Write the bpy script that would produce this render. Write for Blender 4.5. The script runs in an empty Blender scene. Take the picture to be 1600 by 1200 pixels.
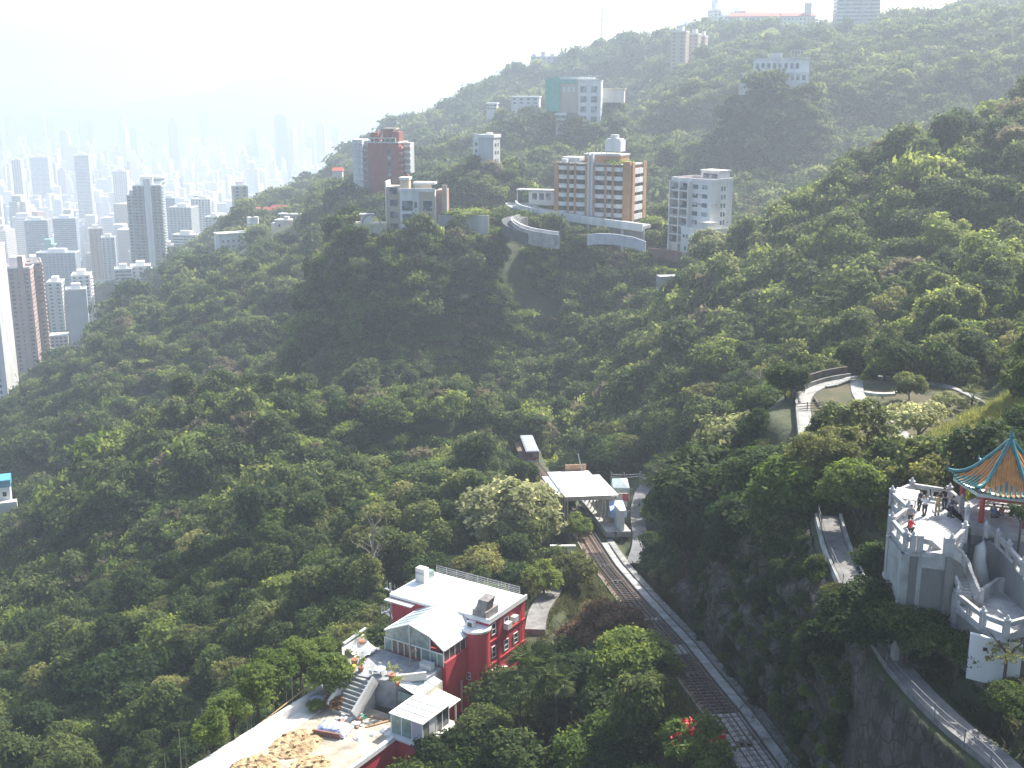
import bpy, math, random
import numpy as np
from mathutils import Vector, Matrix
rnd = random.Random(7)
nrs = np.random.RandomState(11)
SC = bpy.context.scene
COL = SC.collection
R = math.radians

# ------------------------------------------------------------------ camera, sky, sun, exposure
FPX, TH = 1850.0, R(14.3)
CT, ST = math.cos(TH), math.sin(TH)
cam_d = bpy.data.cameras.new('camera')
cam = bpy.data.objects.new('camera', cam_d)
COL.objects.link(cam)
cam.location = (0, 0, 0)
cam.rotation_euler = (math.pi / 2 - TH, 0, 0)
cam_d.sensor_width = 36.0
cam_d.lens = FPX * 36.0 / 1600.0
cam_d.clip_start = 1.0
cam_d.clip_end = 60000.0
SC.camera = cam

SUN_AZ, SUN_EL = R(45), R(46)           # azimuth clockwise from the view direction (+Y)
world = bpy.data.worlds.new('World')
SC.world = world
world.use_nodes = True
nt = world.node_tree
for n in list(nt.nodes):
    nt.nodes.remove(n)
sky = nt.nodes.new('ShaderNodeTexSky')
sky.sky_type = 'NISHITA'
sky.sun_disc = False
sky.sun_elevation = SUN_EL
sky.sun_rotation = SUN_AZ
sky.altitude = 430
sky.air_density = 1.0
sky.dust_density = 3.0
bg = nt.nodes.new('ShaderNodeBackground')
bg.inputs[1].default_value = 0.13
wo = nt.nodes.new('ShaderNodeOutputWorld')
nt.links.new(sky.outputs[0], bg.inputs[0])
nt.links.new(bg.outputs[0], wo.inputs[0])

sl = bpy.data.lights.new('sun', 'SUN')
sl.energy = 5.0
sl.angle = R(0.5)
sl.color = (1.0, 0.95, 0.86)
so = bpy.data.objects.new('sun', sl)
COL.objects.link(so)
sd = Vector((math.sin(SUN_AZ) * math.cos(SUN_EL), math.cos(SUN_AZ) * math.cos(SUN_EL), math.sin(SUN_EL)))
so.rotation_euler = sd.to_track_quat('Z', 'Y').to_euler()

SC.view_settings.view_transform = 'Standard'
SC.view_settings.look = 'None'
SC.view_settings.exposure = 1.2
SC.view_settings.gamma = 1.0
SC.view_settings.use_curve_mapping = False
SC.cycles.volume_bounces = 2
SC.cycles.max_bounces = 8
SC.cycles.transparent_max_bounces = 8
SC.cycles.use_denoising = True

# ------------------------------------------------------------------ pixel -> world (photo pixels 1600 x 1200)
def at(px, py, Y):
    u = (px - 800) / FPX
    v = (600 - py) / FPX
    k = Y / (CT + v * ST)
    return Vector((u * k, Y, (v * CT - ST) * k))

def at_z(px, py, z):
    u = (px - 800) / FPX
    v = (600 - py) / FPX
    k = z / (v * CT - ST)
    return Vector((u * k, (CT + v * ST) * k, z))

def zpy(py, Y):
    v = (600 - py) / FPX
    return Y * (v * CT - ST) / (CT + v * ST)

# ------------------------------------------------------------------ materials
MATS = {}
def _nodes(name):
    m = bpy.data.materials.new(name)
    m.use_nodes = True
    t = m.node_tree
    return m, t, t.nodes['Principled BSDF'], t.nodes['Material Output']

def mat(name, col, rough=0.7, var=0.15, scale=0.6, metal=0.0, bump=0.0, bscale=8.0, col2=None, detail=4.0, streak=False):
    """plain painted / mineral surface with mottling and optional relief, from object-space noise"""
    if name in MATS:
        return MATS[name]
    m, t, b, o = _nodes(name)
    tc = t.nodes.new('ShaderNodeTexCoord')
    nz = t.nodes.new('ShaderNodeTexNoise')
    nz.inputs['Scale'].default_value = scale
    nz.inputs['Detail'].default_value = detail
    if streak:
        mp = t.nodes.new('ShaderNodeMapping')
        mp.inputs['Scale'].default_value = (1, 1, 0.15)
        t.links.new(tc.outputs['Object'], mp.inputs[0])
        t.links.new(mp.outputs[0], nz.inputs['Vector'])
    else:
        t.links.new(tc.outputs['Object'], nz.inputs['Vector'])
    mx = t.nodes.new('ShaderNodeMix')
    mx.data_type = 'RGBA'
    c2 = col2 or tuple(c * (1 - 2 * var) for c in col)
    mx.inputs[6].default_value = (*[min(1, c * (1 + var * 0.5)) for c in col], 1)
    mx.inputs[7].default_value = (*c2, 1)
    rp = t.nodes.new('ShaderNodeMapRange')
    rp.inputs[1].default_value = 0.35
    rp.inputs[2].default_value = 0.72
    t.links.new(nz.outputs['Fac'], rp.inputs[0])
    t.links.new(rp.outputs[0], mx.inputs[0])
    t.links.new(mx.outputs[2], b.inputs['Base Color'])
    b.inputs['Roughness'].default_value = rough
    b.inputs['Metallic'].default_value = metal
    if bump > 0:
        n2 = t.nodes.new('ShaderNodeTexNoise')
        n2.inputs['Scale'].default_value = bscale
        n2.inputs['Detail'].default_value = 5
        t.links.new(tc.outputs['Object'], n2.inputs['Vector'])
        bp = t.nodes.new('ShaderNodeBump')
        bp.inputs['Strength'].default_value = bump
        bp.inputs['Distance'].default_value = 0.3
        t.links.new(n2.outputs['Fac'], bp.inputs['Height'])
        t.links.new(bp.outputs[0], b.inputs['Normal'])
    MATS[name] = m
    return m

def leaf_mat(name, a, b_, c, trans=0.47, rough=0.7, patch=0.02):
    """foliage: three tones picked by tree, by leaf and by a slow drift over the hillside; some light passes through"""
    if name in MATS:
        return MATS[name]
    m, t, b, o = _nodes(name)
    L = t.links.new
    oi = t.nodes.new('ShaderNodeObjectInfo')
    ge = t.nodes.new('ShaderNodeNewGeometry')
    nz = t.nodes.new('ShaderNodeTexNoise')
    nz.inputs['Scale'].default_value = patch
    nz.inputs['Detail'].default_value = 3
    L(oi.outputs['Location'], nz.inputs['Vector'])
    ad = t.nodes.new('ShaderNodeMath'); ad.operation = 'ADD'
    mu = t.nodes.new('ShaderNodeMath'); mu.operation = 'MULTIPLY'; mu.inputs[1].default_value = 0.55
    L(oi.outputs['Random'], mu.inputs[0])
    m3 = t.nodes.new('ShaderNodeMath'); m3.operation = 'MULTIPLY'; m3.inputs[1].default_value = 0.42
    L(ge.outputs['Random Per Island'], m3.inputs[0])
    L(mu.outputs[0], ad.inputs[0]); L(m3.outputs[0], ad.inputs[1])
    a2 = t.nodes.new('ShaderNodeMath'); a2.operation = 'ADD'
    m4 = t.nodes.new('ShaderNodeMath'); m4.operation = 'MULTIPLY_ADD'; m4.inputs[1].default_value = 0.9; m4.inputs[2].default_value = -0.38
    L(nz.outputs['Fac'], m4.inputs[0]); L(ad.outputs[0], a2.inputs[0]); L(m4.outputs[0], a2.inputs[1])
    cr = t.nodes.new('ShaderNodeValToRGB')
    e = cr.color_ramp.elements
    e[0].position = 0.08; e[0].color = (*a, 1)
    e[1].position = 0.92; e[1].color = (*c, 1)
    k = cr.color_ramp.elements.new(0.5); k.color = (*b_, 1)
    L(a2.outputs[0], cr.inputs[0])
    L(cr.outputs[0], b.inputs['Base Color'])
    b.inputs['Roughness'].default_value = rough
    b.inputs['Specular IOR Level'].default_value = 0.12
    tr = t.nodes.new('ShaderNodeBsdfTranslucent')
    hs = t.nodes.new('ShaderNodeHueSaturation')
    hs.inputs['Hue'].default_value = 0.485
    hs.inputs['Saturation'].default_value = 1.1
    hs.inputs['Value'].default_value = 1.9
    L(cr.outputs[0], hs.inputs['Color']); L(hs.outputs[0], tr.inputs[0])
    ms = t.nodes.new('ShaderNodeMixShader'); ms.inputs[0].default_value = trans
    L(b.outputs[0], ms.inputs[1]); L(tr.outputs[0], ms.inputs[2]); L(ms.outputs[0], o.inputs[0])
    MATS[name] = m
    return m

# ------------------------------------------------------------------ mesh builder
class MB:
    def __init__(s):
        s.v = []; s.f = []
    def add(s, vs, fs):
        b = len(s.v)
        s.v.extend([tuple(p) for p in vs]); s.f.extend([tuple(i + b for i in q) for q in fs])
        return s
    def box(s, x0, x1, y0, y1, z0, z1):
        vs = [(x0,y0,z0),(x1,y0,z0),(x1,y1,z0),(x0,y1,z0),(x0,y0,z1),(x1,y0,z1),(x1,y1,z1),(x0,y1,z1)]
        return s.add(vs, [(0,3,2,1),(4,5,6,7),(0,1,5,4),(1,2,6,5),(2,3,7,6),(3,0,4,7)])
    def prism(s, poly, z0, z1):
        n = len(poly)
        a = sum(poly[i][0]*poly[(i+1)%n][1]-poly[(i+1)%n][0]*poly[i][1] for i in range(n))
        if a < 0: poly = poly[::-1]
        vs = [(p[0], p[1], z0) for p in poly] + [(p[0], p[1], z1) for p in poly]
        fs = [tuple(range(n-1, -1, -1)), tuple(range(n, 2*n))]
        fs += [(i, (i+1)%n, n+(i+1)%n, n+i) for i in range(n)]
        return s.add(vs, fs)
    def beam(s, p, q, w, h=None, up=(0,0,1)):
        """square-section bar from p to q"""
        h = h or w
        p = Vector(p); q = Vector(q); d = (q-p).normalized()
        u = Vector(up)
        if abs(d.dot(u)) > 0.98: u = Vector((1,0,0))
        a = d.cross(u).normalized()*w/2; c = a.cross(d).normalized()*h/2
        vs = [p-a-c,p+a-c,p+a+c,p-a+c,q-a-c,q+a-c,q+a+c,q-a+c]
        return s.add(vs, [(0,3,2,1),(4,5,6,7),(0,1,5,4),(1,2,6,5),(2,3,7,6),(3,0,4,7)])
    def tube(s, pts, rad, n=6):
        """tapered tube along pts; rad a number or a list"""
        pts = [Vector(p) for p in pts]
        if not isinstance(rad, (list, tuple)): rad = [rad]*len(pts)
        b = len(s.v); vs = []
        for i, p in enumerate(pts):
            d = (pts[min(i+1, len(pts)-1)] - pts[max(i-1, 0)]).normalized()
            u = Vector((0,0,1)) if abs(d.z) < 0.9 else Vector((1,0,0))
            a = d.cross(u).normalized(); c = a.cross(d)
            for k in range(n):
                t = 2*math.pi*k/n
                vs.append(p + (a*math.cos(t)+c*math.sin(t))*rad[i])
        fs = []
        for i in range(len(pts)-1):
            for k in range(n):
                fs.append((i*n+k, i*n+(k+1)%n, (i+1)*n+(k+1)%n, (i+1)*n+k))
        fs.append(tuple(range(n-1,-1,-1))); fs.append(tuple((len(pts)-1)*n+k for k in range(n)))
        return s.add(vs, fs)
    def cyl(s, x, y, z0, z1, r, r1=None, n=12):
        return s.tube([(x,y,z0),(x,y,z1)], [r, r if r1 is None else r1], n)
    def build(s, name, m, parent=None, loc=None, yaw=0, smooth=False):
        me = bpy.data.meshes.new(name)
        me.from_pydata(s.v, [], s.f)
        me.validate(); me.update()
        ms = m if isinstance(m, (list, tuple)) else [m]
        for q in ms: me.materials.append(q)
        if smooth:
            me.polygons.foreach_set('use_smooth', [True]*len(me.polygons))
        return link(name, me, parent, loc, yaw)

def link(name, me, parent=None, loc=None, yaw=0):
    o = bpy.data.objects.new(name, me)
    COL.objects.link(o)
    if parent is not None: o.parent = parent
    if loc is not None: o.location = loc
    if yaw: o.rotation_euler = (0, 0, yaw)
    return o

def tag(o, label=None, cat=None, group=None, kind=None):
    if label: o['label'] = label
    if cat: o['category'] = cat
    if group: o['group'] = group
    if kind: o['kind'] = kind
    return o

def thing(name, label, cat, loc=(0,0,0), yaw=0, group=None):
    o = bpy.data.objects.new(name, None)
    COL.objects.link(o)
    o.empty_display_size = 0.5
    o.location = loc
    o.rotation_euler = (0, 0, yaw)
    return tag(o, label, cat, group)

KIDS = {}
def copy_tree(o, parent=None, loc=None, yaw=None, label=None):
    c = o.copy()
    COL.objects.link(c)
    if parent is not None: c.parent = parent
    if loc is not None: c.location = loc
    if yaw is not None: c.rotation_euler = (0, 0, yaw)
    if label: c['label'] = label
    if o.name not in KIDS: KIDS[o.name] = list(o.children)
    for ch in KIDS[o.name]: copy_tree(ch, c)
    return c
# ------------------------------------------------------------------ the lie of the land: height(x, y)
HC = 6.0                                   # canopy height taken off where a number below is read at the tree tops
def track_pts():
    L = [(1194,1184,97),(1144,1114,106),(1106,1067,115),(1060,1007,130),(1000,940,149),(953,883,171),(927,842,190),
         (893,790,214),(838,726,250),(815,665,285),(800,630,310),(795,600,335)]
    return [at(*p) for p in L]
TRK = track_pts()
d0 = (TRK[0] - TRK[1]); TRK.insert(0, TRK[0] + d0 * 1.6)
TX = np.array([p.x for p in TRK]); TY = np.array([p.y for p in TRK]); TZ = np.array([p.z for p in TRK])

NEAR = {                                    # Y: [(X, z ground)]
 40: [(-60,-98),(-30,-88),(-8,-78),(8,-70),(18,-63),(24,-60),(28,-56),(31,-43),(36,-40),(50,-30),(90,-5)],
 60: [(-60,-100),(-30,-88),(-8,-79),(8,-71),(18,-63),(23,-60),(27,-57),(28.6,-43),(33,-41.6),(38,-40),(50,-33),(90,-8)],
 80: [(-70,-104),(-35,-93),(-12,-84),(4,-76),(14,-69),(20.5,-61),(26,-58.5),(27.2,-50),(28.2,-42.4),(32,-41.7),(38,-40),(44,-37),(60,-26),(100,-2)],
 100:[(-80,-106),(-40,-94),(-24,-86),(-10,-77),(0,-72),(8,-68),(15,-63.5),(19,-60.6),(25.6,-60.4),(26.5,-54),(27.6,-43),(31,-42),(36,-38),(44,-33),(60,-26),(100,0)],
 125:[(-90,-110),(-45,-99),(-30,-90),(-24,-80),(-18,-73),(0,-72.6),(6,-71),(13,-68),(16.5,-64.6),(23,-64.4),(25,-58),(29,-46),(33,-42.2),(38,-41),(44,-40.5),(50,-36),(60,-31),(80,-24),(110,-4)],
 150:[(-100,-114),(-50,-102),(-30,-92),(-15,-81),(-5,-75),(3,-74),(8,-72.5),(13.5,-69),(21,-68.6),(24,-62),(30,-50),(36,-43),(42,-42),(62,-42),(75,-30),(120,-2)],
}
COLS = {                                    # photo column: [(Y, row of the tree tops in the photo)]
 -600:[(190,1250),(250,1160),(330,1040),(430,900),(520,850),(700,760),(1100,650),(1700,530)],
 0:   [(190,1085),(250,950),(330,830),(430,715),(520,634),(650,655),(830,578),(1100,522),(1500,492)],
 100: [(190,1045),(250,900),(330,740),(380,735),(430,670),(520,585),(600,560),(700,600),(830,562),(1100,505),(1500,478)],
 200: [(190,1005),(250,840),(330,655),(380,680),(430,610),(520,528),(600,490),(700,505),(900,500),(1100,450),(1500,460)],
 270: [(190,980),(250,810),(330,612),(380,645),(430,575),(520,490),(600,445),(700,412),(820,430),(1100,425),(1500,440)],
 340: [(190,955),(250,785),(330,584),(380,615),(430,555),(520,462),(620,412),(700,400),(770,356),(900,372),(1100,385),(1500,420)],
 410: [(190,925),(250,758),(320,583),(380,610),(430,540),(510,450),(620,385),(720,345),(820,326),(1000,322),(1200,340),(1500,400)],
 500: [(190,880),(250,740),(310,590),(360,615),(395,545),(430,500),(500,425),(600,335),(700,305),(850,285),(1000,273),(1200,280),(1500,330)],
 580: [(190,845),(250,728),(300,602),(330,612),(360,545),(385,450),(402,372),(440,366),(500,368),(570,338),(650,302),(800,255),(1000,235),(1300,222),(1500,270)],
 640: [(190,840),(250,722),(300,600),(330,592),(360,520),(385,430),(402,362),(430,356),(500,348),(580,318),(680,262),(850,220),(1000,205),(1300,192),(1500,240)],
 740: [(190,815),(250,705),(295,592),(340,610),(370,540),(395,455),(415,385),(450,365),(500,338),(600,270),(700,228),(850,195),(1000,175),(1300,148),(1500,200)],
 800: [(190,820),(250,722),(290,640),(340,590),(375,510),(400,440),(430,375),(480,345),(600,262),(700,215),(850,182),(1000,158),(1300,119),(1500,170)],
 870: [(190,848),(214,800),(250,735),(290,655),(335,578),(370,500),(392,430),(418,378),(430,358),(470,348),(540,285),(650,225),(750,190),(900,160),(1050,132),(1300,93),(1500,140)],
 950: [(190,848),(215,770),(260,665),(320,560),(360,490),(382,425),(395,398),(425,364),(470,330),(550,262),(650,218),(750,178),(900,142),(1050,115),(1300,62),(1500,110)],
 1050:[(190,790),(240,640),(290,540),(335,452),(365,452),(388,412),(405,390),(430,382),(480,325),(600,238),(700,190),(850,120),(1000,95),(1150,62),(1300,52),(1500,90)],
 1150:[(190,665),(240,560),(290,458),(335,372),(365,398),(395,392),(430,380),(480,320),(600,225),(700,150),(850,95),(1000,62),(1150,47),(1300,60),(1500,90)],
 1250:[(190,585),(240,500),(290,402),(340,292),(380,380),(430,392),(500,310),(600,200),(680,138),(800,90),(1000,52),(1150,47),(1500,80)],
 1400:[(190,540),(250,400),(300,295),(350,196),(395,310),(450,330),(550,225),(700,100),(900,32),(1000,12),(1500,60)],
 1600:[(190,480),(250,335),(300,210),(370,62),(410,190),(450,260),(600,130),(800,12),(1000,-18),(1500,40)],
 2100:[(190,330),(250,180),(300,80),(370,-40),(600,-80),(1000,-120),(1500,-60)],
}
CY = 1.05
def _build_table():
    ys = np.exp(np.linspace(math.log(40), math.log(16000), 420))
    us = np.linspace(-0.72, 0.72, 321)
    NY, NU = len(ys), len(us)
    cpx = sorted(COLS)
    cu = np.array([(p - 800) / FPX / 0.955 for p in cpx])
    Z = np.zeros((NY, NU))
    colz = []
    for p in cpx:
        L = COLS[p]
        yy = [a for a, _ in L]; zz = [zpy(b, a) - (HC if a < 700 else 7.5) for a, b in L]
        yy += [2400, 5200, 16000]; zz += [-418, -418, -418]
        colz.append(np.interp(ys, yy, zz))
    colz = np.array(colz)                  # columns x NY
    # smooth column interpolation (catmull-like through linear + blur)
    ny = sorted(NEAR)
    rows = []
    for Y in ny:
        xs, zs = zip(*NEAR[Y])
        rows.append(np.interp(us * Y, xs, zs))
    rows = np.array(rows)
    for i, y in enumerate(ys):
        far = np.interp(us, cu, colz[:, i])
        if y <= 150:
            k = max(0, min(len(ny) - 2, int(np.searchsorted(ny, y)) - 1))
            t = min(1, max(0, (y - ny[k]) / (ny[k+1] - ny[k])))
            Z[i] = rows[k] * (1 - t) + rows[k+1] * t
        elif y < 190:
            t = (y - 150) / 40.0
            z190 = np.interp(us, cu, np.array([np.interp(190, ys, c) for c in colz]))
            Z[i] = rows[-1] * (1 - t) + z190 * t
        else:
            Z[i] = far
    # blur a little beyond the built-up foreground
    Zb = Z.copy()
    for _ in range(3):
        P = np.pad(Zb, 1, mode='edge')
        Zb = (P[:-2,1:-1] + P[2:,1:-1] + P[1:-1,:-2] + P[1:-1,2:] + 4 * P[1:-1,1:-1]) / 8
    w = np.clip((ys - 150) / 60, 0.15, 1)[:, None]
    return ys, us, Z * (1 - w) + Zb * w
YS, US, ZT = _build_table()
LY = np.log(YS)

def _hash(ix, iy):
    n = np.sin(ix * 127.1 + iy * 311.7) * 43758.5453
    return n - np.floor(n)
def vnoise(x, y):
    ix = np.floor(x); iy = np.floor(y); fx = x - ix; fy = y - iy
    fx = fx*fx*(3-2*fx); fy = fy*fy*(3-2*fy)
    a = _hash(ix,iy); b = _hash(ix+1,iy); c = _hash(ix,iy+1); d = _hash(ix+1,iy+1)
    return (a*(1-fx)+b*fx)*(1-fy) + (c*(1-fx)+d*fx)*fy - 0.5

RIDGE = [(-400,225),(-100,205),(0,190),(50,178),(110,168),(150,164),(190,166),(240,158),(300,149),(345,147),(390,128),(440,119),(480,118),(560,124),(610,135),(700,150),(900,160),(1300,170),(2200,170)]
RIDGE2 = [(-400,140),(0,146),(60,135),(110,142),(200,160),(420,175),(520,150),(590,128),(680,118),(800,110),(1200,110),(2200,110)]
FLATS = []           # (x, y, z, radius, blend)
def height(x, y):
    x = np.asarray(x, float); y = np.asarray(y, float)
    yy = np.clip(y, 40.5, 15900)
    u = np.clip(x / yy, -0.719, 0.719)
    fi = (np.log(yy) - LY[0]) / (LY[1] - LY[0]); i = np.clip(fi.astype(int), 0, len(LY) - 2); t = fi - i
    fj = (u - US[0]) / (US[1] - US[0]); j = np.clip(fj.astype(int), 0, len(US) - 2); s = fj - j
    z = (ZT[i,j]*(1-s)+ZT[i,j+1]*s)*(1-t) + (ZT[i+1,j]*(1-s)+ZT[i+1,j+1]*s)*t
    # gullies and spurs on the wooded slopes
    amp = np.clip((yy - 200) / 300, 0, 1) * np.clip((2300 - yy) / 700, 0, 1)
    z = z + amp * (vnoise(x/31+9, y/43) * 4 + vnoise(x/13, y/17+5) * 2.0)
    # gullies running down the slope, only ever cut below the spurs
    wx = x + vnoise(x/60+4, y/60) * 40; wy = y + vnoise(x/70, y/70+8) * 50
    g1 = np.abs(vnoise(wx/230+1, wy/74+2)) * 2; g2 = np.abs(vnoise(wx/95+5, wy/33)) * 2
    a2 = np.clip((yy - 175) / 120, 0, 1) * np.clip((2300 - yy) / 700, 0, 1)
    a2 = np.maximum(a2, np.clip((-x - 38) / 40, 0, .6) * (yy < 300))
    sc_ = np.clip(yy / 420, .55, 1.8)
    z = z - a2 * (np.clip(1 - g1 * 2.3, 0, 1) ** 1.2 * 15 * sc_ + np.clip(1 - g2 * 2.2, 0, 1) * 6 * sc_)
    # far range beyond the city
    for prof, yc, wd in ((RIDGE, 7200.0, 1900.0), (RIDGE2, 11500.0, 2600.0)):
        ru = np.array([(p-800)/FPX/0.99 for p, _ in prof]); rz = np.array([zpy(q, yc) for _, q in prof])
        top = np.interp(u, ru, rz) + vnoise(u*60, u*0+2)*26 + vnoise(u*150, u*0+7)*10
        k = np.clip(1 - np.abs(y - yc) / wd, 0, 1)
        k = k * k * (3 - 2 * k)
        rough = vnoise(x/420, y/500) * 150 * k * (1 - k) * 2
        z = np.maximum(z, -418 + (top + 418) * k + rough * (k > 0))
    # the funicular cutting
    m = (y > 60) & (y < 292)
    if np.any(m):
        tx = np.interp(y, TY, TX); tz = np.interp(y, TY, TZ)
        d = np.abs(x - tx)
        half = np.where(y < 205, 3.6, 2.4)
        w = np.clip(1 - (d - half) / 1.6, 0, 1); w = w*w*(3-2*w)
        z = np.where(m, z * (1 - w) + (tz - 0.35) * w, z)
    for (fx, fy, fz, r, bl) in FLATS:
        d = np.hypot(x - fx, y - fy)
        w = np.clip(1 - (d - r) / bl, 0, 1); w = w*w*(3-2*w)
        z = z * (1 - w) + fz * w
    return z
def H(x, y):
    return float(height(np.array([x]), np.array([y]))[0])
# ------------------------------------------------------------------ exclusions for trees (x, y, radius)
CLEAR = []
def clear_line(pts, r):
    for a, b in zip(pts[:-1], pts[1:]):
        a = Vector(a[:2]); b = Vector(b[:2]); n = max(1, int((b - a).length / (r * 0.7)))
        for k in range(n + 1):
            p = a.lerp(b, k / n); CLEAR.append((p.x, p.y, r))
def clear_at(px, py, Y, r):
    p = at(px, py, Y); CLEAR.append((p.x, p.y, r))

PATH_PX = [(1620,1262),(1570,1200),(1480,1125),(1405,1045),(1362,975),(1335,920),(1308,860),(1294,810)]
PATH = [at_z(a, b, -42.0) for a, b in PATH_PX]

# level ground cut for the house, the yard and the oval garden (added before the ground is built)
def _hw(x, y):
    c, s = math.cos(math.atan2(-.534,.845)), math.sin(math.atan2(-.534,.845)); return (1.6 + x*c - y*s, 136.9 + x*s + y*c)
for x, y, r in ((-7,-4,7.5),(-12,-4,4),(-4,-12,7),(-9,-19,6)): a, b = _hw(x, y); FLATS.append((a, b, -73.2, r, 4))
for x, y in ((-7,-25),(-7,-31),(-7,-37)): a, b = _hw(x, y); FLATS.append((a, b, -75.6, 7.5, 6))
g_ = at_z(1410, 640, -41.8); FLATS.append((g_.x, g_.y, -42.1, 15.5, 5)); 
g_ = at_z(1275, 650, -41.8); FLATS.append((g_.x, g_.y, -42.1, 5, 5))
for p_ in PATH: FLATS.append((p_.x, p_.y, -42.25, 1.6, 1.5))
for a_, b_ in zip(PATH[:-1], PATH[1:]):
    for q_ in (.25,.5,.75): p_ = a_.lerp(b_, q_); FLATS.append((p_.x, p_.y, -42.25, 1.6, 1.5))
FLATS.append((38.5, 87.4, -37.5, 5.5, 5)); FLATS.append((32.5, 87.5, -41.6, 3.5, 3))
FLATS.append((36.0, 78.0, -41.0, 3.0, 3))

for px_, py_, Y_, r_ in ((962,345,428,13),(925,336,436,13),(885,326,446,13),(842,322,430,9),(812,330,425,8),(1095,384,404,12),(640,354,406,11),(712,347,406,8),(588,352,401,8),(612,303,606,15),(590,306,604,10),(758,256,559,8),(893,188,756,14),(915,190,750,12),
    (1200,126,656,14),(1225,126,656,14),(346,402,694,10),(362,398,706,10),(445,377,724,9),(466,344,749,10),(433,339,794,10),(5,778,376,8),(820,170,905,14),(945,152,765,8)):
    q_ = at(px_, py_, Y_); FLATS.append((q_.x, q_.y, q_.z - 5.5, r_*.8, 34 if Y_ < 620 and px_ > 520 else 20))
for a_, b_, Y_ in ((1012,868,181),(1000,840,190),(996,800,205),(1005,765,219),(1030,742,228)): q_ = at(a_, b_, Y_); FLATS.append((q_.x, q_.y, q_.z - .5, 2.6, 4))
for a_, b_, Y_ in ((880,905,163),(871,917,158),(862,930,154),(852,945,150),(842,960,146),(836,990,139)): q_ = at(a_, b_, Y_); FLATS.append((q_.x, q_.y, q_.z - .2, 2.3, 3))

GARD = at_z(1400, 640, -42.0)
clear_line([(x, y) for x, y in zip(TX, TY)][:7], 5.2)
clear_line([(x, y) for x, y in zip(TX, TY)][6:10], 4.6)
clear_line(PATH, 3.0)

def soil_mat():
    m, t, b, o = _nodes('hillside_soil')
    L = t.links.new
    tc = t.nodes.new('ShaderNodeTexCoord')
    n1 = t.nodes.new('ShaderNodeTexNoise'); n1.inputs['Scale'].default_value = 0.05; n1.inputs['Detail'].default_value = 8
    n2 = t.nodes.new('ShaderNodeTexNoise'); n2.inputs['Scale'].default_value = 0.7; n2.inputs['Detail'].default_value = 8
    L(tc.outputs['Object'], n1.inputs[0]); L(tc.outputs['Object'], n2.inputs[0])
    cr = t.nodes.new('ShaderNodeValToRGB'); e = cr.color_ramp.elements
    e[0].position = 0.3; e[0].color = (0.030, 0.040, 0.016, 1)
    e[1].position = 0.75; e[1].color = (0.10, 0.085, 0.042, 1)
    k = cr.color_ramp.elements.new(0.55); k.color = (0.055, 0.065, 0.024, 1)
    ad = t.nodes.new('ShaderNodeMath'); ad.operation = 'MULTIPLY_ADD'; ad.inputs[1].default_value = 0.5
    L(n1.outputs['Fac'], ad.inputs[0])
    hm = t.nodes.new('ShaderNodeMath'); hm.operation = 'MULTIPLY'; hm.inputs[1].default_value = 0.5
    L(n2.outputs['Fac'], hm.inputs[0]); L(hm.outputs[0], ad.inputs[2]); L(ad.outputs[0], cr.inputs[0])
    # rock where the ground is steep
    ge = t.nodes.new('ShaderNodeNewGeometry'); sx = t.nodes.new('ShaderNodeSeparateXYZ'); L(ge.outputs['True Normal'], sx.inputs[0])
    mr = t.nodes.new('ShaderNodeMapRange'); mr.inputs[1].default_value = 0.42; mr.inputs[2].default_value = 0.28
    L(sx.outputs['Z'], mr.inputs[0])
    mp = t.nodes.new('ShaderNodeMapping'); mp.inputs['Scale'].default_value = (0.7, 0.7, 0.55); L(tc.outputs['Object'], mp.inputs[0])
    n3 = t.nodes.new('ShaderNodeTexNoise'); n3.inputs['Scale'].default_value = 0.8; n3.inputs['Detail'].default_value = 9; n3.inputs['Roughness'].default_value = 0.65
    L(mp.outputs[0], n3.inputs[0])
    c2 = t.nodes.new('ShaderNodeValToRGB'); e = c2.color_ramp.elements
    e[0].position = 0.40; e[0].color = (0.022, 0.019, 0.015, 1); e[1].position = 0.74; e[1].color = (0.13, 0.115, 0.10, 1)
    v3 = t.nodes.new('ShaderNodeTexVoronoi'); v3.feature = 'DISTANCE_TO_EDGE'; v3.inputs['Scale'].default_value = .7; L(tc.outputs['Object'], v3.inputs['Vector'])
    r3 = t.nodes.new('ShaderNodeMapRange'); r3.inputs[2].default_value = .07; r3.inputs[3].default_value = .45; L(v3.outputs['Distance'], r3.inputs[0])
    m3_ = t.nodes.new('ShaderNodeMath'); m3_.operation = 'MULTIPLY'; L(n3.outputs['Fac'], m3_.inputs[0]); L(r3.outputs[0], m3_.inputs[1]); L(m3_.outputs[0], c2.inputs[0])
    sp = t.nodes.new('ShaderNodeSeparateXYZ'); L(ge.outputs['Position'], sp.inputs[0])
    yl = t.nodes.new('ShaderNodeMapRange'); yl.inputs[1].default_value = 165; yl.inputs[2].default_value = 185; yl.inputs[3].default_value = 1; yl.inputs[4].default_value = 0; L(sp.outputs['Y'], yl.inputs[0])
    ml = t.nodes.new('ShaderNodeMath'); ml.operation = 'MULTIPLY'; L(mr.outputs[0], ml.inputs[0]); L(yl.outputs[0], ml.inputs[1])
    mx = t.nodes.new('ShaderNodeMix'); mx.data_type = 'RGBA'; L(ml.outputs[0], mx.inputs[0]); L(cr.outputs[0], mx.inputs[6]); L(c2.outputs[0], mx.inputs[7])
    L(mx.outputs[2], b.inputs['Base Color']); b.inputs['Roughness'].default_value = 0.95
    bp = t.nodes.new('ShaderNodeBump'); bp.inputs['Distance'].default_value = 0.6; bp.inputs['Strength'].default_value = 0.6
    L(n3.outputs['Fac'], bp.inputs['Height']); L(bp.outputs[0], b.inputs['Normal'])
    return m

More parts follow.
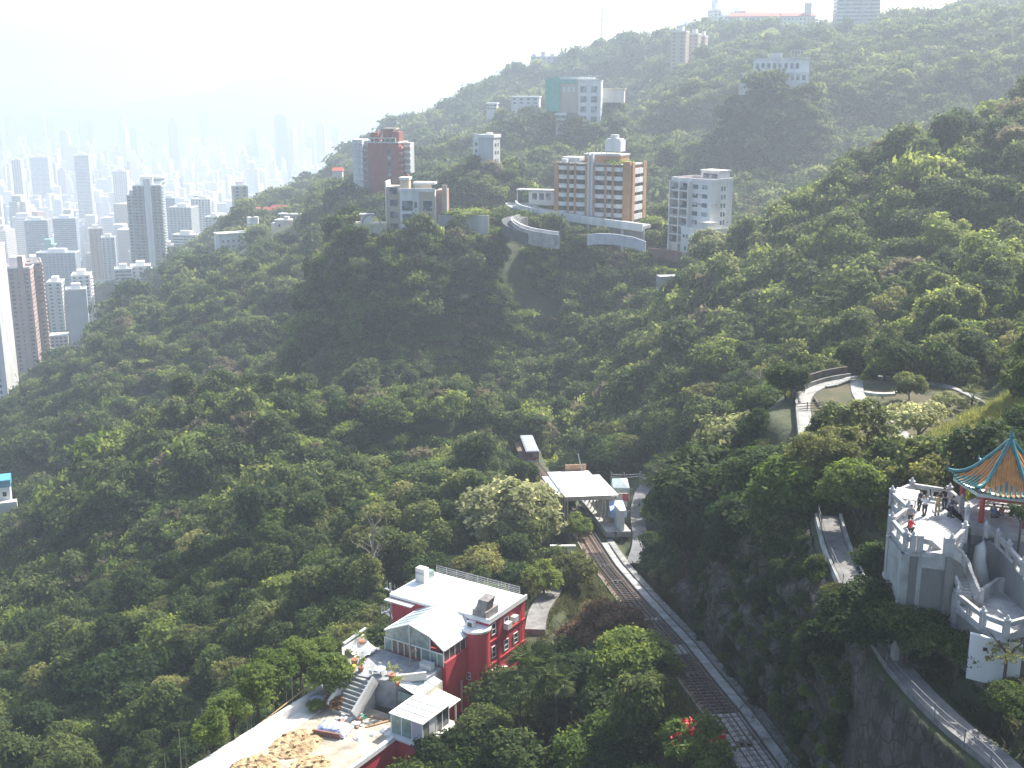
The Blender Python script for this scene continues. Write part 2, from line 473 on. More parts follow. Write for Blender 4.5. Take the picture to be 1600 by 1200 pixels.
def build_ground():
    ys = np.concatenate([[ -60, -20, 10, 25], np.exp(np.linspace(math.log(40), math.log(240), 260)), np.exp(np.linspace(math.log(240), math.log(15800), 330))[1:]])
    us = np.linspace(-0.71, 0.71, 420)
    Yg, Ug = np.meshgrid(ys, us, indexing='ij')
    Wd = np.maximum(Yg, 40.5)
    X = Ug * Wd
    Z = height(X, np.maximum(Yg, 40.5))
    Z = np.where(Yg < 40, Z - (40 - Yg) * 0.1 - 30 * (Yg < 39), Z)
    fine = np.clip((Yg - 60) / 40, 0, 1) * np.clip((400 - Yg) / 200, 0, 1)
    dtr = np.abs(X - np.interp(Yg, TY, TX))
    Z = Z + fine * (vnoise(X / 2.1, Yg / 2.7) * 0.9 + vnoise(X / 0.8, Yg / 0.9) * 0.3) * np.clip((dtr - 3.6) / 2, 0, 1) * FLATMASK(X, Yg)
    ny, nu = X.shape
    v = np.stack([X.ravel(), Yg.ravel(), Z.ravel()], 1)
    i = np.arange(ny - 1)[:, None] * nu + np.arange(nu - 1)[None, :]
    f = np.stack([i, i + 1, i + nu + 1, i + nu], -1).reshape(-1, 4)
    me = bpy.data.meshes.new('hillside')
    me.vertices.add(len(v)); me.vertices.foreach_set('co', v.ravel())
    me.loops.add(f.size); me.loops.foreach_set('vertex_index', f.ravel().astype(np.int32))
    me.polygons.add(len(f)); me.polygons.foreach_set('loop_start', np.arange(0, f.size, 4, dtype=np.int32))
    me.polygons.foreach_set('use_smooth', np.ones(len(f), bool))
    me.update(calc_edges=True); me.validate()
    me.materials.append(soil_mat())
    o = link('hillside', me)
    tag(o, kind='structure')
    return o

def FLATMASK(x, y):
    w = np.ones_like(x)
    for (fx, fy, fz, r, bl) in FLATS:
        w = np.minimum(w, np.clip((np.hypot(x - fx, y - fy) - r) / 2.0, 0, 1))
    return w

# ------------------------------------------------------------------ foliage
def crown_mesh(name, seed, n, leaf, rx, rz, lobes=11, top=0.75, core=True, mats=None, lobe=0.5, spread=0.68):
    """a crown of leaf clumps over an uneven cluster of lobes; its origin is at the trunk's foot"""
    g = np.random.RandomState(seed)
    cz = rz * 1.25
    C = [(0, 0, cz + rz * 0.15, 0.62)]
    for k in range(lobes):
        a = 2 * math.pi * (k * 0.382 + g.rand() * 0.12)
        e = g.rand() * 1.35 - 0.25
        q = spread * (0.75 + 0.4 * g.rand())
        C.append((rx*q*math.cos(a)*math.cos(e), rx*q*math.sin(a)*math.cos(e), cz + rz*q*math.sin(e)*1.1, lobe*(0.7+0.6*g.rand())))
    C = np.array(C)
    w = C[:, 3] ** 2; w /= w.sum()
    per = 9                                   # leaves come in tufts, tufts sit on the lobes
    m0 = max(12, n // per); tc, td = [], []; cnt = 0
    while cnt < m0:
        m = 2 * m0
        k = g.choice(len(C), m, p=w)
        d = g.randn(m, 3); d /= np.linalg.norm(d, axis=1)[:, None]
        d[:, 2] = np.where(d[:, 2] < -0.35, -d[:, 2], d[:, 2])
        rr = C[k, 3][:, None] * (0.74 + 0.42 * g.rand(m, 1))
        p = C[k, :3] + d * rr * np.array([rx, rx, rz])
        ok = np.ones(m, bool)
        for c in C:
            q = np.linalg.norm((p - c[:3]) / np.array([rx, rx, rz]), axis=1)
            ok &= ~(q < c[3] * 0.70)
        tc.append(p[ok]); td.append(d[ok]); cnt += ok.sum()
    tc = np.concatenate(tc)[:m0]; td = np.concatenate(td)[:m0]
    n = m0 * per
    p = np.repeat(tc, per, 0) + g.randn(n, 3) * np.array([1, 1, .55]) * leaf * 0.62
    d = np.repeat(td, per, 0) + g.randn(n, 3) * .12
    nn = d * 0.8 + np.repeat(g.randn(m0, 3), per, 0) * 0.32 + g.randn(n, 3) * 0.30 + np.array([0, 0, 0.4]); nn /= np.linalg.norm(nn, axis=1)[:, None]
    t = np.cross(nn, g.randn(n, 3)); t /= np.linalg.norm(t, axis=1)[:, None]
    b = np.cross(nn, t)
    s = leaf * (0.5 + 0.7 * g.rand(n, 1)) * 0.5
    V = np.stack([p - t*s - b*s*0.5, p + t*s*0.3 - b*s*0.8 , p + t*s*1.2 + nn*s*0.15, p + t*s*0.2 + b*s*0.75, ], 1).reshape(-1, 3)
    F = [(4*i, 4*i+1, 4*i+2, 4*i+3) for i in range(n)]
    V = [tuple(x) for x in V]
    if core:
        for c in C:
            bidx = len(V); r = c[3] * 0.58
            for iz in range(5):
                th = math.pi * iz / 4
                for ia in range(7):
                    ph = 2 * math.pi * ia / 7
                    j = 0.85 + 0.3 * g.rand()
                    V.append((c[0]+rx*r*j*math.sin(th)*math.cos(ph), c[1]+rx*r*j*math.sin(th)*math.sin(ph), c[2]+rz*r*j*math.cos(th)))
            for iz in range(4):
                for ia in range(7):
                    F.append((bidx+iz*7+ia, bidx+(iz+1)*7+ia, bidx+(iz+1)*7+(ia+1)%7, bidx+iz*7+(ia+1)%7))
    me = bpy.data.meshes.new(name)
    me.from_pydata(V, [], F); me.update()
    for q in (mats if isinstance(mats, list) else [mats]): me.materials.append(q)
    return me

LM = leaf_mat('forest_leaf', (0.015,0.034,0.012), (0.050,0.080,0.024), (0.155,0.180,0.060))
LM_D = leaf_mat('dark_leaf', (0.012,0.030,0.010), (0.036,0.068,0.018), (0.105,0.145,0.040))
LM_L = leaf_mat('bright_leaf', (0.045,0.088,0.018), (0.110,0.160,0.035), (0.23,0.27,0.075))
LM_O = leaf_mat('olive_leaf', (0.055,0.072,0.022), (0.120,0.135,0.042), (0.24,0.24,0.09))
LM_G = leaf_mat('grey_leaf', (0.055,0.080,0.030), (0.13,0.155,0.06), (0.32,0.33,0.17), trans=.5)
LM_P = leaf_mat('dry_leaf', (0.055,0.060,0.030), (0.11,0.105,0.055), (0.19,0.17,0.10))
LM_B = leaf_mat('bronze_leaf', (0.07,0.05,0.03), (0.17,0.11,0.065), (0.30,0.20,0.12))
BARK = mat('bark', (0.10,0.08,0.06), rough=0.95, var=0.3, scale=3)
BARK_P = mat('pale_bark', (0.32,0.28,0.23), rough=0.9, var=0.25, scale=3)

def trunk_mesh(name, seed, h, r, spread, m=BARK, limbs=4, lean=0.1):
    g = random.Random(seed)
    b = MB()
    top = Vector((g.uniform(-1,1)*lean*h, g.uniform(-1,1)*lean*h, h))
    b.tube([(0,0,-1.5),(0,0,0),top*0.5+Vector((g.uniform(-.2,.2),g.uniform(-.2,.2),0)), top], [r*1.5,r*1.15,r*0.8,r*0.45], 7)
    for k in range(limbs):
        a = 2*math.pi*(k+g.random()*0.6)/limbs
        st = top * g.uniform(0.45, 0.95)
        en = st + Vector((math.cos(a)*spread*g.uniform(.6,1), math.sin(a)*spread*g.uniform(.6,1), h*g.uniform(.3,.6)))
        mid = st.lerp(en, 0.5) + Vector((0,0,h*0.05))
        b.tube([st, mid, en], [r*0.45, r*0.3, r*0.12], 5)
    me = bpy.data.meshes.new(name); me.from_pydata(b.v, [], b.f); me.update(); me.materials.append(m)
    return me

# near, middle and far crowns
CROWN_N = [crown_mesh('crown', 100+k, 3200, 0.46, r, z, lobes=l, mats=mm, lobe=lb) for k, (r, z, l, mm, lb) in enumerate([
    (3.3,2.5,12,LM,.46), (2.7,3.2,10,LM,.44), (3.6,2.3,14,LM_D,.42), (3.0,2.2,11,LM_L,.40), (3.2,2.5,12,LM_O,.40)])]
CROWN_M = [crown_mesh('crown', 200+k, 950, 0.78, r, z, lobes=l, mats=mm, lobe=lb) for k, (r, z, l, mm, lb) in enumerate([
    (3.3,2.5,10,LM,.48), (2.8,3.3,9,LM,.44), (3.9,2.2,13,LM_L,.36), (3.2,2.5,10,LM_P,.42)])]
CROWN_F = [crown_mesh('crown', 300+k, 340, 1.35, r, z, lobes=l, mats=mm, lobe=lb) for k, (r, z, l, mm, lb) in enumerate([
    (3.5,2.5,8,LM,.5), (3.2,2.8,7,LM,.52), (3.8,2.4,9,LM,.46)])]
TRUNK = [trunk_mesh('trunk', 5+k, 2.6, 0.20, 1.7) for k in range(3)]

def excluded(x, y, pad=0.0):
    e = np.zeros(len(x), bool)
    for (cx, cy, r) in CLEAR:
        e |= (x-cx)**2 + (y-cy)**2 < (r+pad)**2
    return e

def in_view(x, y, z, m=40):
    dz = -z
    k = y * CT + dz * ST
    px = 800 + FPX * x / k
    py = 600 - FPX * (z * CT + y * ST) / k
    return (px > -m) & (px < 1600+m) & (py > -m) & (py < 1200+m), px, py

ground = build_ground()
# ------------------------------------------------------------------ surfaces of built things
WHITE = mat('white_paint', (0.72,0.72,0.69), 0.7, 0.12, 0.35, streak=True)
WHITE_ROOF = mat('white_roofing', (0.80,0.80,0.77), 0.55, 0.05, 0.35)
OFFWHITE = mat('offwhite_render', (0.62,0.61,0.57), 0.8, 0.10, 0.25, streak=True)
GREYW = mat('pale_grey_render', (0.48,0.49,0.48), 0.8, 0.12, 0.25, streak=True)
CONC = mat('concrete', (0.38,0.38,0.36), 0.9, 0.22, 0.6, bump=0.3, detail=8)
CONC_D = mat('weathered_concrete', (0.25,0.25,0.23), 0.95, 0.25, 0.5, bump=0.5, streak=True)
CONC_P = mat('terrace_stone', (0.46,0.455,0.44), 0.85, 0.22, 0.9, bump=0.3, detail=8)
ASPH = mat('asphalt', (0.10,0.10,0.10), 0.95, 0.2, 0.6)
PATHM = mat('footpath_concrete', (0.20,0.195,0.185), 0.95, 0.2, 0.9, bump=0.2)
ORANGE = mat('orange_tile_cladding', (0.46,0.24,0.11), 0.7, 0.12, 0.3)
BEIGE = mat('beige_stone', (0.50,0.42,0.33), 0.8, 0.12, 0.3)
BRICK = mat('brick_red_render', (0.30,0.085,0.065), 0.75, 0.12, 0.35)
RED = mat('crimson_paint', (0.56,0.055,0.075), 0.65, 0.18, 0.45, streak=True, detail=7, col2=(0.38,0.05,0.06))
PINK = mat('pink_tile', (0.52,0.36,0.31), 0.7, 0.1, 0.1)
BROWNT = mat('brown_tile', (0.30,0.20,0.16), 0.7, 0.1, 0.1)
def glass_mat(name, dark, pale, cell):
    """window glass: each pane-sized cell its own mix of dark room and drawn curtain"""
    m, t, b, o = _nodes(name); L = t.links.new
    tc = t.nodes.new('ShaderNodeTexCoord'); oi = t.nodes.new('ShaderNodeObjectInfo')
    ad = t.nodes.new('ShaderNodeVectorMath'); ad.operation = 'ADD'; L(tc.outputs['Object'], ad.inputs[0]); L(oi.outputs['Location'], ad.inputs[1])
    vo = t.nodes.new('ShaderNodeTexVoronoi'); vo.inputs['Scale'].default_value = cell; L(ad.outputs[0], vo.inputs['Vector'])
    sp = t.nodes.new('ShaderNodeSeparateXYZ'); L(vo.outputs['Color'], sp.inputs[0])
    mr = t.nodes.new('ShaderNodeMapRange'); mr.inputs[1].default_value = .45; mr.inputs[2].default_value = 1.0; L(sp.outputs['X'], mr.inputs[0])
    mx = t.nodes.new('ShaderNodeMix'); mx.data_type = 'RGBA'; L(mr.outputs[0], mx.inputs[0]); mx.inputs[6].default_value = (*dark, 1); mx.inputs[7].default_value = (*pale, 1)
    L(mx.outputs[2], b.inputs['Base Color']); b.inputs['Roughness'].default_value = .15
    MATS[name] = m; return m
GLASS_D = glass_mat('dark_window_glass', (0.03,0.04,0.05), (0.26,0.25,0.22), .42)
GLASS_B = glass_mat('blue_window_glass', (0.06,0.09,0.12), (0.34,0.36,0.36), .42)
GLASS_G = mat('green_curtained_glass', (0.22,0.30,0.27), 0.2, 0.25, 0.9)
NET = mat('green_scaffold_net', (0.10,0.42,0.32), 0.9, 0.12, 0.5)
REDTILE = mat('red_roof_tile', (0.50,0.11,0.07), 0.8, 0.12, 0.6)
STEEL = mat('galvanised_steel', (0.45,0.46,0.47), 0.4, 0.15, 1.5, metal=0.5)
RAILM = mat('rail_steel', (0.10,0.085,0.075), 0.45, 0.3, 2.0, metal=0.6)
BALLAST = mat('rusty_ballast', (0.22,0.145,0.11), 1.0, 0.3, 1.2, bump=0.8, bscale=3.0, detail=8)
SLEEP = mat('concrete_sleeper', (0.36,0.35,0.33), 0.9, 0.2, 1.0)
MAROON = mat('maroon_coachwork', (0.20,0.025,0.030), 0.35, 0.15, 0.8)
SILVER = mat('silver_roof', (0.34,0.36,0.39), 0.5, 0.08, 0.8)
BAMBOO = mat('bamboo_pole', (0.50,0.42,0.24), 0.7, 0.2, 2.0)
EARTH = mat('excavated_earth', (0.44,0.34,0.20), 1.0, 0.25, 0.9, bump=0.9, bscale=2.5, col2=(0.27,0.17,0.085), detail=8)
TILE_O = mat('orange_glazed_tile', (0.55,0.23,0.05), 0.22, 0.15, 2.0)
TILE_T = mat('teal_glazed_tile', (0.03,0.17,0.17), 0.2, 0.2, 2.0)
COLR = mat('red_column_paint', (0.42,0.035,0.030), 0.4, 0.12, 1.0)
BLUE = mat('blue_tarpaulin', (0.22,0.33,0.58), 0.6, 0.1, 1.3, col2=(0.70,0.72,0.75))
TIMBER = mat('timber', (0.36,0.22,0.12), 0.8, 0.2, 2.0)
TURQ = mat('turquoise_roof', (0.08,0.33,0.42), 0.6, 0.15, 0.5)
BLACKM = mat('black_fabric', (0.02,0.02,0.024), 0.9, 0.2, 3)

def tower_mat(name, wall, glass, fh=3.2, bw=2.6, fracz=0.45, fracx=0.55):
    """far tower face: rows of windows as flat colour, too far off to be told apart one by one"""
    if name in MATS: return MATS[name]
    m, t, b, o = _nodes(name)
    L = t.links.new
    tc = t.nodes.new('ShaderNodeTexCoord'); sp = t.nodes.new('ShaderNodeSeparateXYZ'); L(tc.outputs['Object'], sp.inputs[0])
    def M(op, a, b2=None, v=None):
        n = t.nodes.new('ShaderNodeMath'); n.operation = op
        L(a, n.inputs[0]) if not isinstance(a, float) else setattr(n.inputs[0], 'default_value', a)
        if b2 is not None: L(b2, n.inputs[1])
        if v is not None: n.inputs[1].default_value = v
        return n.outputs[0]
    fz = M('FRACT', M('MULTIPLY', sp.outputs['Z'], v=1/fh))
    wz = M('GREATER_THAN', fz, v=1-fracz)
    sx = M('FRACT', M('MULTIPLY', M('ADD', sp.outputs['X'], sp.outputs['Y']), v=1/bw))
    wx = M('GREATER_THAN', sx, v=1-fracx)
    w = M('MULTIPLY', wz, wx)
    ge = t.nodes.new('ShaderNodeNewGeometry'); sn = t.nodes.new('ShaderNodeSeparateXYZ'); L(ge.outputs['True Normal'], sn.inputs[0])
    up = M('LESS_THAN', M('ABSOLUTE', sn.outputs['Z']), v=0.5)
    w = M('MULTIPLY', w, up)
    mx = t.nodes.new('ShaderNodeMix'); mx.data_type = 'RGBA'; L(w, mx.inputs[0])
    mx.inputs[6].default_value = (*wall, 1); mx.inputs[7].default_value = (*glass, 1)
    L(mx.outputs[2], b.inputs['Base Color']); b.inputs['Roughness'].default_value = 0.7
    MATS[name] = m
    return m
TOWERM = [tower_mat('tower_cream', (0.72,0.66,0.58), (0.20,0.22,0.24)), tower_mat('tower_white', (0.80,0.80,0.79), (0.22,0.27,0.32), fracx=0.6),
          tower_mat('tower_pink', (0.60,0.46,0.42), (0.24,0.22,0.24)), tower_mat('tower_blue', (0.38,0.46,0.56), (0.12,0.18,0.26), fracx=1.0, fracz=0.6),
          tower_mat('tower_grey', (0.55,0.56,0.57), (0.16,0.18,0.20)), tower_mat('tower_glass', (0.20,0.30,0.36), (0.09,0.14,0.19), fracx=0.85, fracz=0.7),
          tower_mat('tower_beige', (0.54,0.47,0.38), (0.20,0.19,0.18), fracx=0.5)]
TOWERN = ['cream', 'white', 'pink', 'pale blue', 'grey', 'glassy blue', 'beige']
# ------------------------------------------------------------------ the city on the plain
def px_per_m(py, Y):
    return FPX / Y * (CT + (600 - py) / FPX * ST)

def wins(parent, x0, x1, z0, z1, nx, nz, ww, wh, y, m=GLASS_D, axis='x', single=False, name='window', proud=0.06):
    """a grid of windows on the local face y = const (axis x) or x = const (axis y)"""
    cx = [(x0 + (x1 - x0) * (i + 0.5) / nx) for i in range(nx)]
    cz = [(z0 + (z1 - z0) * (k + 0.5) / nz) for k in range(nz)]
    def bx(b, c, z):
        if axis == 'x': b.box(c-ww/2, c+ww/2, y-proud, y+0.05, z-wh/2, z+wh/2)
        else: b.box(y-0.05, y+proud, c-ww/2, c+ww/2, z-wh/2, z+wh/2)
    if single:
        b = MB(); bx(b, 0, 0); y_ = y
        first = None
        for c in cx:
            for z in cz:
                loc = (c, 0, z) if axis == 'x' else (0, c, z)
                if first is None: first = b.build(name, m, parent, loc)
                else: link(name, first.data, parent, loc)
    else:
        b = MB()
        for c in cx:
            for z in cz: bx(b, c, z)
        tag(b.build(name, m, parent), kind='stuff')

def hi_rise(px, pt, pb, wpx, Y, depth, yawd, wall, style, label, glass=GLASS_B, fh=3.0, roof=WHITE_ROOF, name='tower_block', cat='tower', crown=0.0, group=None):
    """a tower standing at distance Y whose near face spans wpx pixels, top pt, foot pb"""
    zt, zb = zpy(pt, Y), zpy(pb, Y) - 14
    pm = px_per_m((pt + pb) / 2, Y)
    w = wpx / pm; h = zt - zb
    c = at(px, (pt + pb) / 2, Y)
    yaw = R(yawd)
    t = thing(name, label, cat, (c.x, c.y + depth / 2, zb), yaw, group)
    x0, x1, y0, y1 = -w/2, w/2, -depth/2, depth/2
    MB().box(x0, x1, y0, y1, 0, h).build('wall', wall, t)
    n = max(2, int((h) / fh))
    b = MB()
    for f in range(n):
        z = h - (f + 1) * fh + 0.9
        if z < 0: break
        if style == 'bands':
            b.box(x0+0.6, x1-0.6, y0-0.08, y1+0.08, z, z+1.4); b.box(x0-0.08, x1+0.08, y0+0.6, y1-0.6, z+0.01, z+1.39)
        elif style == 'grid' or style == 'balcony':
            k = max(2, int(w / 4.2))
            for i in range(k):
                cx = x0 + (x1 - x0) * (i + 0.5) / k
                b.box(cx-1.1, cx+1.1, y0-0.08, y0+0.1, z, z+1.5)
            k = max(2, int(depth / 4.2))
            for i in range(k):
                cy = y0 + (y1 - y0) * (i + 0.5) / k
                b.box(x1-0.1, x1+0.08, cy-1.0, cy+1.0, z, z+1.5); b.box(x0-0.08, x0+0.1, cy-1.0, cy+1.0, z, z+1.5)
    tag(b.build('window', glass, t), kind='stuff')
    if style == 'balcony':
        b = MB()
        for f in range(n):
            z = h - (f + 1) * fh
            if z < 0: break
            for q in (x0 + w*0.18, x1 - w*0.18):
                b.box(q-w*0.13, q+w*0.13, y0-1.3, y0-0.085, z, z+1.0)
            b.box(x1+0.085, x1+1.2, -depth*0.22, depth*0.22, z, z+1.0)
        tag(b.build('balcony', wall, t), kind='stuff')
    MB().box(x0+w*0.28, x1-w*0.28, y0+depth*0.25, y1-depth*0.25, h, h+4.5+crown).build('roof_plant', roof, t)
    p = MB(); p.box(x0-.15,x1+.15,y0-.15,y0+.25,h,h+1.1); p.box(x0-.15,x1+.15,y1-.25,y1+.15,h,h+1.1); p.box(x0-.15,x0+.25,y0+.25,y1-.25,h,h+1.1); p.box(x1-.25,x1+.15,y0+.25,y1-.25,h,h+1.1)
    p.build('parapet', roof, t)
    return t, w, h

hi_rise(-17, 385, 640, 50, 610, 10, -14, WHITE, 'slab', 'blank white slab tower cut off by the left edge, the tower nearest the wood')
wins(bpy.data.objects[[o.name for o in COL.objects if (o.get('label') or '').startswith('blank white slab')][0]], -6, 6, 6, 32, 4, 8, 1.3, 1.5, -5, GLASS_B)
t, w, h = hi_rise(26, 420, 556, 44, 835, 20, 10, PINK, 'grid', 'pinkish tower with a tall pink fin at the wood\'s edge, left', crown=3)
MB().box(w*0.12, w*0.3, -11.2, -10.1, 0, h+9).build('fin', PINK, t)
hi_rise(50, 412, 560, 22, 850, 22, 24, BROWNT, 'balcony', 'brown tower with stacks of balconies right of the pinkish tower')
hi_rise(84, 443, 520, 22, 960, 18, 12, OFFWHITE, 'grid', 'off-white tower behind the pale blue slab, left one of a pair')
hi_rise(124, 432, 505, 28, 980, 20, 14, WHITE, 'balcony', 'white tower with balconies behind the pale blue slab')
hi_rise(118, 454, 545, 30, 900, 14, 18, mat('pale_blue_tile', (0.40,0.47,0.52), 0.6, 0.08, 0.1), 'slab', 'slim pale blue slab tower with vertical strips above the curved podium')
hi_rise(191, 422, 482, 26, 1000, 14, 16, GREYW, 'bands', 'grey and white banded block at the forest edge below the big tower')
hi_rise(217, 418, 478, 30, 1015, 18, 16, WHITE, 'balcony', 'white block with blue glazed balconies on the forest edge')
t, w, h = hi_rise(229, 291, 440, 42, 1120, 26, 14, mat('grey_green_tile', (0.27,0.31,0.31), 0.6, 0.08, 0.1), 'balcony', 'tall grey-green residential tower with a white fin rising above the forest edge', glass=GLASS_D, crown=4)
MB().box(-w*0.1, w*0.14, -14.4, -13.1, h*0.1, h+7).build('fin', WHITE, t)
hi_rise(206, 306, 440, 14, 1128, 20, 14, mat('sea_green_tile', (0.36,0.44,0.42), 0.6, 0.08, 0.1), 'grid', 'narrow sea-green tower joined to the left side of the tall grey-green tower')
# round tower with a revolving top
c = at(240, 300, 1700); zb = -330; zt = zpy(291, 1700)
t = thing('round_tower', 'round pale concrete tower with a drum-shaped ringed top behind the grey-green tower', 'tower', (c.x, c.y, zb))
MB().cyl(0, 0, 0, zt-zb, 15.5, n=32).build('shaft', OFFWHITE, t, smooth=False)
b = MB()
for k in range(40): b.cyl(0, 0, zt-zb-4-k*3.4-1.3, zt-zb-4-k*3.4, 15.65, n=32)
tag(b.build('window', GLASS_B, t), kind='stuff')
b = MB(); b.cyl(0,0,zt-zb,zt-zb+2.5,17,n=32); b.cyl(0,0,zt-zb+6,zt-zb+8,17,n=32); b.cyl(0,0,zt-zb+11.5,zt-zb+13.5,17,n=32); b.cyl(0,0,zt-zb+13.5,zt-zb+15,13,n=32)
b.build('ring', WHITE, t)
b = MB(); b.cyl(0,0,zt-zb+2.5,zt-zb+6,16.6,n=32); b.cyl(0,0,zt-zb+8,zt-zb+11.5,16.6,n=32)
b.build('window_band', GLASS_B, t)
# podium, low roofs beside the pale blue slab
c = at(96, 552, 880)
t = thing('curved_podium', 'low white curved podium building wrapped round the foot of the pale blue slab', 'building', (c.x, c.y, c.z - 8), 0.3)
b = MB()
for k in range(4):
    pts = [(14*math.cos(a)+k*0.4, 9*math.sin(a)) for a in [math.pi*(1+q/12) for q in range(13)]]
    b.prism(pts + [(14, 8), (-14, 8)], 3*k, 3*k+1.4)
b.build('floor_slab', WHITE, t)
b = MB()
for k in range(4):
    pts = [(13.4*math.cos(a), 8.4*math.sin(a)) for a in [math.pi*(1+q/12) for q in range(13)]]
    b.prism(pts + [(13.4, 7.6), (-13.4, 7.6)], 3*k+1.4, 3*k+3)
b.build('window_band', GLASS_B, t)
c = at(82, 522, 905)
t = thing('low_white_building', 'low building with a broad flat white roof left of the pale blue slab', 'building', (c.x, c.y, c.z - 10), 0.3)
MB().box(-11,11,-6,6,0,9).build('wall', OFFWHITE, t); MB().box(-11.5,11.5,-6.5,6.5,9,9.8).build('roof', WHITE_ROOF, t); wins(t, -11, 11, 1, 9, 7, 3, 1.8, 1.3, -6, GLASS_B)
c = at(98, 566, 800)
t = thing('low_white_building', 'small white roofed building in the trees at the foot of the curved podium', 'building', (c.x, c.y, c.z - 4), 0.5)
MB().box(-8,8,-3,3,0,4).build('wall', OFFWHITE, t); MB().box(-8.4,8.4,-3.4,3.4,4,4.5).build('roof', WHITE_ROOF, t)
# mid city, told apart one by one
MID = [(57,345,405,35,1750,20,8,0,'bands','broad office block with fine horizontal bands left of the green-capped tower',GREYW),
       (100,342,395,34,1800,24,10,0,'bands','blue-grey office block with horizontal bands right of the green-capped tower',mat('blue_grey_panel',(0.34,0.42,0.50),0.5,0.08,0.1)),
       (148,358,420,20,1500,18,20,0,'balcony','pink and cream tower with a thin spire in the middle of the city',PINK),
       (168,372,440,20,1450,18,14,0,'grid','grey-mauve tower left of the tall grey-green tower',GREYW),
       (88,396,455,60,1380,20,4,0,'grid','wide grey-blue slab of flats with many small windows above the low roofs',mat('slate_tile',(0.30,0.35,0.40),0.7,0.1,0.1)),
       (285,325,392,36,1480,24,-8,0,'grid','white-topped grey block right of the tall grey-green tower',GREYW),
       (318,312,372,30,1560,20,-10,0,'balcony','white stepped block of flats on the hill\'s left shoulder',WHITE),
       (334,340,378,24,1380,16,-10,0,'grid','white low block where the hill meets the city',OFFWHITE),
       (290,368,402,40,1280,14,-10,0,'bands','low white block with ribbon windows beside the forest edge',WHITE),
       (372,292,332,22,1050,16,20,0,'grid','lone beige residential tower rising behind the dark hilltop trees',mat('warm_tile',(0.47,0.43,0.35),0.7,0.1,0.1)),
       (28,250,345,14,2600,24,8,0,'grid','thin pale tower near the left edge of the city',OFFWHITE),
       (128,243,330,22,2500,30,10,0,'bands','tall pale tower with a lit edge in the left of the city',OFFWHITE),
       (62,246,300,28,2900,30,4,0,'bands','blank white block high in the left of the city',WHITE),
       (188,268,330,22,2500,24,4,0,'grid','pale tower with rounded top left of the round tower',OFFWHITE),
       (266,310,400,22,1900,20,-4,0,'bands','tall blue-white slab just right of the round tower',mat('sky_panel',(0.30,0.38,0.50),0.4,0.08,0.1)),
       (262,385,430,14,1180,16,16,0,'grid','pinkish narrow tower touching the right of the tall grey-green tower',PINK)]
for (px,pt,pb,w,Y,d,yw,_,st,lab,wm) in MID:
    hi_rise(px,pt,pb,w,Y,d,yw,wm,st,lab)
c = at(76, 378, 1600)
t = thing('green_capped_tower', 'narrow tower with a pale green stepped cap between two banded office blocks', 'tower', (c.x, c.y, c.z-70))
MB().box(-6,6,-6,6,0,58).build('wall', OFFWHITE, t)
b = MB(); b.box(-9,9,-7,7,44,52); b.box(-7,7,-5,5,58,66); b.box(-9,9,-6,6,66,67.5); b.prism([(-5,-5),(5,-5),(5,5),(-5,5)],67.5,74); b.build('cap', mat('pale_green_roof',(0.30,0.55,0.45),0.6), t)

# towers of the plain: one thing each, the rest low blocks as one mass
FOOT = []
def plan(kind, w, d):
    if kind == 0: return [(-w,-d),(w,-d),(w,d),(-w,d)]
    if kind == 1:
        a, b_ = w*0.45, d*0.45
        return [(-a,-d),(a,-d),(a,-b_),(w,-b_),(w,b_),(a,b_),(a,d),(-a,d),(-a,b_),(-w,b_),(-w,-b_),(-a,-b_)]
    if kind == 2: return [(-w,-d),(w*0.3,-d),(w*0.3,-d*0.6),(w,-d*0.6),(w,d),(-w,d)]
    return [(w*math.cos(q*math.pi/4+.39), d*math.sin(q*math.pi/4+.39)) for q in range(8)]
def city_mesh(name, x, y, kind, w, d, h, mt, setback):
    b = MB(); b.prism(plan(kind, w, d), 0, h)
    if setback: b.prism(plan(0, w*0.55, d*0.55), h, h+setback)
    return b
gg = random.Random(5)
cnt = 0; tries = 0
DIST = [(1500,2200,'nearest city rows'),(2200,3000,'middle city rows'),(3000,4000,'farther city rows'),(4000,9000,'farthest hazy row')]
HN = [(95,'low-set'),(140,'mid-height'),(190,'tall'),(999,'very tall')]
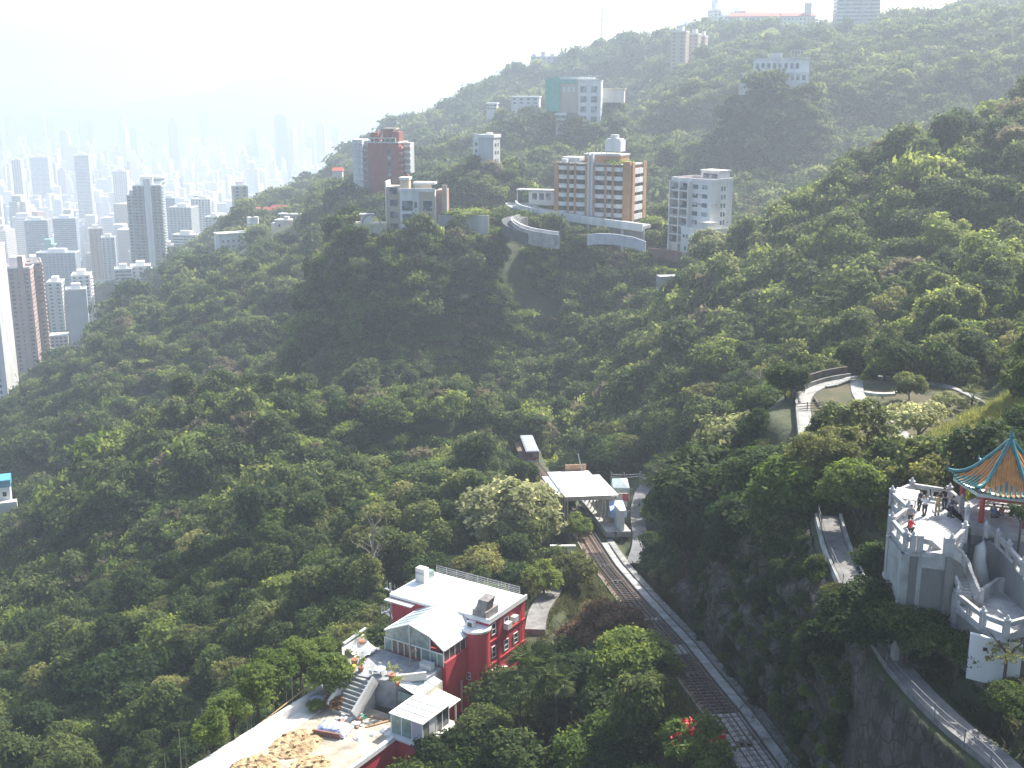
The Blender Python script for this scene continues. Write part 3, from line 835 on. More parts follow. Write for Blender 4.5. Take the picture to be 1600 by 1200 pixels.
while cnt < 275 and tries < 6000:
    tries += 1
    Y = 1450 * (5300/1450) ** (gg.random() ** 0.72)
    umax = -0.02 + (-0.10 if Y > 3800 else -0.12 if Y > 2500 else -0.22)
    if Y < 1900: umax = -0.285
    u = gg.uniform(-0.50, umax)
    X = u * Y
    g = H(X, Y)
    if g > -330 and Y < 2300: continue
    if any((X-a)**2+(Y-b_)**2 < (r*(0.62 if Y > 3000 else .85))**2 for a, b_, r in FOOT): continue
    h = gg.choice([70, 90, 110, 130, 150]) * gg.uniform(.85, 1.25)
    if Y > 3900: h = gg.uniform(150, 310) if gg.random() < .7 else gg.uniform(80,130)
    elif Y > 3000: h *= 1.15
    w = gg.uniform(9, 17); d = gg.uniform(9, 16)
    k = gg.choice([0,0,1,1,2,3]); mi = gg.choice([0,1,1,2,3,4,5,6,1,0])
    b = city_mesh('tower_block', X, Y, k, w, d, h, mi, gg.choice([0, 6, 10, 16]))
    if gg.random() < .12: b.cyl(0, 0, h, h+gg.uniform(20,36), .8, .3, 5)
    near = [s for a, b_, s in DIST if a <= Y < b_][0]; hn = [s for a, s in HN if h < a][0]
    px = 800 + FPX*u*.98
    side = 'at the left edge' if px < 90 else 'left of the round tower' if px < 215 else 'right of the round tower' if px < 330 else 'above the red-roofed villa' if px < 470 else 'where the ridge comes down'
    shp = ('rectangular','cross-plan','stepped-plan','eight-sided')[k]
    o = b.build('tower_block', TOWERM[mi], None, (X, Y, g-2), gg.uniform(-.6,.6))
    tag(o, '%s %s %s tower in the %s, %s' % (hn, TOWERN[mi], shp, near, side), 'tower', 'towers ' + near)
    FOOT.append((X, Y, max(w, d)*1.9)); cnt += 1
# a very faint supertall beyond
c = at(80, 165, 9200); o = MB().prism([(-42,-42),(42,-42),(42,42),(-42,42)],0,430).prism([(-36,-36),(36,-36),(36,36),(-36,36)],430,484).build('far_tower', TOWERM[5], None, (c.x, c.y, -418))
tag(o, 'faint broad supertall tower beyond the low hills at far left', 'tower')
b = MB()
for _ in range(9500):
    Y = 1450 * (5600/1450) ** (gg.random() ** .8); u = gg.uniform(-0.52, -0.06 if Y > 2500 else -0.2); X = u*Y; g = H(X, Y)
    if g > -340 and Y < 2300: continue
    if g > -385: continue
    w = gg.uniform(6, 18); d = gg.uniform(6, 18); h = gg.choice([25, 45, 60, 90])*gg.uniform(.7,1.3)*(1.3 if Y > 3000 else 1); a = gg.uniform(-.5,.5)
    ca, sa = math.cos(a), math.sin(a)
    if gg.random() < (.3 if Y > 3400 else .12): h = gg.uniform(80, 190); w *= .6; d *= .6
    b.prism([(X+x*ca-y*sa, Y+x*sa+y*ca) for x, y in ((-w,-d),(w,-d),(w,d),(-w,d))], g-3, g+h)
for q in range(1):
    o = b.build('low_city_blocks', tower_mat('low_blocks', (0.78,0.76,0.72), (0.34,0.37,0.40)))
    tag(o, 'mass of low buildings packed between the towers of the city plain', kind='stuff')

# ------------------------------------------------------------------ buildings on the wooded mountain
def frame(px, py, Y, yawd, name, label, cat='building', drop=0.0):
    """an Empty on the spot seen at (px, py); local x runs along the face seen, local y goes away"""
    p = at(px, py, Y)
    return thing(name, label, cat, (p.x, p.y, p.z - drop), R(yawd))

def ribbon(P, w, z0, z1, o):
    b = MB(); n = len(P); Lf, Rt = [], []
    for i, p in enumerate(P):
        d = (P[min(i+1,n-1)] - P[max(i-1,0)]); d.z = 0; d.normalize(); s = Vector((-d.y, d.x, 0))*w/2
        Lf.append(p+s-o); Rt.append(p-s-o)
    for i in range(n-1):
        vs = []
        for q in (Lf[i], Rt[i], Rt[i+1], Lf[i+1]): vs.append((q.x,q.y,q.z+z0))
        for q in (Lf[i], Rt[i], Rt[i+1], Lf[i+1]): vs.append((q.x,q.y,q.z+z1))
        b.add(vs, [(0,3,2,1),(4,5,6,7),(0,1,5,4),(1,2,6,5),(2,3,7,6),(3,0,4,7)])
    return b
def smooth_line(P, n=4):
    out = []
    for i in range(len(P)-1):
        p0, p1, p2, p3 = P[max(i-1,0)], P[i], P[i+1], P[min(i+2,len(P)-1)]
        for k in range(n):
            t = k/n
            out.append(0.5*((2*p1)+(p2-p0)*t+(2*p0-5*p1+4*p2-p3)*t*t+(3*p1-p0-3*p2+p3)*t**3))
    out.append(P[-1]); return out

# the orange and white block: origin at its near right corner
T = frame(985, 346, 420, -28, 'apartment_block', 'orange tiled apartment block with six rows of white balconies on a long white deck', drop=1.0)
W, D, F = 29.5, 13.0, 3.2
FZ = 6 * F + 1.2
MB().box(-W, 0, 0, D, -5, FZ).build('wall', mat('orange_inner_wall', (0.33,0.19,0.11), 0.8), T)
segs = [('p',1.9),('b',3.6),('p',.9),('n',2.0),('p',.9),('b',3.8),('p',1.0),('s',2.2),('p',.8),('b',4.0),('p',.8),('n',2.2),('p',.8),('b',3.8)]
tot = sum(s for _, s in segs); sc_ = (W - 2.6) / tot; x = -W
bal = {}
for kd, s in segs:
    s *= sc_
    if kd == 'p': MB().box(x, x+s, -1.3, -0.003, -8, FZ+0.6).build('pier', ORANGE, T)
    elif kd == 's':
        MB().box(x, x+s*0.3, -1.5, -0.003, -8, FZ+4).build('pier', OFFWHITE, T); MB().box(x+s*.7, x+s, -1.5, -0.003, -8, FZ+4).build('pier', OFFWHITE, T)
        MB().box(x+s*.3, x+s*.7, -1.1, -0.003, -8, FZ+3.4).build('pier', GREYW, T)
    else:
        for f in range(6):
            z = f*F + 0.2
            key = (kd, round(s, 2))
            if key not in bal:
                b = MB(); n = 6; bulge = 0.7 if kd == 'b' else 0.25
                pts = [(s*(0.02+0.96*q/n), -1.35-bulge*math.sin(math.pi*q/n)) for q in range(n+1)]
                b.prism(pts + [(s*.98, -0.9), (s*.02, -0.9)], 0.0, 1.45)
                wn = MB().box(s*0.06, s*0.94, -0.1, -0.004, 0, F*0.58)
                mu = MB()
                for q in (0.33, 0.66): mu.box(s*q-.06, s*q+.06, -0.16, -0.101, 0, F*.58)
                bal[key] = (b.build('balcony', WHITE, T, (x, 0, z+F*.66)), wn.build('window', GLASS_D, T, (x, 0, z+.1)), mu)
            else:
                link('balcony', bal[key][0].data, T, (x, 0, z+F*.66)); link('window', bal[key][1].data, T, (x, 0, z+.1))
    x += s
MB().box(-2.6*1.0, 0.002, -1.6, -0.003, -8, FZ+1.4).build('pier', ORANGE, T)
b = MB()                                     # right hand face: piers and white spandrels
for q in range(2): pass
MB().box(-0.01, 0.5, 0, 2.2, -8, FZ+1).build('pier', ORANGE, T); MB().box(-0.01, 0.5, D-2.8, D, -8, FZ+1).build('pier', ORANGE, T)
for f in range(6):
    z = f*F
    for (a0, a1) in ((2.3, 6.0), (6.3, 10.1)):
        MB().box(0.0, 0.4, a0, a1, z+F*.42, z+F*1.02).build('spandrel', WHITE, T)
        MB().box(0.0, 0.12, a0, a1, z+F*.04, z+F*.41).build('window', GLASS_D, T)
MB().box(-W-.2, .3, -1.4, D+.2, FZ, FZ+.35).build('roof', CONC, T)
MB().box(-20, -6, 4, D-1, FZ+.35, FZ+3.0).build('roof_storey', ORANGE, T)
MB().box(-20.3, -5.7, 3.7, D-.7, FZ+3.0, FZ+3.5).build('roof_slab', OFFWHITE, T)
b = MB(); b.box(-12.5,-6.5,5,9.5,FZ+4.4,FZ+8.4); b.prism([(-12,5.2),(-7,5.2),(-7,9.3),(-12,9.3)],FZ+8.4,FZ+8.9); b.box(-12.2,-12,5.2,5.4,FZ+3.5,FZ+4.4); b.box(-7,-6.7,5.2,5.4,FZ+3.5,FZ+4.4); b.cyl(-9.6,7,FZ+8.9,FZ+10.2,1.5,n=12)
b.build('water_tank_house', WHITE, T)
b = MB()
for q in range(3): b.tube([(-17+q*1.4,6,FZ+3.5),(-17+q*1.4,6,FZ+6.5)],.08,4); b.tube([(-17.5+q*1.4,6,FZ+6.2),(-16.4+q*1.4,6,FZ+6.6)],.06,4)
b.build('antenna', STEEL, T)
b = MB(); b.box(-28,-21,2,8,FZ+.35,FZ+2.2); b.box(-27,-25,-.5,1.5,FZ+.35,FZ+1.6); b.build('roof_room', WHITE, T)
link('roof_garden', crown_mesh('roof_garden', 9, 420, .7, 5.5, .9, lobes=7, mats=LM_L, core=False), T, (-6, 2.2, FZ-0.5))

# its deck on columns and the curling ramp
outer = [at(*q) for q in ((806,319,437),(812,325,431),(835,331,426),(870,337,420),(915,344,414),(960,350,407),(1004,356,402))]
T = thing('podium_deck', 'long white edged deck on columns in front of the orange block', 'deck', outer[3], 0)
o_ = outer[3]
OS = smooth_line(outer, 3)
ribbon([p + Vector((1.5, 5.5, 0)) for p in OS], 11.0, -1.0, 0, o_).build('slab', CONC, T)
ribbon(OS, .5, -1.3, 1.3, o_).build('parapet', WHITE, T)
for q in (0.6, 1.6, 2.5, 3.4, 4.1, 4.7, 5.3):
    i = int(q); p = outer[i].lerp(outer[i+1], q-i) - o_
    MB().box(p.x-.45, p.x+.45, p.y+.8, p.y+1.7, p.z-9, p.z-1.0).build('column', OFFWHITE, T)
ribbon([p + Vector((1, 3.6, 0)) for p in OS], .5, -9, -1.01, o_).build('back_wall', mat('lit_grey_wall', (0.42,0.40,0.38), 0.9, 0.2, 0.3, streak=True), T)
T = frame(842, 316, 440, -20, 'deck_pavilion', 'small white flat-roofed building on the left of the deck by the orange block')
MB().box(-4,6,0,5,-1,4).build('wall', OFFWHITE, T); MB().box(-9,6.4,-.6,5.4,4,4.5).build('roof', CONC, T); wins(T, -3, 5, .6, 3.6, 3, 1, 1.8, 2.4, 0, GLASS_B, single=True); MB().box(-8.6,-8.2,-.2,.2,-1,4).build('post', OFFWHITE, T)
rp = [(812,338,405),(799,343,398),(806,353,391),(830,363,386),(874,370,385)]
P = [at(a, b, Y) for a, b, Y in rp]
T = thing('access_ramp', 'curved grey ramp with a white kerb wall curling below the deck', 'ramp', P[2])
SP = smooth_line(P)
ribbon(SP, 6.5, -3.5, 0, P[2]).build('roadway', ASPH, T)
ribbon([p + Vector((0,-3.4,0)) for p in SP], .4, -3.6, 1.0, P[2]).build('kerb_wall', CONC, T)
ribbon([p + Vector((0,3.4,0)) for p in SP[6:]], .5, -3.6, 1.2, P[2]).build('kerb_wall', WHITE, T)
W1 = [at(a,b,Y) for a,b,Y in ((918,374,395),(935,372,393),(960,373,392),(990,378,391),(1009,385,390))]
T = thing('retaining_wall', 'long pale retaining wall in the trees below the deck of the orange block', 'wall', W1[2])
ribbon([p + Vector((0,0,1.6)) for p in W1], .6, -3.6, 0, W1[2]).build('wall_face', mat('pale_blue_wall', (0.52,0.55,0.60), 0.8, 0.1, 0.4), T)
W2 = [at(a,b,Y) for a,b,Y in ((1012,392,388),(1040,394,387),(1066,398,386))]
T = thing('retaining_wall', 'low brown retaining wall left of the foot of the white balconied block', 'wall', W2[1])
ribbon([p + Vector((0,0,1)) for p in W2], .6, -4, 0, W2[1]).build('wall_face', mat('brown_wall', (0.22,0.12,0.09), 0.9, 0.2, 0.5), T)

# white block with balconies: origin at the near vertical corner
T = frame(1108, 378, 398, -48, 'apartment_block', 'white apartment block with two stacks of glazed balconies and a stepped lower wing', drop=2)
T0W = T
W, D, F, N = 17.0, 11.5, 3.0, 7
hh = N*F + 0.6
MB().box(-W, 0, 0, D, -6, hh).build('wall', WHITE, T)
wn, bl = None, None
for c in range(4):
    x0 = -W + 0.6 + c*4.0; w_ = 3.4
    for f in range(N):
        z = f*F + .3
        if c < 2:
            if bl is None:
                b = MB(); b.box(0, w_, -1.5, -0.01, 0, .22); b.box(0, w_, -1.5, -1.38, .22, .42); b.box(0,.1,-1.38,-0.01,.22,1.05); b.box(w_-.1,w_,-1.38,-.01,.22,1.05)
                bl = b.build('balcony', WHITE, T, (x0, 0, z)); gl = MB().box(.1, w_-.1, -1.46, -1.4, .42, 1.1).build('balustrade_glass', GLASS_B, T, (x0,0,z)); wd = MB().box(.15, w_-.15, -.08, -.004, .25, 2.6).build('window', GLASS_D, T, (x0,0,z))
            else:
                link('balcony', bl.data, T, (x0,0,z)); link('balustrade_glass', gl.data, T, (x0,0,z)); link('window', wd.data, T, (x0,0,z))
        else:
            if wn is None: wn = MB().box(.6, 2.8, -.08, .02, 1.0, 2.4).build('window', GLASS_B, T, (x0, 0, z))
            else: link('window', wn.data, T, (x0, 0, z))
for c in (-W+.25, -W+4.35, -W+8.3): MB().box(c-.2, c+.2, -1.6, -.003, -6, hh).build('fin', WHITE, T)
wins(T, 5, 8, .8, hh-.8, 2, N, .9, 1.5, 0, GLASS_B, axis='y')
b = MB(); b.box(-W-.2,.2,-.2,.2,hh,hh+1.1); b.box(-W-.2,.2,D-.2,D+.2,hh,hh+1.1); b.box(-W-.2,-W+.2,.2,D-.2,hh,hh+1.1); b.box(-.2,.2,.2,D-.2,hh,hh+1.1); b.build('parapet', WHITE, T)
MB().box(-W+.21,-.21,.21,D-.21,hh,hh+.15).build('roof', mat('terracotta_deck', (0.38,0.20,0.16), 0.9), T)
b = MB(); b.box(-9,-1,D-6,D-.5,hh+.15,hh+3.4); b.box(-9.3,-.7,D-6.3,D-.2,hh+3.4,hh+3.7); b.build('roof_storey', WHITE, T)
MB().box(-8,-2,D-6.1,D-5.99,hh+1,hh+2.6).build('window', GLASS_B, T)
# lower wing, stepping down in front
b = MB(); b.box(-6.5,6,-7,-1.7,-8,6.2); b.box(-3,6,-10.5,-7.003,-8,3.2); b.box(0.003,6,-1.7,4,-8,6.2); b.build('lower_wing', WHITE, T)
b = MB(); b.box(-6.5,6,-7.1,-6.8,6.2,7.2); b.box(5.8,6.05,-6.8,4,6.2,7.2); b.box(-3,6,-10.6,-10.3,3.2,4.2); b.box(5.8,6.05,-10.3,-7.1,3.2,4.2); b.build('terrace_parapet', WHITE, T)
b = MB(); b.box(-1,4,-5,-1.8,6.2,8.9); b.box(-1.3,4.3,-5.3,-1.71,8.9,9.1); b.build('terrace_room', OFFWHITE, T)
b = MB(); b.box(1,5.4,-10,-7.1,5.4,5.6)
for q in ((1.1,-9.9),(5.2,-9.9),(1.1,-7.3),(5.2,-7.3)): b.box(q[0],q[0]+.15,q[1],q[1]+.15,3.2,5.4)
b.build('pergola', mat('cream_paint', (0.70,0.66,0.55), 0.7), T)
wins(T, -6, -3.2, -4, 5.6, 2, 3, .9, 1.3, -7, GLASS_B); wins(T, -2.6, 5.6, -5, 2.6, 4, 2, 1.0, 1.3, -10.5, GLASS_B); wins(T, -9, 3, -5, 5.5, 6, 3, 1.0, 1.3, 6.0, GLASS_B, axis='y')
MB().box(-W-3, -6.6, -5, -1.7, -3.6, -3.0).build('entrance_slab', OFFWHITE, T)

# low beige and white house
T = frame(683, 352, 400, -6, 'hillside_house', 'low beige and white stepped house with tall windows in front of the red tower block', drop=1)
T0H = T
MB().box(-12.6,-0.6,0,7,-8,12.2).build('front_wall', WHITE, T)
MB().box(-6,-0.605,-.3,-.003,-8,12.0).build('beige_panel', BEIGE, T)
for z in (-3.2, 1.4, 5.8): 
    MB().box(-11.8,-8.2,-.12,.02,z,z+3.3).build('window', GLASS_B, T); MB().box(-7.6,-6.7,-.12,.02,z+1,z+2.8).build('window', GLASS_D, T); MB().box(-4.6,-1.6,-.4,-.301,z,z+3.4).build('window', GLASS_B, T)
b = MB(); b.box(-17.5,-12.603,2,9,-8,13.6); b.build('stair_tower', BEIGE, T); MB().box(-17.9,-17.503,1.6,9,-8,15.4).build('fin', WHITE, T)
for z in (-1,3,7,11): MB().box(-16.4,-13.8,1.9,2.02,z,z+2.2).build('window', GLASS_B, T)
b = MB(); b.box(-13,-10,3,7,12.2,15.8); b.box(-8,-3,3,7,12.2,14.4); b.build('roof_room', BEIGE, T)
b = MB(); b.box(-13.3,-9.7,2.7,7.3,15.8,16.6); b.box(-8.5,-1,2.6,7.2,14.4,15.1); b.box(-12.8,-.4,-.3,.1,12.2,13.2); b.build('roof_slab', WHITE, T)
MB().box(-.597,2.6,3,10,-8,12.5).build('side_wing', mat('brown_render', (0.40,0.25,0.18), 0.8), T)
MB().box(1.4,3.0,2.8,3.6,-8,14.2).build('fin', BEIGE, T)
T = frame(712, 338, 402, -4, 'garden_terrace', 'pale walled garden terrace right of the low beige house', 'terrace', drop=0)
MB().box(-6,11,0,.5,-6,.4).build('wall', GREYW, T); MB().box(-6,11,.5,6,-6,0).build('lawn', LM_O, T)
link('hedge', crown_mesh('hedge', 21, 500, .8, 8.0, 1.3, lobes=10, mats=LM_L), T, (2.5, 2.5, -.9))
T = frame(585, 350, 398, 0, 'garden_terrace', 'small pale paved terrace with a round arch left of the low beige house', 'terrace')
MB().box(-7,4,0,6,-4,.2).build('paving', mat('yellow_paving', (0.60,0.56,0.38), 0.9), T)
b = MB(); pts = [(-1+3*math.cos(a),0,3*math.sin(a)) for a in [math.pi*q/10 for q in range(11)]]; b.tube([(x,y,z+.2) for x,y,z in pts], .25, 6); b.build('arch', CONC_D, T)
b = MB(); b.box(-5,-1,3,5.5,.2,2.6); b.box(-5.4,-.6,2.6,5.9,2.6,3); b.build('shed', OFFWHITE, T)

def acs(parent, face, a0, a1, z0, z1, n, seed, axis='x'):
    g_ = random.Random(seed); b = MB()
    for _ in range(n):
        a = g_.uniform(a0, a1); z = g_.choice([z0 + 3.15*k + .4 for k in range(max(1, int((z1-z0)/3.15)))])
        if axis == 'x': b.box(a-.4, a+.4, face-.55, face-.003, z, z+.55)
        else: b.box(face+.003, face+.5, a-.4, a+.4, z, z+.55)
    tag(b.build('air_conditioner', GREYW, parent), kind='stuff')
acs(T0W, 0, -8, -.6, 1, 20, 9, 3); acs(T0W, 0, .5, 10.5, 1, 20, 12, 4, 'y'); acs(T0H, 0, -12, -1, 0, 10, 4, 5)

# the brick-red tower block with its white neighbour joined on
T = frame(624, 300, 600, -14, 'tower_block', 'brick-red ten-storey tower block with red roof frames beside a white stair slab', 'tower', drop=5)
W, D, hh = 16.0, 14.0, 29.0
MB().box(-W, 0, 0, D, -6, hh).build('wall', BRICK, T)
b = MB()
for k in range(9): b.box(-W-.02, .02, -.06, -.003, k*3.1+1.2, k*3.1+1.3)
tag(b.build('floor_line', mat('dark_brick_line', (0.20,0.06,0.05), 0.8), T), kind='stuff')
wins(T, -6.2, -3.6, 1, hh-3, 1, 9, 1.6, 1.6, 0, GLASS_B)
b = MB()
for k in range(10):
    b.box(.003,1.2,1,4,k*2.95-.4,k*2.95+1.0); b.box(.003,1.2,6,9,k*2.95+.6,k*2.95+1.9); b.box(.003,1.2,10,13,k*2.95-.4,k*2.95+1.0)
tag(b.build('balcony', mat('sunlit_brick_render', (0.50,0.17,0.12), 0.7), T), kind='stuff')  # sunlit orange of the right side put into the balcony colour
b = MB(); b.box(-W-.4,.4,-.6,D+.4,hh,hh+.6); b.box(-W+.5,-1,-.4,.2,hh+2.2,hh+2.7)
for k in range(6): b.box(-W+.5+k*2.8,-W+.8+k*2.8,-.4,.2,hh+.6,hh+2.2)
b.build('roof_frame', OFFWHITE, T)
b = MB(); b.box(-W+1,-W+5,1,6,hh+.6,hh+5); b.box(-9,-5,3,8,hh+.6,hh+6.5); b.box(-3.5,-.3,2,9,hh+.6,hh+5.5)
for k in range(5): b.beam((-W+2+k*2.6, 1, hh+.6), (-W+3.4+k*2.6, 5, hh+6.3), .5)
b.build('roof_structure', BRICK, T)
MB().box(-6.5,-1.4,-.2,1.5,hh+.7,hh+2.1).build('roof_planting', LM_L, T)
b = MB(); b.box(-W-8.8,-W-3.4,1,11,-2,30.5); b.build('white_slab', WHITE, T)
b = MB(); b.box(-W-3.397,-W-.003,4,12,-2,30); b.build('link_block', GREYW, T)
b = MB()
for k in range(10): b.box(-W-5.2,-W-1.2,.2,1-.003 if k < 0 else .99,k*3+1,k*3+1.35); b.box(-W-3.3,-W-1.1,3.2,3.99,k*3+.2,k*3+1.2)
tag(b.build('balcony', GREYW, T), kind='stuff')
b = MB()
for k in range(10): b.box(-W-8.82,-W-3.38,.93,.997,k*3+.9,k*3+1.02)
tag(b.build('floor_line', CONC, T), kind='stuff')
b = MB(); b.box(-W-9.2,-W-1,.5,2.5,-9,-2.003); b.box(-W-18,-W-9.2,0,1.2,-9.5,-7.8); b.build('base_wall', WHITE, T)
b = MB(); b.box(1.3,4.2,6,12,14,29); b.build('rear_tower', GREYW, T)
b = MB()
for k in range(5): b.box(1.2,4.4,5.2,5.99,14.8+k*3,15.9+k*3)
tag(b.build('rear_balcony', WHITE, T), kind='stuff')
MB().box(-9,-2,3,8,hh+6.6,hh+7.2).build('roof_slab', BEIGE, T)

# small white block on the spur
T = frame(771, 252, 555, -22, 'villa_block', 'small square white block with a bare side wall on the wooded spur', drop=5)
MB().box(-7.2,0,0,8,-6,15.6).build('wall', GREYW, T); MB().box(-10.8,-7.203,1,8,-6,15.2).build('side_wing', WHITE, T)
b = MB(); b.box(-7.6,.4,-.4,.2,15.6,17); b.box(-7.6,-7.2,.2,8.4,15.6,17); b.box(0,.4,.2,8.4,15.6,17); b.box(-7.2,0,7.9,8.4,15.6,17); b.box(-5,-2.4,3,5.4,15.6,17.8); b.box(-11,-7.7,2,3,15.2,17.2); b.build('parapet', WHITE, T)
MB().box(-7.1,-.1,.3,7.8,15.6,15.8).build('roof', mat('straw_roof', (0.62,0.57,0.40), 0.9), T)
wins(T, 1, 7, 0, 14, 2, 4, 1.6, 1.5, 0, GLASS_B, axis='y'); wins(T, -10.4, -7.8, 2, 14, 1, 4, 1.2, 1.6, 1, GLASS_B)

# the block under green netting and the white block beside it
T = frame(900, 184, 750, 0, 'building_under_repair', 'cream building wrapped partly in green scaffold netting on the upper slope')
MB().box(-10,7,2,12,-8,23).build('wall', mat('cream_render', (0.55,0.47,0.38), 0.8, 0.12, 0.2, streak=True), T)
MB().box(-19,-10.2,0,10,-4,24).build('netting', NET, T); MB().box(-10.6,0,1.2,1.99,20.5,24.5).build('netting', NET, T)
MB().box(-10.5,12,1.0,13,23,24.4).build('roof_slab', WHITE, T); MB().box(-9,5,1.4,1.99,-8,3).build('hoarding', mat('grey_brown_panel',(0.30,0.25,0.22),.8), T)
wins(T, -9, 6, 13, 21, 5, 1, 1.6, 3.2, 2, WHITE)
T = frame(918, 186, 745, -10, 'apartment_block', 'white five-storey block with grey window bays right of the green netting')
MB().box(-6,8,0,11,-6,22.5).build('wall', WHITE, T)
for z in (-2,4,10,16):
    for x0 in (-4.5, 2): MB().box(x0,x0+3.6,-.3,.02,z,z+3.6).build('window_bay', GLASS_B, T)
wins(T, 1, 10, -3, 21, 2, 4, 1.6, 2, 8, GLASS_B, axis='y')
b = MB(); b.box(-6.3,8.3,-.3,11.3,22.5,23); 
for k in range(4): b.box(-5.5+k*3.6,-5.2+k*3.6,0,.3,23,25.5)
b.box(-5.7,8,-.2,.2,25.5,25.9); b.build('roof_terrace', WHITE, T)
for (px,py,Y,w,h,d,lab,m) in [(820,166,900,44,9,12,'long low white roofed house left of the green netting',OFFWHITE),(768,174,950,16,8,10,'small white house low on the upper left slope',OFFWHITE),
    (858,101,1290,58,11,14,'row of pale houses along the far ridge',OFFWHITE),(875,196,740,14,9,8,'low grey annexe below the green netted building',GREYW),(1075,86,1000,60,16,16,'',None)]:
    if m is None: continue
    T = frame(px, py, Y, -8, 'hillside_house', lab)
    pm = px_per_m(py, Y); w = w/pm
    MB().box(-w/2,w/2,0,d,-6,h*.7).build('wall', m, T); MB().box(-w/2-.6,w/2+.6,-.8,d+.6,h*.7,h*.7+.9).build('roof', WHITE_ROOF, T)
    if w > 25:
        b = MB()
        for q in range(4): b.box(-w/2+w*q/4+1, -w/2+w*q/4+w/7, 1, d-2, h*.7+.9, h*(1.0+.2*(q%2)))
        b.build('upper_floor', WHITE, T)
    wins(T, -w/2, w/2, 1, h*.7, max(3,int(w/5)), 2, 2.2, 1.3, 0, GLASS_B)
T = frame(945, 150, 760, -10, 'hillside_house', 'low cream roofed house just right of the white five-storey block')
MB().box(-3,12,0,8,-4,4).build('wall', OFFWHITE, T); MB().box(-3.6,12.6,-.6,8.6,4,4.6).build('roof', mat('straw_roof', (0.62,0.57,0.40), .9), T)
# white mansion
T = frame(1212, 124, 650, -12, 'mansion', 'wide white colonial mansion with terraces high on the wooded slope', drop=2)
MB().box(-18,17,0,10,-3,5.5).build('lower_floor', WHITE, T); MB().box(-12,13,2,10,5.503,12.4).build('upper_floor', WHITE, T); MB().box(-19,-9,-5,-.003,-6,.8).build('terrace', WHITE, T)
wins(T, -17, 16, 1, 4.8, 11, 1, 1.7, 2.6, 0, GLASS_B); wins(T, -11.4, 12.4, 6.4, 11.4, 8, 1, 1.7, 2.8, 2, GLASS_B)
b = MB(); b.box(-18.4,17.4,-.4,10.4,5.5-.4,5.5-.003) ; b.build('cornice', OFFWHITE, T)
b = MB(); b.box(-12.4,13.4,1.6,10.4,12.4,13); b.box(8,17,1,9,12.403,13.2); b.box(-4,3,4,8,13,15.6)
for k in range(7): b.box(7.2+k*1.6,7.5+k*1.6,.6,.9,13.2,16.6)
b.box(7,17.3,.4,1,16.6,17.1); b.build('roof', OFFWHITE, T)
MB().box(13.003,17,2,9,5.503,12.4).build('side_wing', WHITE, T)
# beige towers near the skyline, long white building, far skyline blocks
for (px,w,pt,lab) in [(1064,24,50,'flat beige tower block near the skyline, left and broadest'),(1087,16,54,'beige tower block near the skyline, in the middle of three'),(1101,9,57,'thin beige tower near the skyline, right of three')]:
    hi_rise(px, pt, 92, w, 1000+px-1064, 14, -20, mat('tan_tile', (0.42,0.34,0.26), .8, .1, .1), 'grid', lab, glass=mat('tan_glass',(0.2,0.17,0.15),.5), roof=OFFWHITE)
T = frame(1208, 47, 1150, -8, 'hospital_wing', 'long low white building with a red roof on the skyline', drop=-3)
MB().box(-42,38,0,14,-6,9.5).build('wall', OFFWHITE, T)
b = MB(); b.add([(-43,-1,9.5),(39,-1,9.5),(39,15,9.5),(-43,15,9.5),(-40,7,13),(36,7,13)],[(0,1,5,4),(2,3,4,5),(1,2,5),(3,0,4),(0,3,2,1)]); b.build('roof', REDTILE, T)
wins(T, -41, 37, 1, 8.5, 22, 2, 1.6, 2, 0, GLASS_B); MB().box(28,34,1,7,9.5,21).build('chimney_tower', OFFWHITE, T)
hi_rise(1118, 16, 60, 12, 1250, 20, 10, OFFWHITE, 'grid', 'slim pale tower on the skyline left of the long red-roofed building', crown=6)
hi_rise(1134, 26, 60, 30, 1240, 24, 10, WHITE, 'grid', 'broad pale stepped block on the skyline behind the slim tower')
hi_rise(1152, 18, 60, 20, 1260, 24, 10, GREYW, 'grid', 'faint grey-white block on the skyline just left of the red-roofed building')
hi_rise(1078, 40, 66, 26, 1240, 24, 10, OFFWHITE, 'bands', 'low pale block peeping over the skyline trees left of the slim tower')
hi_rise(1345, -8, 24, 66, 1010, 24, -8, GREYW, 'bands', 'grey building at the top edge of the view on the mountain crest')
c = at(940, 62, 1300)
T = thing('radio_mast', 'thin lattice radio mast on the far left shoulder of the ridge', 'mast', (c.x, c.y, c.z-8))
b = MB()
for s in ((-1,-1),(1,-1),(0,1)): b.tube([(s[0],s[1],0),(s[0]*.3,s[1]*.3,42)],.22,4)
for k in range(12): 
    q = 1-.7*k/12; b.beam((-q,-q,k*3.4),(q,-q,k*3.4+3.2),.18); b.beam((q,-q,k*3.4),(0,q,k*3.4+3.2),.18)
b.build('lattice', STEEL, T)
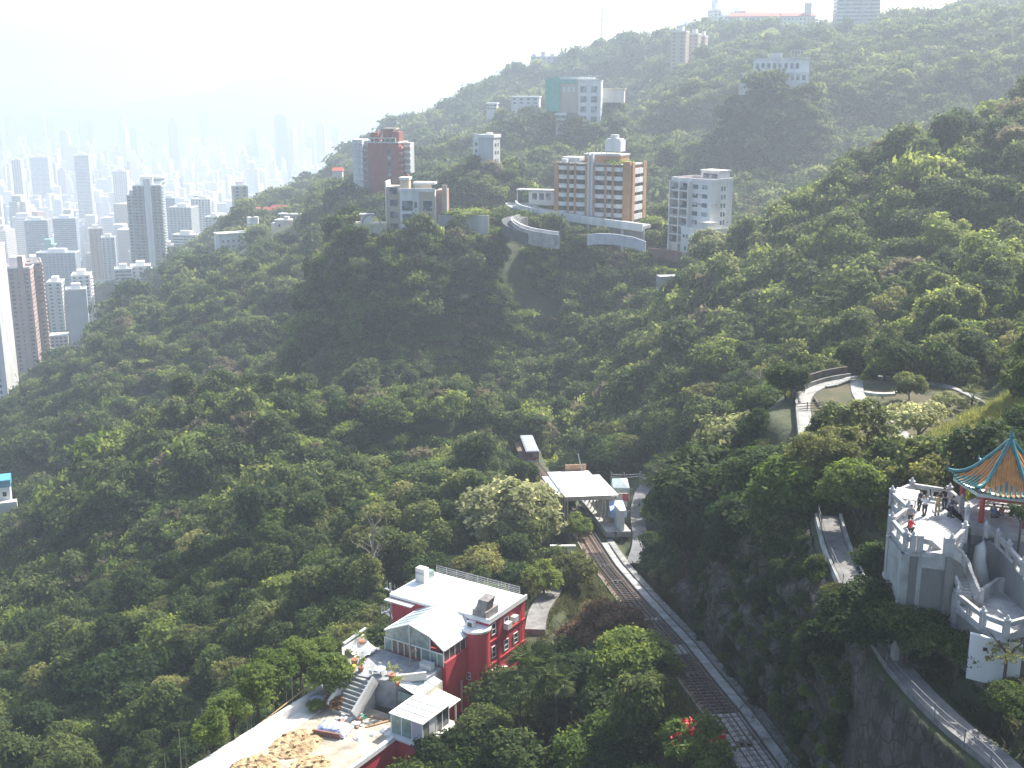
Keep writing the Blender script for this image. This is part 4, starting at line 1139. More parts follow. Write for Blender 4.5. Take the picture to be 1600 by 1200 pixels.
# lower shoulder: white slab with stub tower, old flats, villa with red roof
T = frame(343, 400, 690, 30, 'apartment_block', 'white slab block with small windows and a round-cornered tower stub on the left shoulder', drop=7)
MB().box(0,24,0,9,-4,19).build('wall', WHITE, T); b = MB(); b.box(-.4,24.4,-.4,9.4,19,19.9); b.build('roof', mat('pale_green_roofing',(0.55,0.60,0.52),.8), T)
wins(T, 1, 23, 1, 17, 7, 5, 1.3, 1.3, 0, GLASS_B)
b = MB(); b.box(20,24,3,8,19.9,28); b.cyl(24,5.5,19.9,28,2.5,n=12); b.build('stair_tower', WHITE, T)
T = frame(447, 374, 720, -14, 'apartment_block', 'small old grey-beige flats with window rows on the left shoulder', drop=5)
MB().box(-7,4,0,8,-4,16).build('wall', GREYW, T); MB().box(-10,-7.003,1,7,-4,14.5).build('side_wing', OFFWHITE, T); wins(T, -6.4, 3.4, 1, 15, 2, 4, 1.4, 1.7, 0, GLASS_B); wins(T, 1, 7, 1, 15, 2, 4, 1.3, 1.7, 4, GLASS_B, axis='y')
b = MB(); b.box(-7.3,4.3,-.3,8.3,16,16.8); b.box(-2,1,2,5,16.8,18.6); b.build('roof', OFFWHITE, T)
MB().box(-16,-8,-4,0,-3,1.4).build('porch', WHITE, T)
T = frame(466, 340, 745, -10, 'villa', 'flat-roofed pale villa right of the red-roofed villa', drop=3)
MB().box(-12,6,0,8,-4,4.6).build('wall', OFFWHITE, T); MB().box(-13,7,-1,8.6,4.6,5.3).build('roof', WHITE, T); wins(T, -11, 5, .6, 4.4, 5, 1, 2, 2, 0, GLASS_B); MB().box(-4,6,-5,-1,-6,.2).build('terrace', WHITE, T); MB().box(4.5,6.5,2,4,5.3,9).build('stair_head', OFFWHITE, T)
T = frame(433, 336, 790, -16, 'villa', 'beige villa with a bright red hipped roof above the left shoulder', drop=3)
MB().box(-8,8,0,8,-4,6).build('wall', mat('cream_render', (0.55,0.47,0.38), 0.8), T); MB().box(-19,-8.003,2,8,-4,5.4).build('side_wing', mat('cream_render', (0.55,0.47,0.38)), T); wins(T, -7, 7, 1, 5.6, 6, 1, 1.4, 3, 0, GLASS_D)
b = MB(); b.add([(-9,-1,6),(9,-1,6),(9,9,6),(-9,9,6),(-4,4,9.4),(4,4,9.4)],[(0,1,5,4),(2,3,4,5),(1,2,5),(3,0,4),(0,3,2,1)]); b.add([(-20,1,5.4),(-9,1,5.4),(-9,9,5.4),(-20,9,5.4),(-17,5,7.6),(-9,5,7.6)],[(0,1,5,4),(2,3,4,5),(3,0,4),(1,2,5),(0,3,2,1)]); b.build('roof', REDTILE, T)
T = frame(527, 275, 720, 0, 'hillside_house', 'tiny white house with a red roof in the trees left of the white stair slab')
MB().box(-3,3,0,5,-3,3).build('wall', OFFWHITE, T); b = MB(); b.add([(-3.5,-.5,3),(3.5,-.5,3),(3.5,5.5,3),(-3.5,5.5,3),(-3,2.5,5),(3,2.5,5)],[(0,1,5,4),(2,3,4,5),(1,2,5),(3,0,4)]); b.build('roof', REDTILE, T)
# small winding lane scraps seen through the trees
for (px,py,Y,w,yw,lab) in [(640,402,420,9,25,'short stretch of pale lane showing through the trees below the beige house'),(1042,432,372,6,8,'pale paved patch in the trees below the white balconied block')]:
    T = frame(px, py, Y, yw, 'lane', lab, 'lane'); MB().box(-w/2,w/2,-2,2,-5,0.3).build('paving', CONC, T)
    p = at(px, py, Y); CLEAR.append((p.x, p.y, 4.5)); CLEAR.append((p.x, p.y-6, 3.5))
# left edge house with turquoise roof
T = frame(3, 775, 372, 20, 'hillside_house', 'white house with a turquoise roof cut off by the left edge, down in the wood', drop=0)
MB().box(-8,2.6,0,7,-6,3).build('wall', WHITE, T); MB().box(-8.4,3,-.4,7.4,3,5.4).build('roof', TURQ, T); MB().box(-6,4.5,-3,-.003,-7,-1.5).build('terrace', OFFWHITE, T); wins(T, -7, 2, -4, 2, 4, 2, 1.2, 1.5, 0, GLASS_D)
# ------------------------------------------------------------------ the funicular line
def tp(y):
    return Vector((float(np.interp(y, TY, TX)), y, float(np.interp(y, TY, TZ))))
TYS = [84 + k*4 for k in range(64)]
def tline(off, up=0.0, ya=86, yb=335, st=4.0):
    P = []
    y = ya
    while y <= yb + 1e-6:
        p = tp(y); q = tp(y + 2); d = (q - p); n = Vector((d.y, -d.x, 0)).normalized()   # to the right
        P.append(p + n * off + Vector((0, 0, up))); y += st
    return P
def strip(name, o0, o1, up, m, ya, yb, thick=0.3, parent=None, kind=None, st=4.0):
    A = tline(o0, up, ya, yb, st); B = tline(o1, up, ya, yb, st); b = MB()
    for i in range(len(A)-1):
        vs = [A[i],B[i],B[i+1],A[i+1]]; lo = [v - Vector((0,0,thick)) for v in vs]
        b.add(lo+vs, [(0,3,2,1),(4,5,6,7),(0,1,5,4),(1,2,6,5),(2,3,7,6),(3,0,4,7)])
    o = b.build(name, m, parent)
    if kind: tag(o, kind=kind)
    return o
strip('track_bed', -3.1, 0.75, -0.12, BALLAST, 86, 290, kind='structure')
# broad concrete walkway right of the rails, laid in separate slabs
wk = thing('trackside_walkway', 'pale concrete walkway slabs running down the right side of the railway', 'walkway', tp(110))
wk['kind'] = 'structure'
y = 86.0; sl_i = 0
while y < 186:
    L = 3.6; A0, B0, A1, B1 = [tline(o, 0.0, yy, yy, 1)[0] for yy in (y+.05, y+L-.05) for o in (0.85, 2.05)]
    b = MB(); vs = [v - wk.location for v in (A0,B0,B1,A1)]; dz = rnd.uniform(-.03,.03)
    lo = [v - Vector((0,0,.4)) for v in vs]; vs = [v + Vector((0,0,dz)) for v in vs]
    b.add(lo+vs, [(0,3,2,1),(4,5,6,7),(0,1,5,4),(1,2,6,5),(2,3,7,6),(3,0,4,7)])
    b.build('slab', CONC, wk); y += L
wk2 = strip('side_drain', 2.12, 3.25, -0.05, mat('drain_concrete', (0.27,0.27,0.255), .95, .25, .8, bump=.4), 86, 190, kind='structure')
rt = thing('railway_track', 'funicular track with dark rails and concrete sleepers running down to the tram stop', 'railway track', tp(120))
def rail(off, nm, w=.09, h=.16, ya=86, yb=286, m=RAILM):
    P = tline(off, 0.10, ya, yb, 4); b = MB()
    for p, q in zip(P[:-1], P[1:]): b.beam(p - rt.location, q - rt.location, w, h)
    return b.build(nm, m, rt)
for off in (-1.75, -0.35): rail(off, 'rail', .11, .18)
rail(-1.05, 'haulage_cable', .07, .08); rail(-0.82, 'haulage_cable', .06, .07)
rail(0.35, 'cable_duct', .10, .10, m=mat('dark_duct', (0.05,0.05,0.05)))
rail(0.80, 'channel_edge', .14, .14, m=mat('dark_duct', (0.05,0.05,0.05)))
rail(2.08, 'edge_rail', .10, .2, yb=186, m=mat('dark_duct', (0.05,0.05,0.05)))
rail(-3.0, 'edge_beam', .2, .3, yb=196, m=CONC_D)
y = 86.5; s0 = None; k = 0
while y < 180:
    p = tline(-1.0, 0.0, y, y, 1)[0]; q = tp(y+2) - tp(y)
    paved = y < 106 or 126 < y < 130 or 140 < y < 141.5
    if s0 is None:
        s0 = MB().box(-1.95, 1.65, -.42, .42, -.3, 0.06).build('sleeper', SLEEP, rt)
        s1 = MB().box(-1.3, 1.25, -.13, .13, -.3, 0.03).build('sleeper', mat('dark_sleeper',(0.13,0.10,0.085),.95,.3,2), rt)
        cur = s0
    else:
        cur = link('sleeper', (s0 if paved else s1).data, rt)
    cur.location = p - rt.location
    cur.rotation_euler = (math.atan2(q.z, q.y), 0, -math.atan2(q.x, q.y))
    if k == 1: s1.location = tline(-1.0, 0, y+.5, y+.5, 1)[0] - rt.location; s1.rotation_euler = cur.rotation_euler
    k += 1; y += 0.95
for yy in (99.5, 117.5, 160, 170):                       # sheave boxes between the rails
    p = tline(-.95, 0, yy, yy, 1)[0] - rt.location
    b = MB(); b.box(p.x-.75,p.x+.75,p.y-.45,p.y+.45,p.z-.1,p.z+.14); b.cyl(p.x-.3,p.y,p.z+.1,p.z+.34,.22,n=8); b.cyl(p.x+.35,p.y,p.z+.1,p.z+.3,.2,n=8); b.build('cable_pulley', RAILM, rt)
# dark broken rock rising from the drain to the footpath
def rock_face():
    ys = np.arange(84, 140, .55); n = 34; V = []; F = []
    for i, y in enumerate(ys):
        tx = float(np.interp(y, TY, TX)); zb = float(np.interp(y, TY, TZ)) - .3
        px_ = float(np.interp(-y, [-p.y for p in PATH], [p.x for p in PATH])); 
        if PATH[0].y < PATH[-1].y: px_ = float(np.interp(y, [p.y for p in PATH], [p.x for p in PATH]))
        xg = np.linspace(tx + 3.3, max(px_ + 1.0, tx + 9), 60); hg = np.maximum.accumulate(height(xg, np.full(60, y)))
        zt = min(-42.35 if y < 118 else hg[-1], hg[-1])
        if zt < zb + 2: zt = zb + 2
        for j in range(n+1):
            t = j/n; z = zb + (zt-zb)*t; k = int(np.searchsorted(hg, z)); x = xg[min(k, 59)] - .35
            f = min(1, t*6)*min(1, (1-t)*6)
            a = vnoise(np.array([y/3.1]), np.array([z/2.4]))[0]; b_ = vnoise(np.array([y/1.1+7]), np.array([z/.8]))[0]; c_ = vnoise(np.array([y/7.3+3]), np.array([z/9.0]))[0]
            st = (math.floor(z/1.9)*1.9 - z)*.22
            V.append((x + f*((a-.5)*1.5 + b_*.6 + (c_-.5)*1.2 + st), y + f*(b_*.5), z))
    for i in range(len(ys)-1):
        for j in range(n): a = i*(n+1)+j; F.append((a, a+n+1, a+n+2, a+1))
    b = MB(); b.v = V; b.f = F
    m, t, bs, o_ = _nodes('cut_rock'); L = t.links.new
    tc = t.nodes.new('ShaderNodeTexCoord'); v1 = t.nodes.new('ShaderNodeTexVoronoi'); v1.feature = 'DISTANCE_TO_EDGE'; v1.inputs['Scale'].default_value = .8
    n0 = t.nodes.new('ShaderNodeTexNoise'); n0.inputs['Scale'].default_value = .9; n0.inputs['Detail'].default_value = 10; n0.inputs['Roughness'].default_value = .65
    L(tc.outputs['Object'], n0.inputs['Vector']); mxv = t.nodes.new('ShaderNodeMix'); mxv.data_type = 'VECTOR'; mxv.inputs[0].default_value = .35
    L(tc.outputs['Object'], mxv.inputs[4]); L(n0.outputs['Color'], mxv.inputs[5]); L(mxv.outputs[1], v1.inputs['Vector'])
    cr = t.nodes.new('ShaderNodeValToRGB'); e = cr.color_ramp.elements; e[0].position = .35; e[0].color = (.016,.017,.010,1); e[1].position = .72; e[1].color = (.15,.13,.105,1); k = e.new(.52); k.color = (.050,.047,.034,1)
    L(n0.outputs['Fac'], cr.inputs[0]); rr = t.nodes.new('ShaderNodeMapRange'); rr.inputs[2].default_value = .06; rr.inputs[3].default_value = .25; L(v1.outputs['Distance'], rr.inputs[0])
    mm = t.nodes.new('ShaderNodeMix'); mm.data_type = 'RGBA'; mm.blend_type = 'MULTIPLY'; mm.inputs[0].default_value = 1; L(cr.outputs[0], mm.inputs[6]); L(rr.outputs[0], mm.inputs[7]); L(mm.outputs[2], bs.inputs['Base Color'])
    bs.inputs['Roughness'].default_value = .95; bp = t.nodes.new('ShaderNodeBump'); bp.inputs['Strength'].default_value = 1; bp.inputs['Distance'].default_value = .5
    hh = t.nodes.new('ShaderNodeMath'); hh.operation = 'ADD'; L(rr.outputs[0], hh.inputs[0]); L(n0.outputs['Fac'], hh.inputs[1]); L(hh.outputs[0], bp.inputs['Height']); L(bp.outputs[0], bs.inputs['Normal'])
    return tag(b.build('rock_face', m), kind='structure')
rock_face()
# lane to the right of the line near the stop
LN = [at(a,b,Y) - Vector((0,0,.45)) for a,b,Y in ((990,880,178),(998,858,184),(1000,835,192),(996,800,205),(1005,765,219),(1030,742,228))]
T = thing('lane', 'narrow grey paved lane on the right of the tram stop', 'lane', LN[2]); T['kind'] = 'structure'
ribbon([p for p in smooth_line(LN)], 2.5, -2.0, 0.45, LN[2]).build('paving', mat('lane_paving', (0.17,0.17,0.175), .95, .2, .5), T)
clear_line(LN, 2.6)

# tram car
p = tp(249); q = tp(262); d = q - p
T = thing('tram_car', 'maroon funicular tram car with a silver panelled roof on the track beyond the stop', 'tram', p + Vector((-1.0*0+ -1.0,0,.3)), -math.atan2(d.x, d.y))
T.rotation_euler = (math.atan2(d.z, d.y)*0.9, 0, -math.atan2(d.x, d.y))
MB().box(-1.35,1.35,0,13.5,.5,1.55).build('lower_body', MAROON, T)
b = MB()
for k in range(8): 
    for s in (-1.35, 1.25): b.box(s, s+.1, k*1.9, k*1.9+.22, 1.55, 2.75)
b.box(-1.35,-1.2,0,.12,1.553,2.75); b.box(1.2,1.35,0,.12,1.553,2.75); b.box(-.1,.1,0,.12,1.553,2.75)
b.build('window_post', MAROON, T)
b = MB(); b.box(-1.22,1.22,.13,13.3,1.553,2.74); b.build('window', GLASS_D, T)
MB().box(-1.45,1.45,-.15,13.7,2.76,2.98).build('roof_edge', SILVER, T)
rp_ = None
for k in range(7):
    if rp_ is None: rp_ = MB().prism([(-1.25,0),(1.25,0),(1.25,1.75),(-1.25,1.75)],0,.12).build('roof_panel', SILVER, T, (0,.1,2.99))
    else: link('roof_panel', rp_.data, T, (0,.1+k*1.95,2.99))
MB().box(-1.38,1.38,-.06,-.003,.55,.85).build('bumper', SILVER, T)
for s in (-.9,.9): MB().cyl(s, 0, 0, .1, .14, n=8).build('headlight', WHITE, T, (0,-.05,1.05))
b = MB()
for yy in (2.2, 11): b.box(-1,1,yy-.8,yy+.8,-.1,.5)
b.build('bogie', RAILM, T)

# the stop: a flat white roof on curved portal frames
p0 = at(883, 781, 195)
fl = tp(195); dr = (tp(217) - tp(195)); yw = -math.atan2(dr.x, dr.y)
zr = -70.2
T = thing('tram_stop_canopy', 'white flat-roofed tram stop shelter spanning the track on curved cream frames', 'station', (9.3, 195.0, -75.6), yw)
sl = -2.8/22
b = MB()
def slab(b, x0, x1, y0, y1, z, th):
    vs = [(x0,y0,z+sl*y0),(x1,y0,z+sl*y0),(x1,y1,z+sl*y1),(x0,y1,z+sl*y1)]
    b.add([(v[0],v[1],v[2]-th) for v in vs] + vs, [(0,3,2,1),(4,5,6,7),(0,1,5,4),(1,2,6,5),(2,3,7,6),(3,0,4,7)])
slab(b, 0, 8.0, 0, 22, 5.6, .35); b.build('roof', WHITE_ROOF, T)
b = MB(); slab(b, 8.003, 9.6, 1.0, 19, 5.35, .3); slab(b, -1.3, -.003, 4, 20, 5.2, .3); b.build('side_canopy', WHITE_ROOF, T)
b = MB(); slab(b, -.1, 8.1, -.12, -.003, 5.6, .75); b.build('fascia', mat('cream_fascia', (0.48,0.42,0.33), .8), T)
MB().beam((5.3,11.5,5.6+sl*11.5+.02),(7.2,19,5.6+sl*19+.02),.18,.1).build('roof_seam', STEEL, T)
MB().tube([(6.6,20.6,2.9),(5.9,22,6.4)],.12,5).build('post', STEEL, T)
MB().box(3.5,7.6,22.3,22.6,1.2,4.0).build('sign_board', TIMBER, T)
for k in range(8):
    y = .5 + k*2.9; z = sl*y
    b = MB()
    b.tube([(6.6,y,z+.2),(7.0,y,z+.9),(7.25,y,z+2.0),(7.3,y,z+3.6),(7.1,y,z+4.5),(6.5,y,z+5.0),(5.0,y,z+5.1)], .17, 6)
    b.build('portal_frame', mat('cream_frame', (0.58,0.54,0.46), .7), T)
    b = MB(); b.box(.35,.6,y-.12,y+.12,z-.4,z+5.1); b.build('post', mat('cream_frame', (0.58,0.54,0.46)), T)
b = MB(); slab(b, 6.2, 10.5, -6, 20, .35, 1.0); b.build('platform', CONC, T)
b = MB(); slab(b, 8.6, 9.4, -5.5, -.5, 4.0, 4.4); b.build('end_wall', WHITE, T)
b = MB(); slab(b, -2.6, -.3, -1, 20, .3, 1.0); b.build('platform', CONC, T)
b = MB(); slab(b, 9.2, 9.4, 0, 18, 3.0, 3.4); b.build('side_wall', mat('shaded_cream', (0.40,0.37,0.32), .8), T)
# little hut with lattice below the left of the stop, seen between the trees
T = thing('garden_wall', 'pale rendered wall under the trees left of the tram stop', 'wall', tuple(at(888, 862, 182)))
MB().box(-3,1.2,0,.6,-5,1.0).build('wall_face', OFFWHITE, T)
# goods beside the platform
T = thing('covered_stack', 'pale green and white tarpaulin over a stack at the top of the platform side', 'covered goods', tuple(at(971, 768, 204)), yw)
b = MB(); b.add([(-1.5,-.3,-1.5),(1.5,-.3,-1.5),(1.5,2.8,-1.5),(-1.5,2.8,-1.5),(-1.5,-.3,.9),(1.4,-.3,.7),(1.6,2.8,1.5),(-1.2,2.8,1.6),(0,1,2.1)],[(0,3,2,1),(0,1,5,4),(1,2,6,5),(2,3,7,6),(3,0,4,7),(4,5,8),(5,6,8),(6,7,8),(7,4,8)]); b.build('tarpaulin', mat('pale_green_tarp', (0.55,0.66,0.64), .6, .1, 1.0), T)
T = thing('hoarding', 'cream hoarding panel with a red patch beside the tram stop', 'hoarding', tuple(at(969, 780, 199)), yw - .1)
MB().box(-1.9,1.3,0,.15,-1.5,1.1).build('board', mat('cream_board', (0.66,0.60,0.44), .7), T); MB().box(.4,1.5,-.05,-.003,-.3,1.0).build('red_patch', mat('red_print', (0.62,0.06,0.08), .6), T)
b = MB(); b.box(-1.7,.2,-.05,-.003,-.5,-.38); b.box(-.9,-.7,-.05,-.003,.2,.7); b.build('dark_lettering_bar', BLACKM, T)
T = thing('covered_stack', 'blue and white sheet over goods in front of the cream hoarding', 'covered goods', tuple(at(963, 795, 196)), yw)
b = MB(); b.add([(-1.4,-1,-1.2),(1.7,-1,-1.2),(1.7,1.3,-1.2),(-1.4,1.3,-1.2),(-1.3,-1,.1),(1.6,-.9,.0),(1.4,1.3,1.1),(-1.1,1.3,1.1)],[(0,3,2,1),(0,1,5,4),(1,2,6,5),(2,3,7,6),(3,0,4,7),(4,5,6,7)]); b.build('sheet', BLUE, T); MB().box(.3,1.2,-1.05,-1.003,-.9,-.2).build('red_patch', MATS['red_print'], T)
F0 = [at(a,b_,Y) for a,b_,Y in ((955,749,222),(975,750,222),(1000,748,223),(1012,752,222))]
T = thing('site_fence', 'low grey fence rail behind the covered goods by the tram stop', 'fence', F0[0])
b = MB()
for p, q in zip(F0[:-1], F0[1:]):
    for h in (.5, 1.0): b.beam(p-F0[0]+Vector((0,0,h)), q-F0[0]+Vector((0,0,h)), .1)
b.build('rail', STEEL, T)
for p in F0: MB().box(-.1,.1,-.1,.1,-1.5,1.5).build('post', CONC, T, p-F0[0])

# ------------------------------------------------------------------ the red house (local x along the front, y to the back, 0 = right back roof corner)
HO = at(820, 932, 136.9)
HX, HY = HO.x, HO.y
HYAW = math.atan2(-.534, .845)
def hw(x, y, z):     # house frame -> world
    c, s = math.cos(HYAW), math.sin(HYAW); return Vector((HX + x*c - y*s, HY + x*s + y*c, z))
Z0 = -72.4
T = thing('red_house', 'crimson three-storey house with flat white roof, round corner tower and glazed sunroom', 'house', (HX, HY, Z0), HYAW)
zr = -62.3 - Z0          # roof level
b = MB(); b.box(-14.6,0,-8.2,0,-2,zr-.35); b.build('wall', RED, T)
MB().prism([(-14.8,-8.4),(-4.2,-8.4),(.25,-8.4),(.25,.2),(-14.8,.2)], zr-.349, zr).build('roof', WHITE_ROOF, T)
b = MB(); b.box(-4.4,.25,-8.42,-8.2,zr,zr+.25); b.box(.05,.25,-8.2,.2,zr,zr+.25); b.build('roof_kerb', WHITE, T)
# drum at the corner
MB().cyl(-1.3,-8.9,-3,zr-1.0,1.65,n=28).build('corner_drum', RED, T, smooth=False)
MB().cyl(-1.3,-8.9,zr-1.0,zr-.75,1.8,n=28).build('drum_roof', WHITE_ROOF, T)
b = MB(); b.box(-2.3,-.3,-8.3,-5.6,zr,zr+1.0); b.add([(-1.9,-8.3,zr+1.0),(-.5,-8.3,zr+1.0),(-.5,-6.6,zr+1.0),(-1.9,-6.6,zr+1.0),(-1.6,-8,zr+2.3),(-.2,-8,zr+2.3),(-.2,-6.4,zr+2.5),(-1.6,-6.4,zr+2.5)],[(4,5,6,7),(0,1,5,4),(1,2,6,5),(2,3,7,6),(3,0,4,7)]); b.build('chimney', mat('sooty_render', (0.24,0.22,0.21), .9, .25, 1.5), T)
b = MB(); b.box(-2.2,-1.3,-9.6,-9.0,zr-.75,zr-.05); b.build('roof_fan_unit', OFFWHITE, T); MB().box(-2.1,-1.5,-9.64,-9.6,zr-.65,zr-.15).build('grille', GLASS_D, T)
# windows on the drum and on the right wall
def win(x, y, z, w, h, axis, T=T, fr=WHITE):
    b = MB(); g = MB(); t_ = .08
    if axis == 'f':
        b.box(x-w/2,x+w/2,y-.1,y,z,z+t_); b.box(x-w/2,x+w/2,y-.1,y,z+h-t_,z+h); b.box(x-w/2,x-w/2+t_,y-.1,y,z+t_,z+h-t_); b.box(x+w/2-t_,x+w/2,y-.1,y,z+t_,z+h-t_); b.box(x-w/2+t_,x+w/2-t_,y-.08,y,z+h*.45,z+h*.45+t_); g.box(x-w/2+t_,x+w/2-t_,y-.04,y-.01,z+t_,z+h-t_)
    else:
        b.box(y,y+.1,x-w/2,x+w/2,z,z+t_); b.box(y,y+.1,x-w/2,x+w/2,z+h-t_,z+h); b.box(y,y+.1,x-w/2,x-w/2+t_,z+t_,z+h-t_); b.box(y,y+.1,x+w/2-t_,x+w/2,z+t_,z+h-t_); b.box(y,y+.08,x-w/2+t_,x+w/2-t_,z+h*.45,z+h*.45+t_); g.box(y+.01,y+.04,x-w/2+t_,x+w/2-t_,z+t_,z+h-t_)
    f = b.build('window', fr, T); g.build('pane', GLASS_D, f); return f
win(-2.3,-10.25,zr-2.3,.7,1.5,'f'); win(-2.3,-10.25,zr-5.4,.7,1.6,'f'); win(-1.3,-10.62,zr-7.0,.65,.95,'f'); 
for z in (zr-2.2, zr-5.2, zr-8.2): win(-7.2, .0, z, .9, 1.5, 'r'); 
win(-4.4, .0, zr-2.4, 1.0, 1.4, 'r'); win(-2.2, .0, zr-5.4, 1.0, 1.4, 'r'); win(-4.4,.0,zr-5.4,1.0,1.4,'r')
b = MB(); b.box(.0,.7,-5.0,-4.0,zr-2.4,zr-1.6); b.build('air_conditioner', OFFWHITE, T)
b = MB(); b.box(.0,.7,-3.4,-2.5,zr-2.1,zr-1.35); b.build('air_conditioner', OFFWHITE, T)
b = MB(); b.box(.0,.6,-5.6,-4.8,zr-8,zr-7.3); b.build('air_conditioner', OFFWHITE, T)
for y in (-6.2,-5.9,-1.0): MB().tube([(.12,y,zr-.3),(.12,y,-1)],.07,5).build('drain_pipe', RED, T)
for z in (zr-3.0, zr-6.0): MB().box(.0,.12,-8.2,0,z,z+.18).build('string_course', mat('bright_crimson', (0.60,0.06,0.06), .5), T)
# railing along the back of the roof
for k in range(9):
    MB().tube([(-13.6+k*1.6,.1,zr-.1),(-13.6+k*1.6,.1,zr+1.1)],.04,4).build('railing_post', STEEL, T)
    if k < 8: 
        b = MB()
        for h in (.25,.5,.75,1.05): b.beam((-13.6+k*1.6,.1,zr+h),(-12+k*1.6,.1,zr+h),.035)
        for q in range(7): b.beam((-13.4+k*1.6+q*.22,.1,zr+.25),(-13.4+k*1.6+q*.22,.1,zr+1.05),.02)
        b.build('railing_panel', STEEL, T)
# left back: roof hut, low sloped roof, spiral stair
b = MB(); b.box(-14.3,-12.9,-3.6,-2.6,zr,zr+1.9); b.build('roof_cupboard', OFFWHITE, T)
b = MB(); b.box(-14.25,-13.0,-3.66,-3.602,zr+1.1,zr+1.35); b.build('louvre', STEEL, T)
MB().box(-15.7,-14.603,-6.5,-1.5,-2,zr-1.8).build('side_bay', OFFWHITE, T)
b = MB(); b.box(-14.55,-13.2,-2.55,-1.0,zr+.0,zr+.9); b.build('glass_lobby', GLASS_G, T)
b = MB()
for k in range(22):
    a = k*.42; z = zr-5.5+k*.24
    b.add([(-15.9,-6.9,z),(-15.9+1.2*math.cos(a),-6.9+1.2*math.sin(a),z),(-15.9+1.2*math.cos(a+.4),-6.9+1.2*math.sin(a+.4),z),(-15.9,-6.9,z-.08),(-15.9+1.2*math.cos(a),-6.9+1.2*math.sin(a),z-.08),(-15.9+1.2*math.cos(a+.4),-6.9+1.2*math.sin(a+.4),z-.08)],[(0,1,2),(5,4,3),(0,3,4,1),(1,4,5,2)])
    b.beam((-15.9+1.2*math.cos(a),-6.9+1.2*math.sin(a),z),(-15.9+1.2*math.cos(a),-6.9+1.2*math.sin(a),z+.9),.05)
b.cyl(-15.9,-6.9,-1,zr+.6,.09,n=6)
b.build('spiral_stair', STEEL, T)
MB().box(-14.9,-10.8,-9.4,-8.45,zr-.6,zr-.45).build('eaves_slab', OFFWHITE, T)
# the sunroom: front at y = -15
zf = -65.8 - Z0; e0, ap, fo, e1 = zr-1.0, zr+.7, zr-.1, zr-1.4
XL, XA, XF, XR = -10.3, -6.6, -3.6, -1.7
Yf, Yb = -15.1, -8.45
def pitch(x0, z0, x1, z1, y0, y1, m, nm, th=.1):
    b = MB(); vs = [(x0,y0,z0),(x1,y0,z1),(x1,y1,z1),(x0,y1,z0)]
    b.add([(v[0],v[1],v[2]-th) for v in vs]+vs, [(0,3,2,1),(4,5,6,7),(0,1,5,4),(1,2,6,5),(2,3,7,6),(3,0,4,7)]); return b.build(nm, m, T)
nP = 5
for k in range(nP):
    ya = Yf + (Yb-Yf)*k/nP + .06; yb = Yf + (Yb-Yf)*(k+1)/nP - .06
    pitch(XL, e0, XA-.05, ap-.03, ya, yb, mat('pale_roof_glass', (0.42,0.50,0.49), .25, .15, .8), 'roof_pane')
    pitch(XA+.08, ap, XF-.06, fo, Yf if k==0 else ya-.06, yb+.06, WHITE_ROOF, 'roof_panel')
    pitch(XF+.06, fo, XR+.15, e1, ya, yb, mat('milky_sheet', (0.62,0.64,0.66), .35, .06, .8) if k in (1,3) else WHITE_ROOF, 'roof_pane')
b = MB()
b.beam((XA,Yf-.1,ap+.04),(XA,Yb,ap+.04),.14); b.beam((XF,Yf-.1,fo+.04),(XF,Yb,fo+.04),.12); b.beam((XL,Yf,e0+.02),(XL,Yb,e0+.02),.14); b.beam((XR+.1,Yf,e1),(XR+.1,Yb,e1),.14)
b.beam((XL,Yf-.1,e0),(XA,Yf-.1,ap),.14); b.beam((XA,Yf-.1,ap),(XF,Yf-.1,fo),.14); b.beam((XF,Yf-.1,fo),(XR+.1,Yf-.1,e1),.14)
b.beam((XL,Yf-.05,e0-.9),(XR,Yf-.05,e0-.9),.12)
for k in range(nP+1):
    yy = Yf + (Yb-Yf)*k/nP
    b.beam((XL,yy,e0+.03),(XA,yy,ap+.03),.07); b.beam((XF,yy,fo+.03),(XR+.1,yy,e1+.03),.06)
for x in (XL,-9.2,-8.3,-7.4,-6.6,-5.7,-4.9,XF,-2.6,XR): b.beam((x,Yf-.05,zf),(x,Yf-.05,e0-.9),.1)
b.beam((XA,Yf-.05,e0-.9),(XA,Yf-.05,ap),.1); b.beam((XF,Yf-.05,e0-.9),(XF,Yf-.05,fo),.1)
for k in range(7): yy = Yf+(Yb-Yf)*k/6; b.beam((XR,yy,zf+.6),(XR,yy,e1),.1)
b.build('sunroom_frame', WHITE, T)
xs = [XL,-9.2,-8.3,-7.4,-6.6,-5.7,-4.9,XF,-2.6,XR]
for i, (xa, xb) in enumerate(zip(xs[:-1], xs[1:])):
    m = GLASS_G if i in (0,6,7,8) else mat('warm_interior_glass', (0.20,0.15,0.11), .2, .3, .6)
    MB().box(xa+.05, xb-.05, Yf, Yf+.05, zf, e0-.95).build('pane', m, T)
b = MB(); b.add([(XL+.05,Yf+.02,e0-.85),(XA-.05,Yf+.02,e0-.85),(XA-.05,Yf+.02,ap-.1),(XL+.05,Yf+.02,e0-.05)],[(0,1,2,3)]); b.add([(XA+.05,Yf+.02,e0-.85),(XF-.05,Yf+.02,e0-.85),(XF-.05,Yf+.02,fo-.1),(XA+.05,Yf+.02,ap-.1)],[(0,1,2,3)]); b.build('gable_pane', mat('gable_glass', (0.26,0.32,0.30), .2, .25, 1.2), T)
MB().box(-7.9,-5.2,Yf+.06,Yf+.1,zf+1.3,zf+1.7).build('orange_banner', mat('orange_cloth', (0.75,0.32,0.08), .7), T)
b = MB()
for k in range(6):
    y0 = Yf+(Yb-Yf)*k/6+.06; y1 = Yf+(Yb-Yf)*(k+1)/6-.06
    MB().box(XR-.03, XR+.02, y0, y1, zf+.62, e1-.08).build('pane', mat('side_dark_glass', (0.14,0.09,0.09), .2, .2, .8), T)
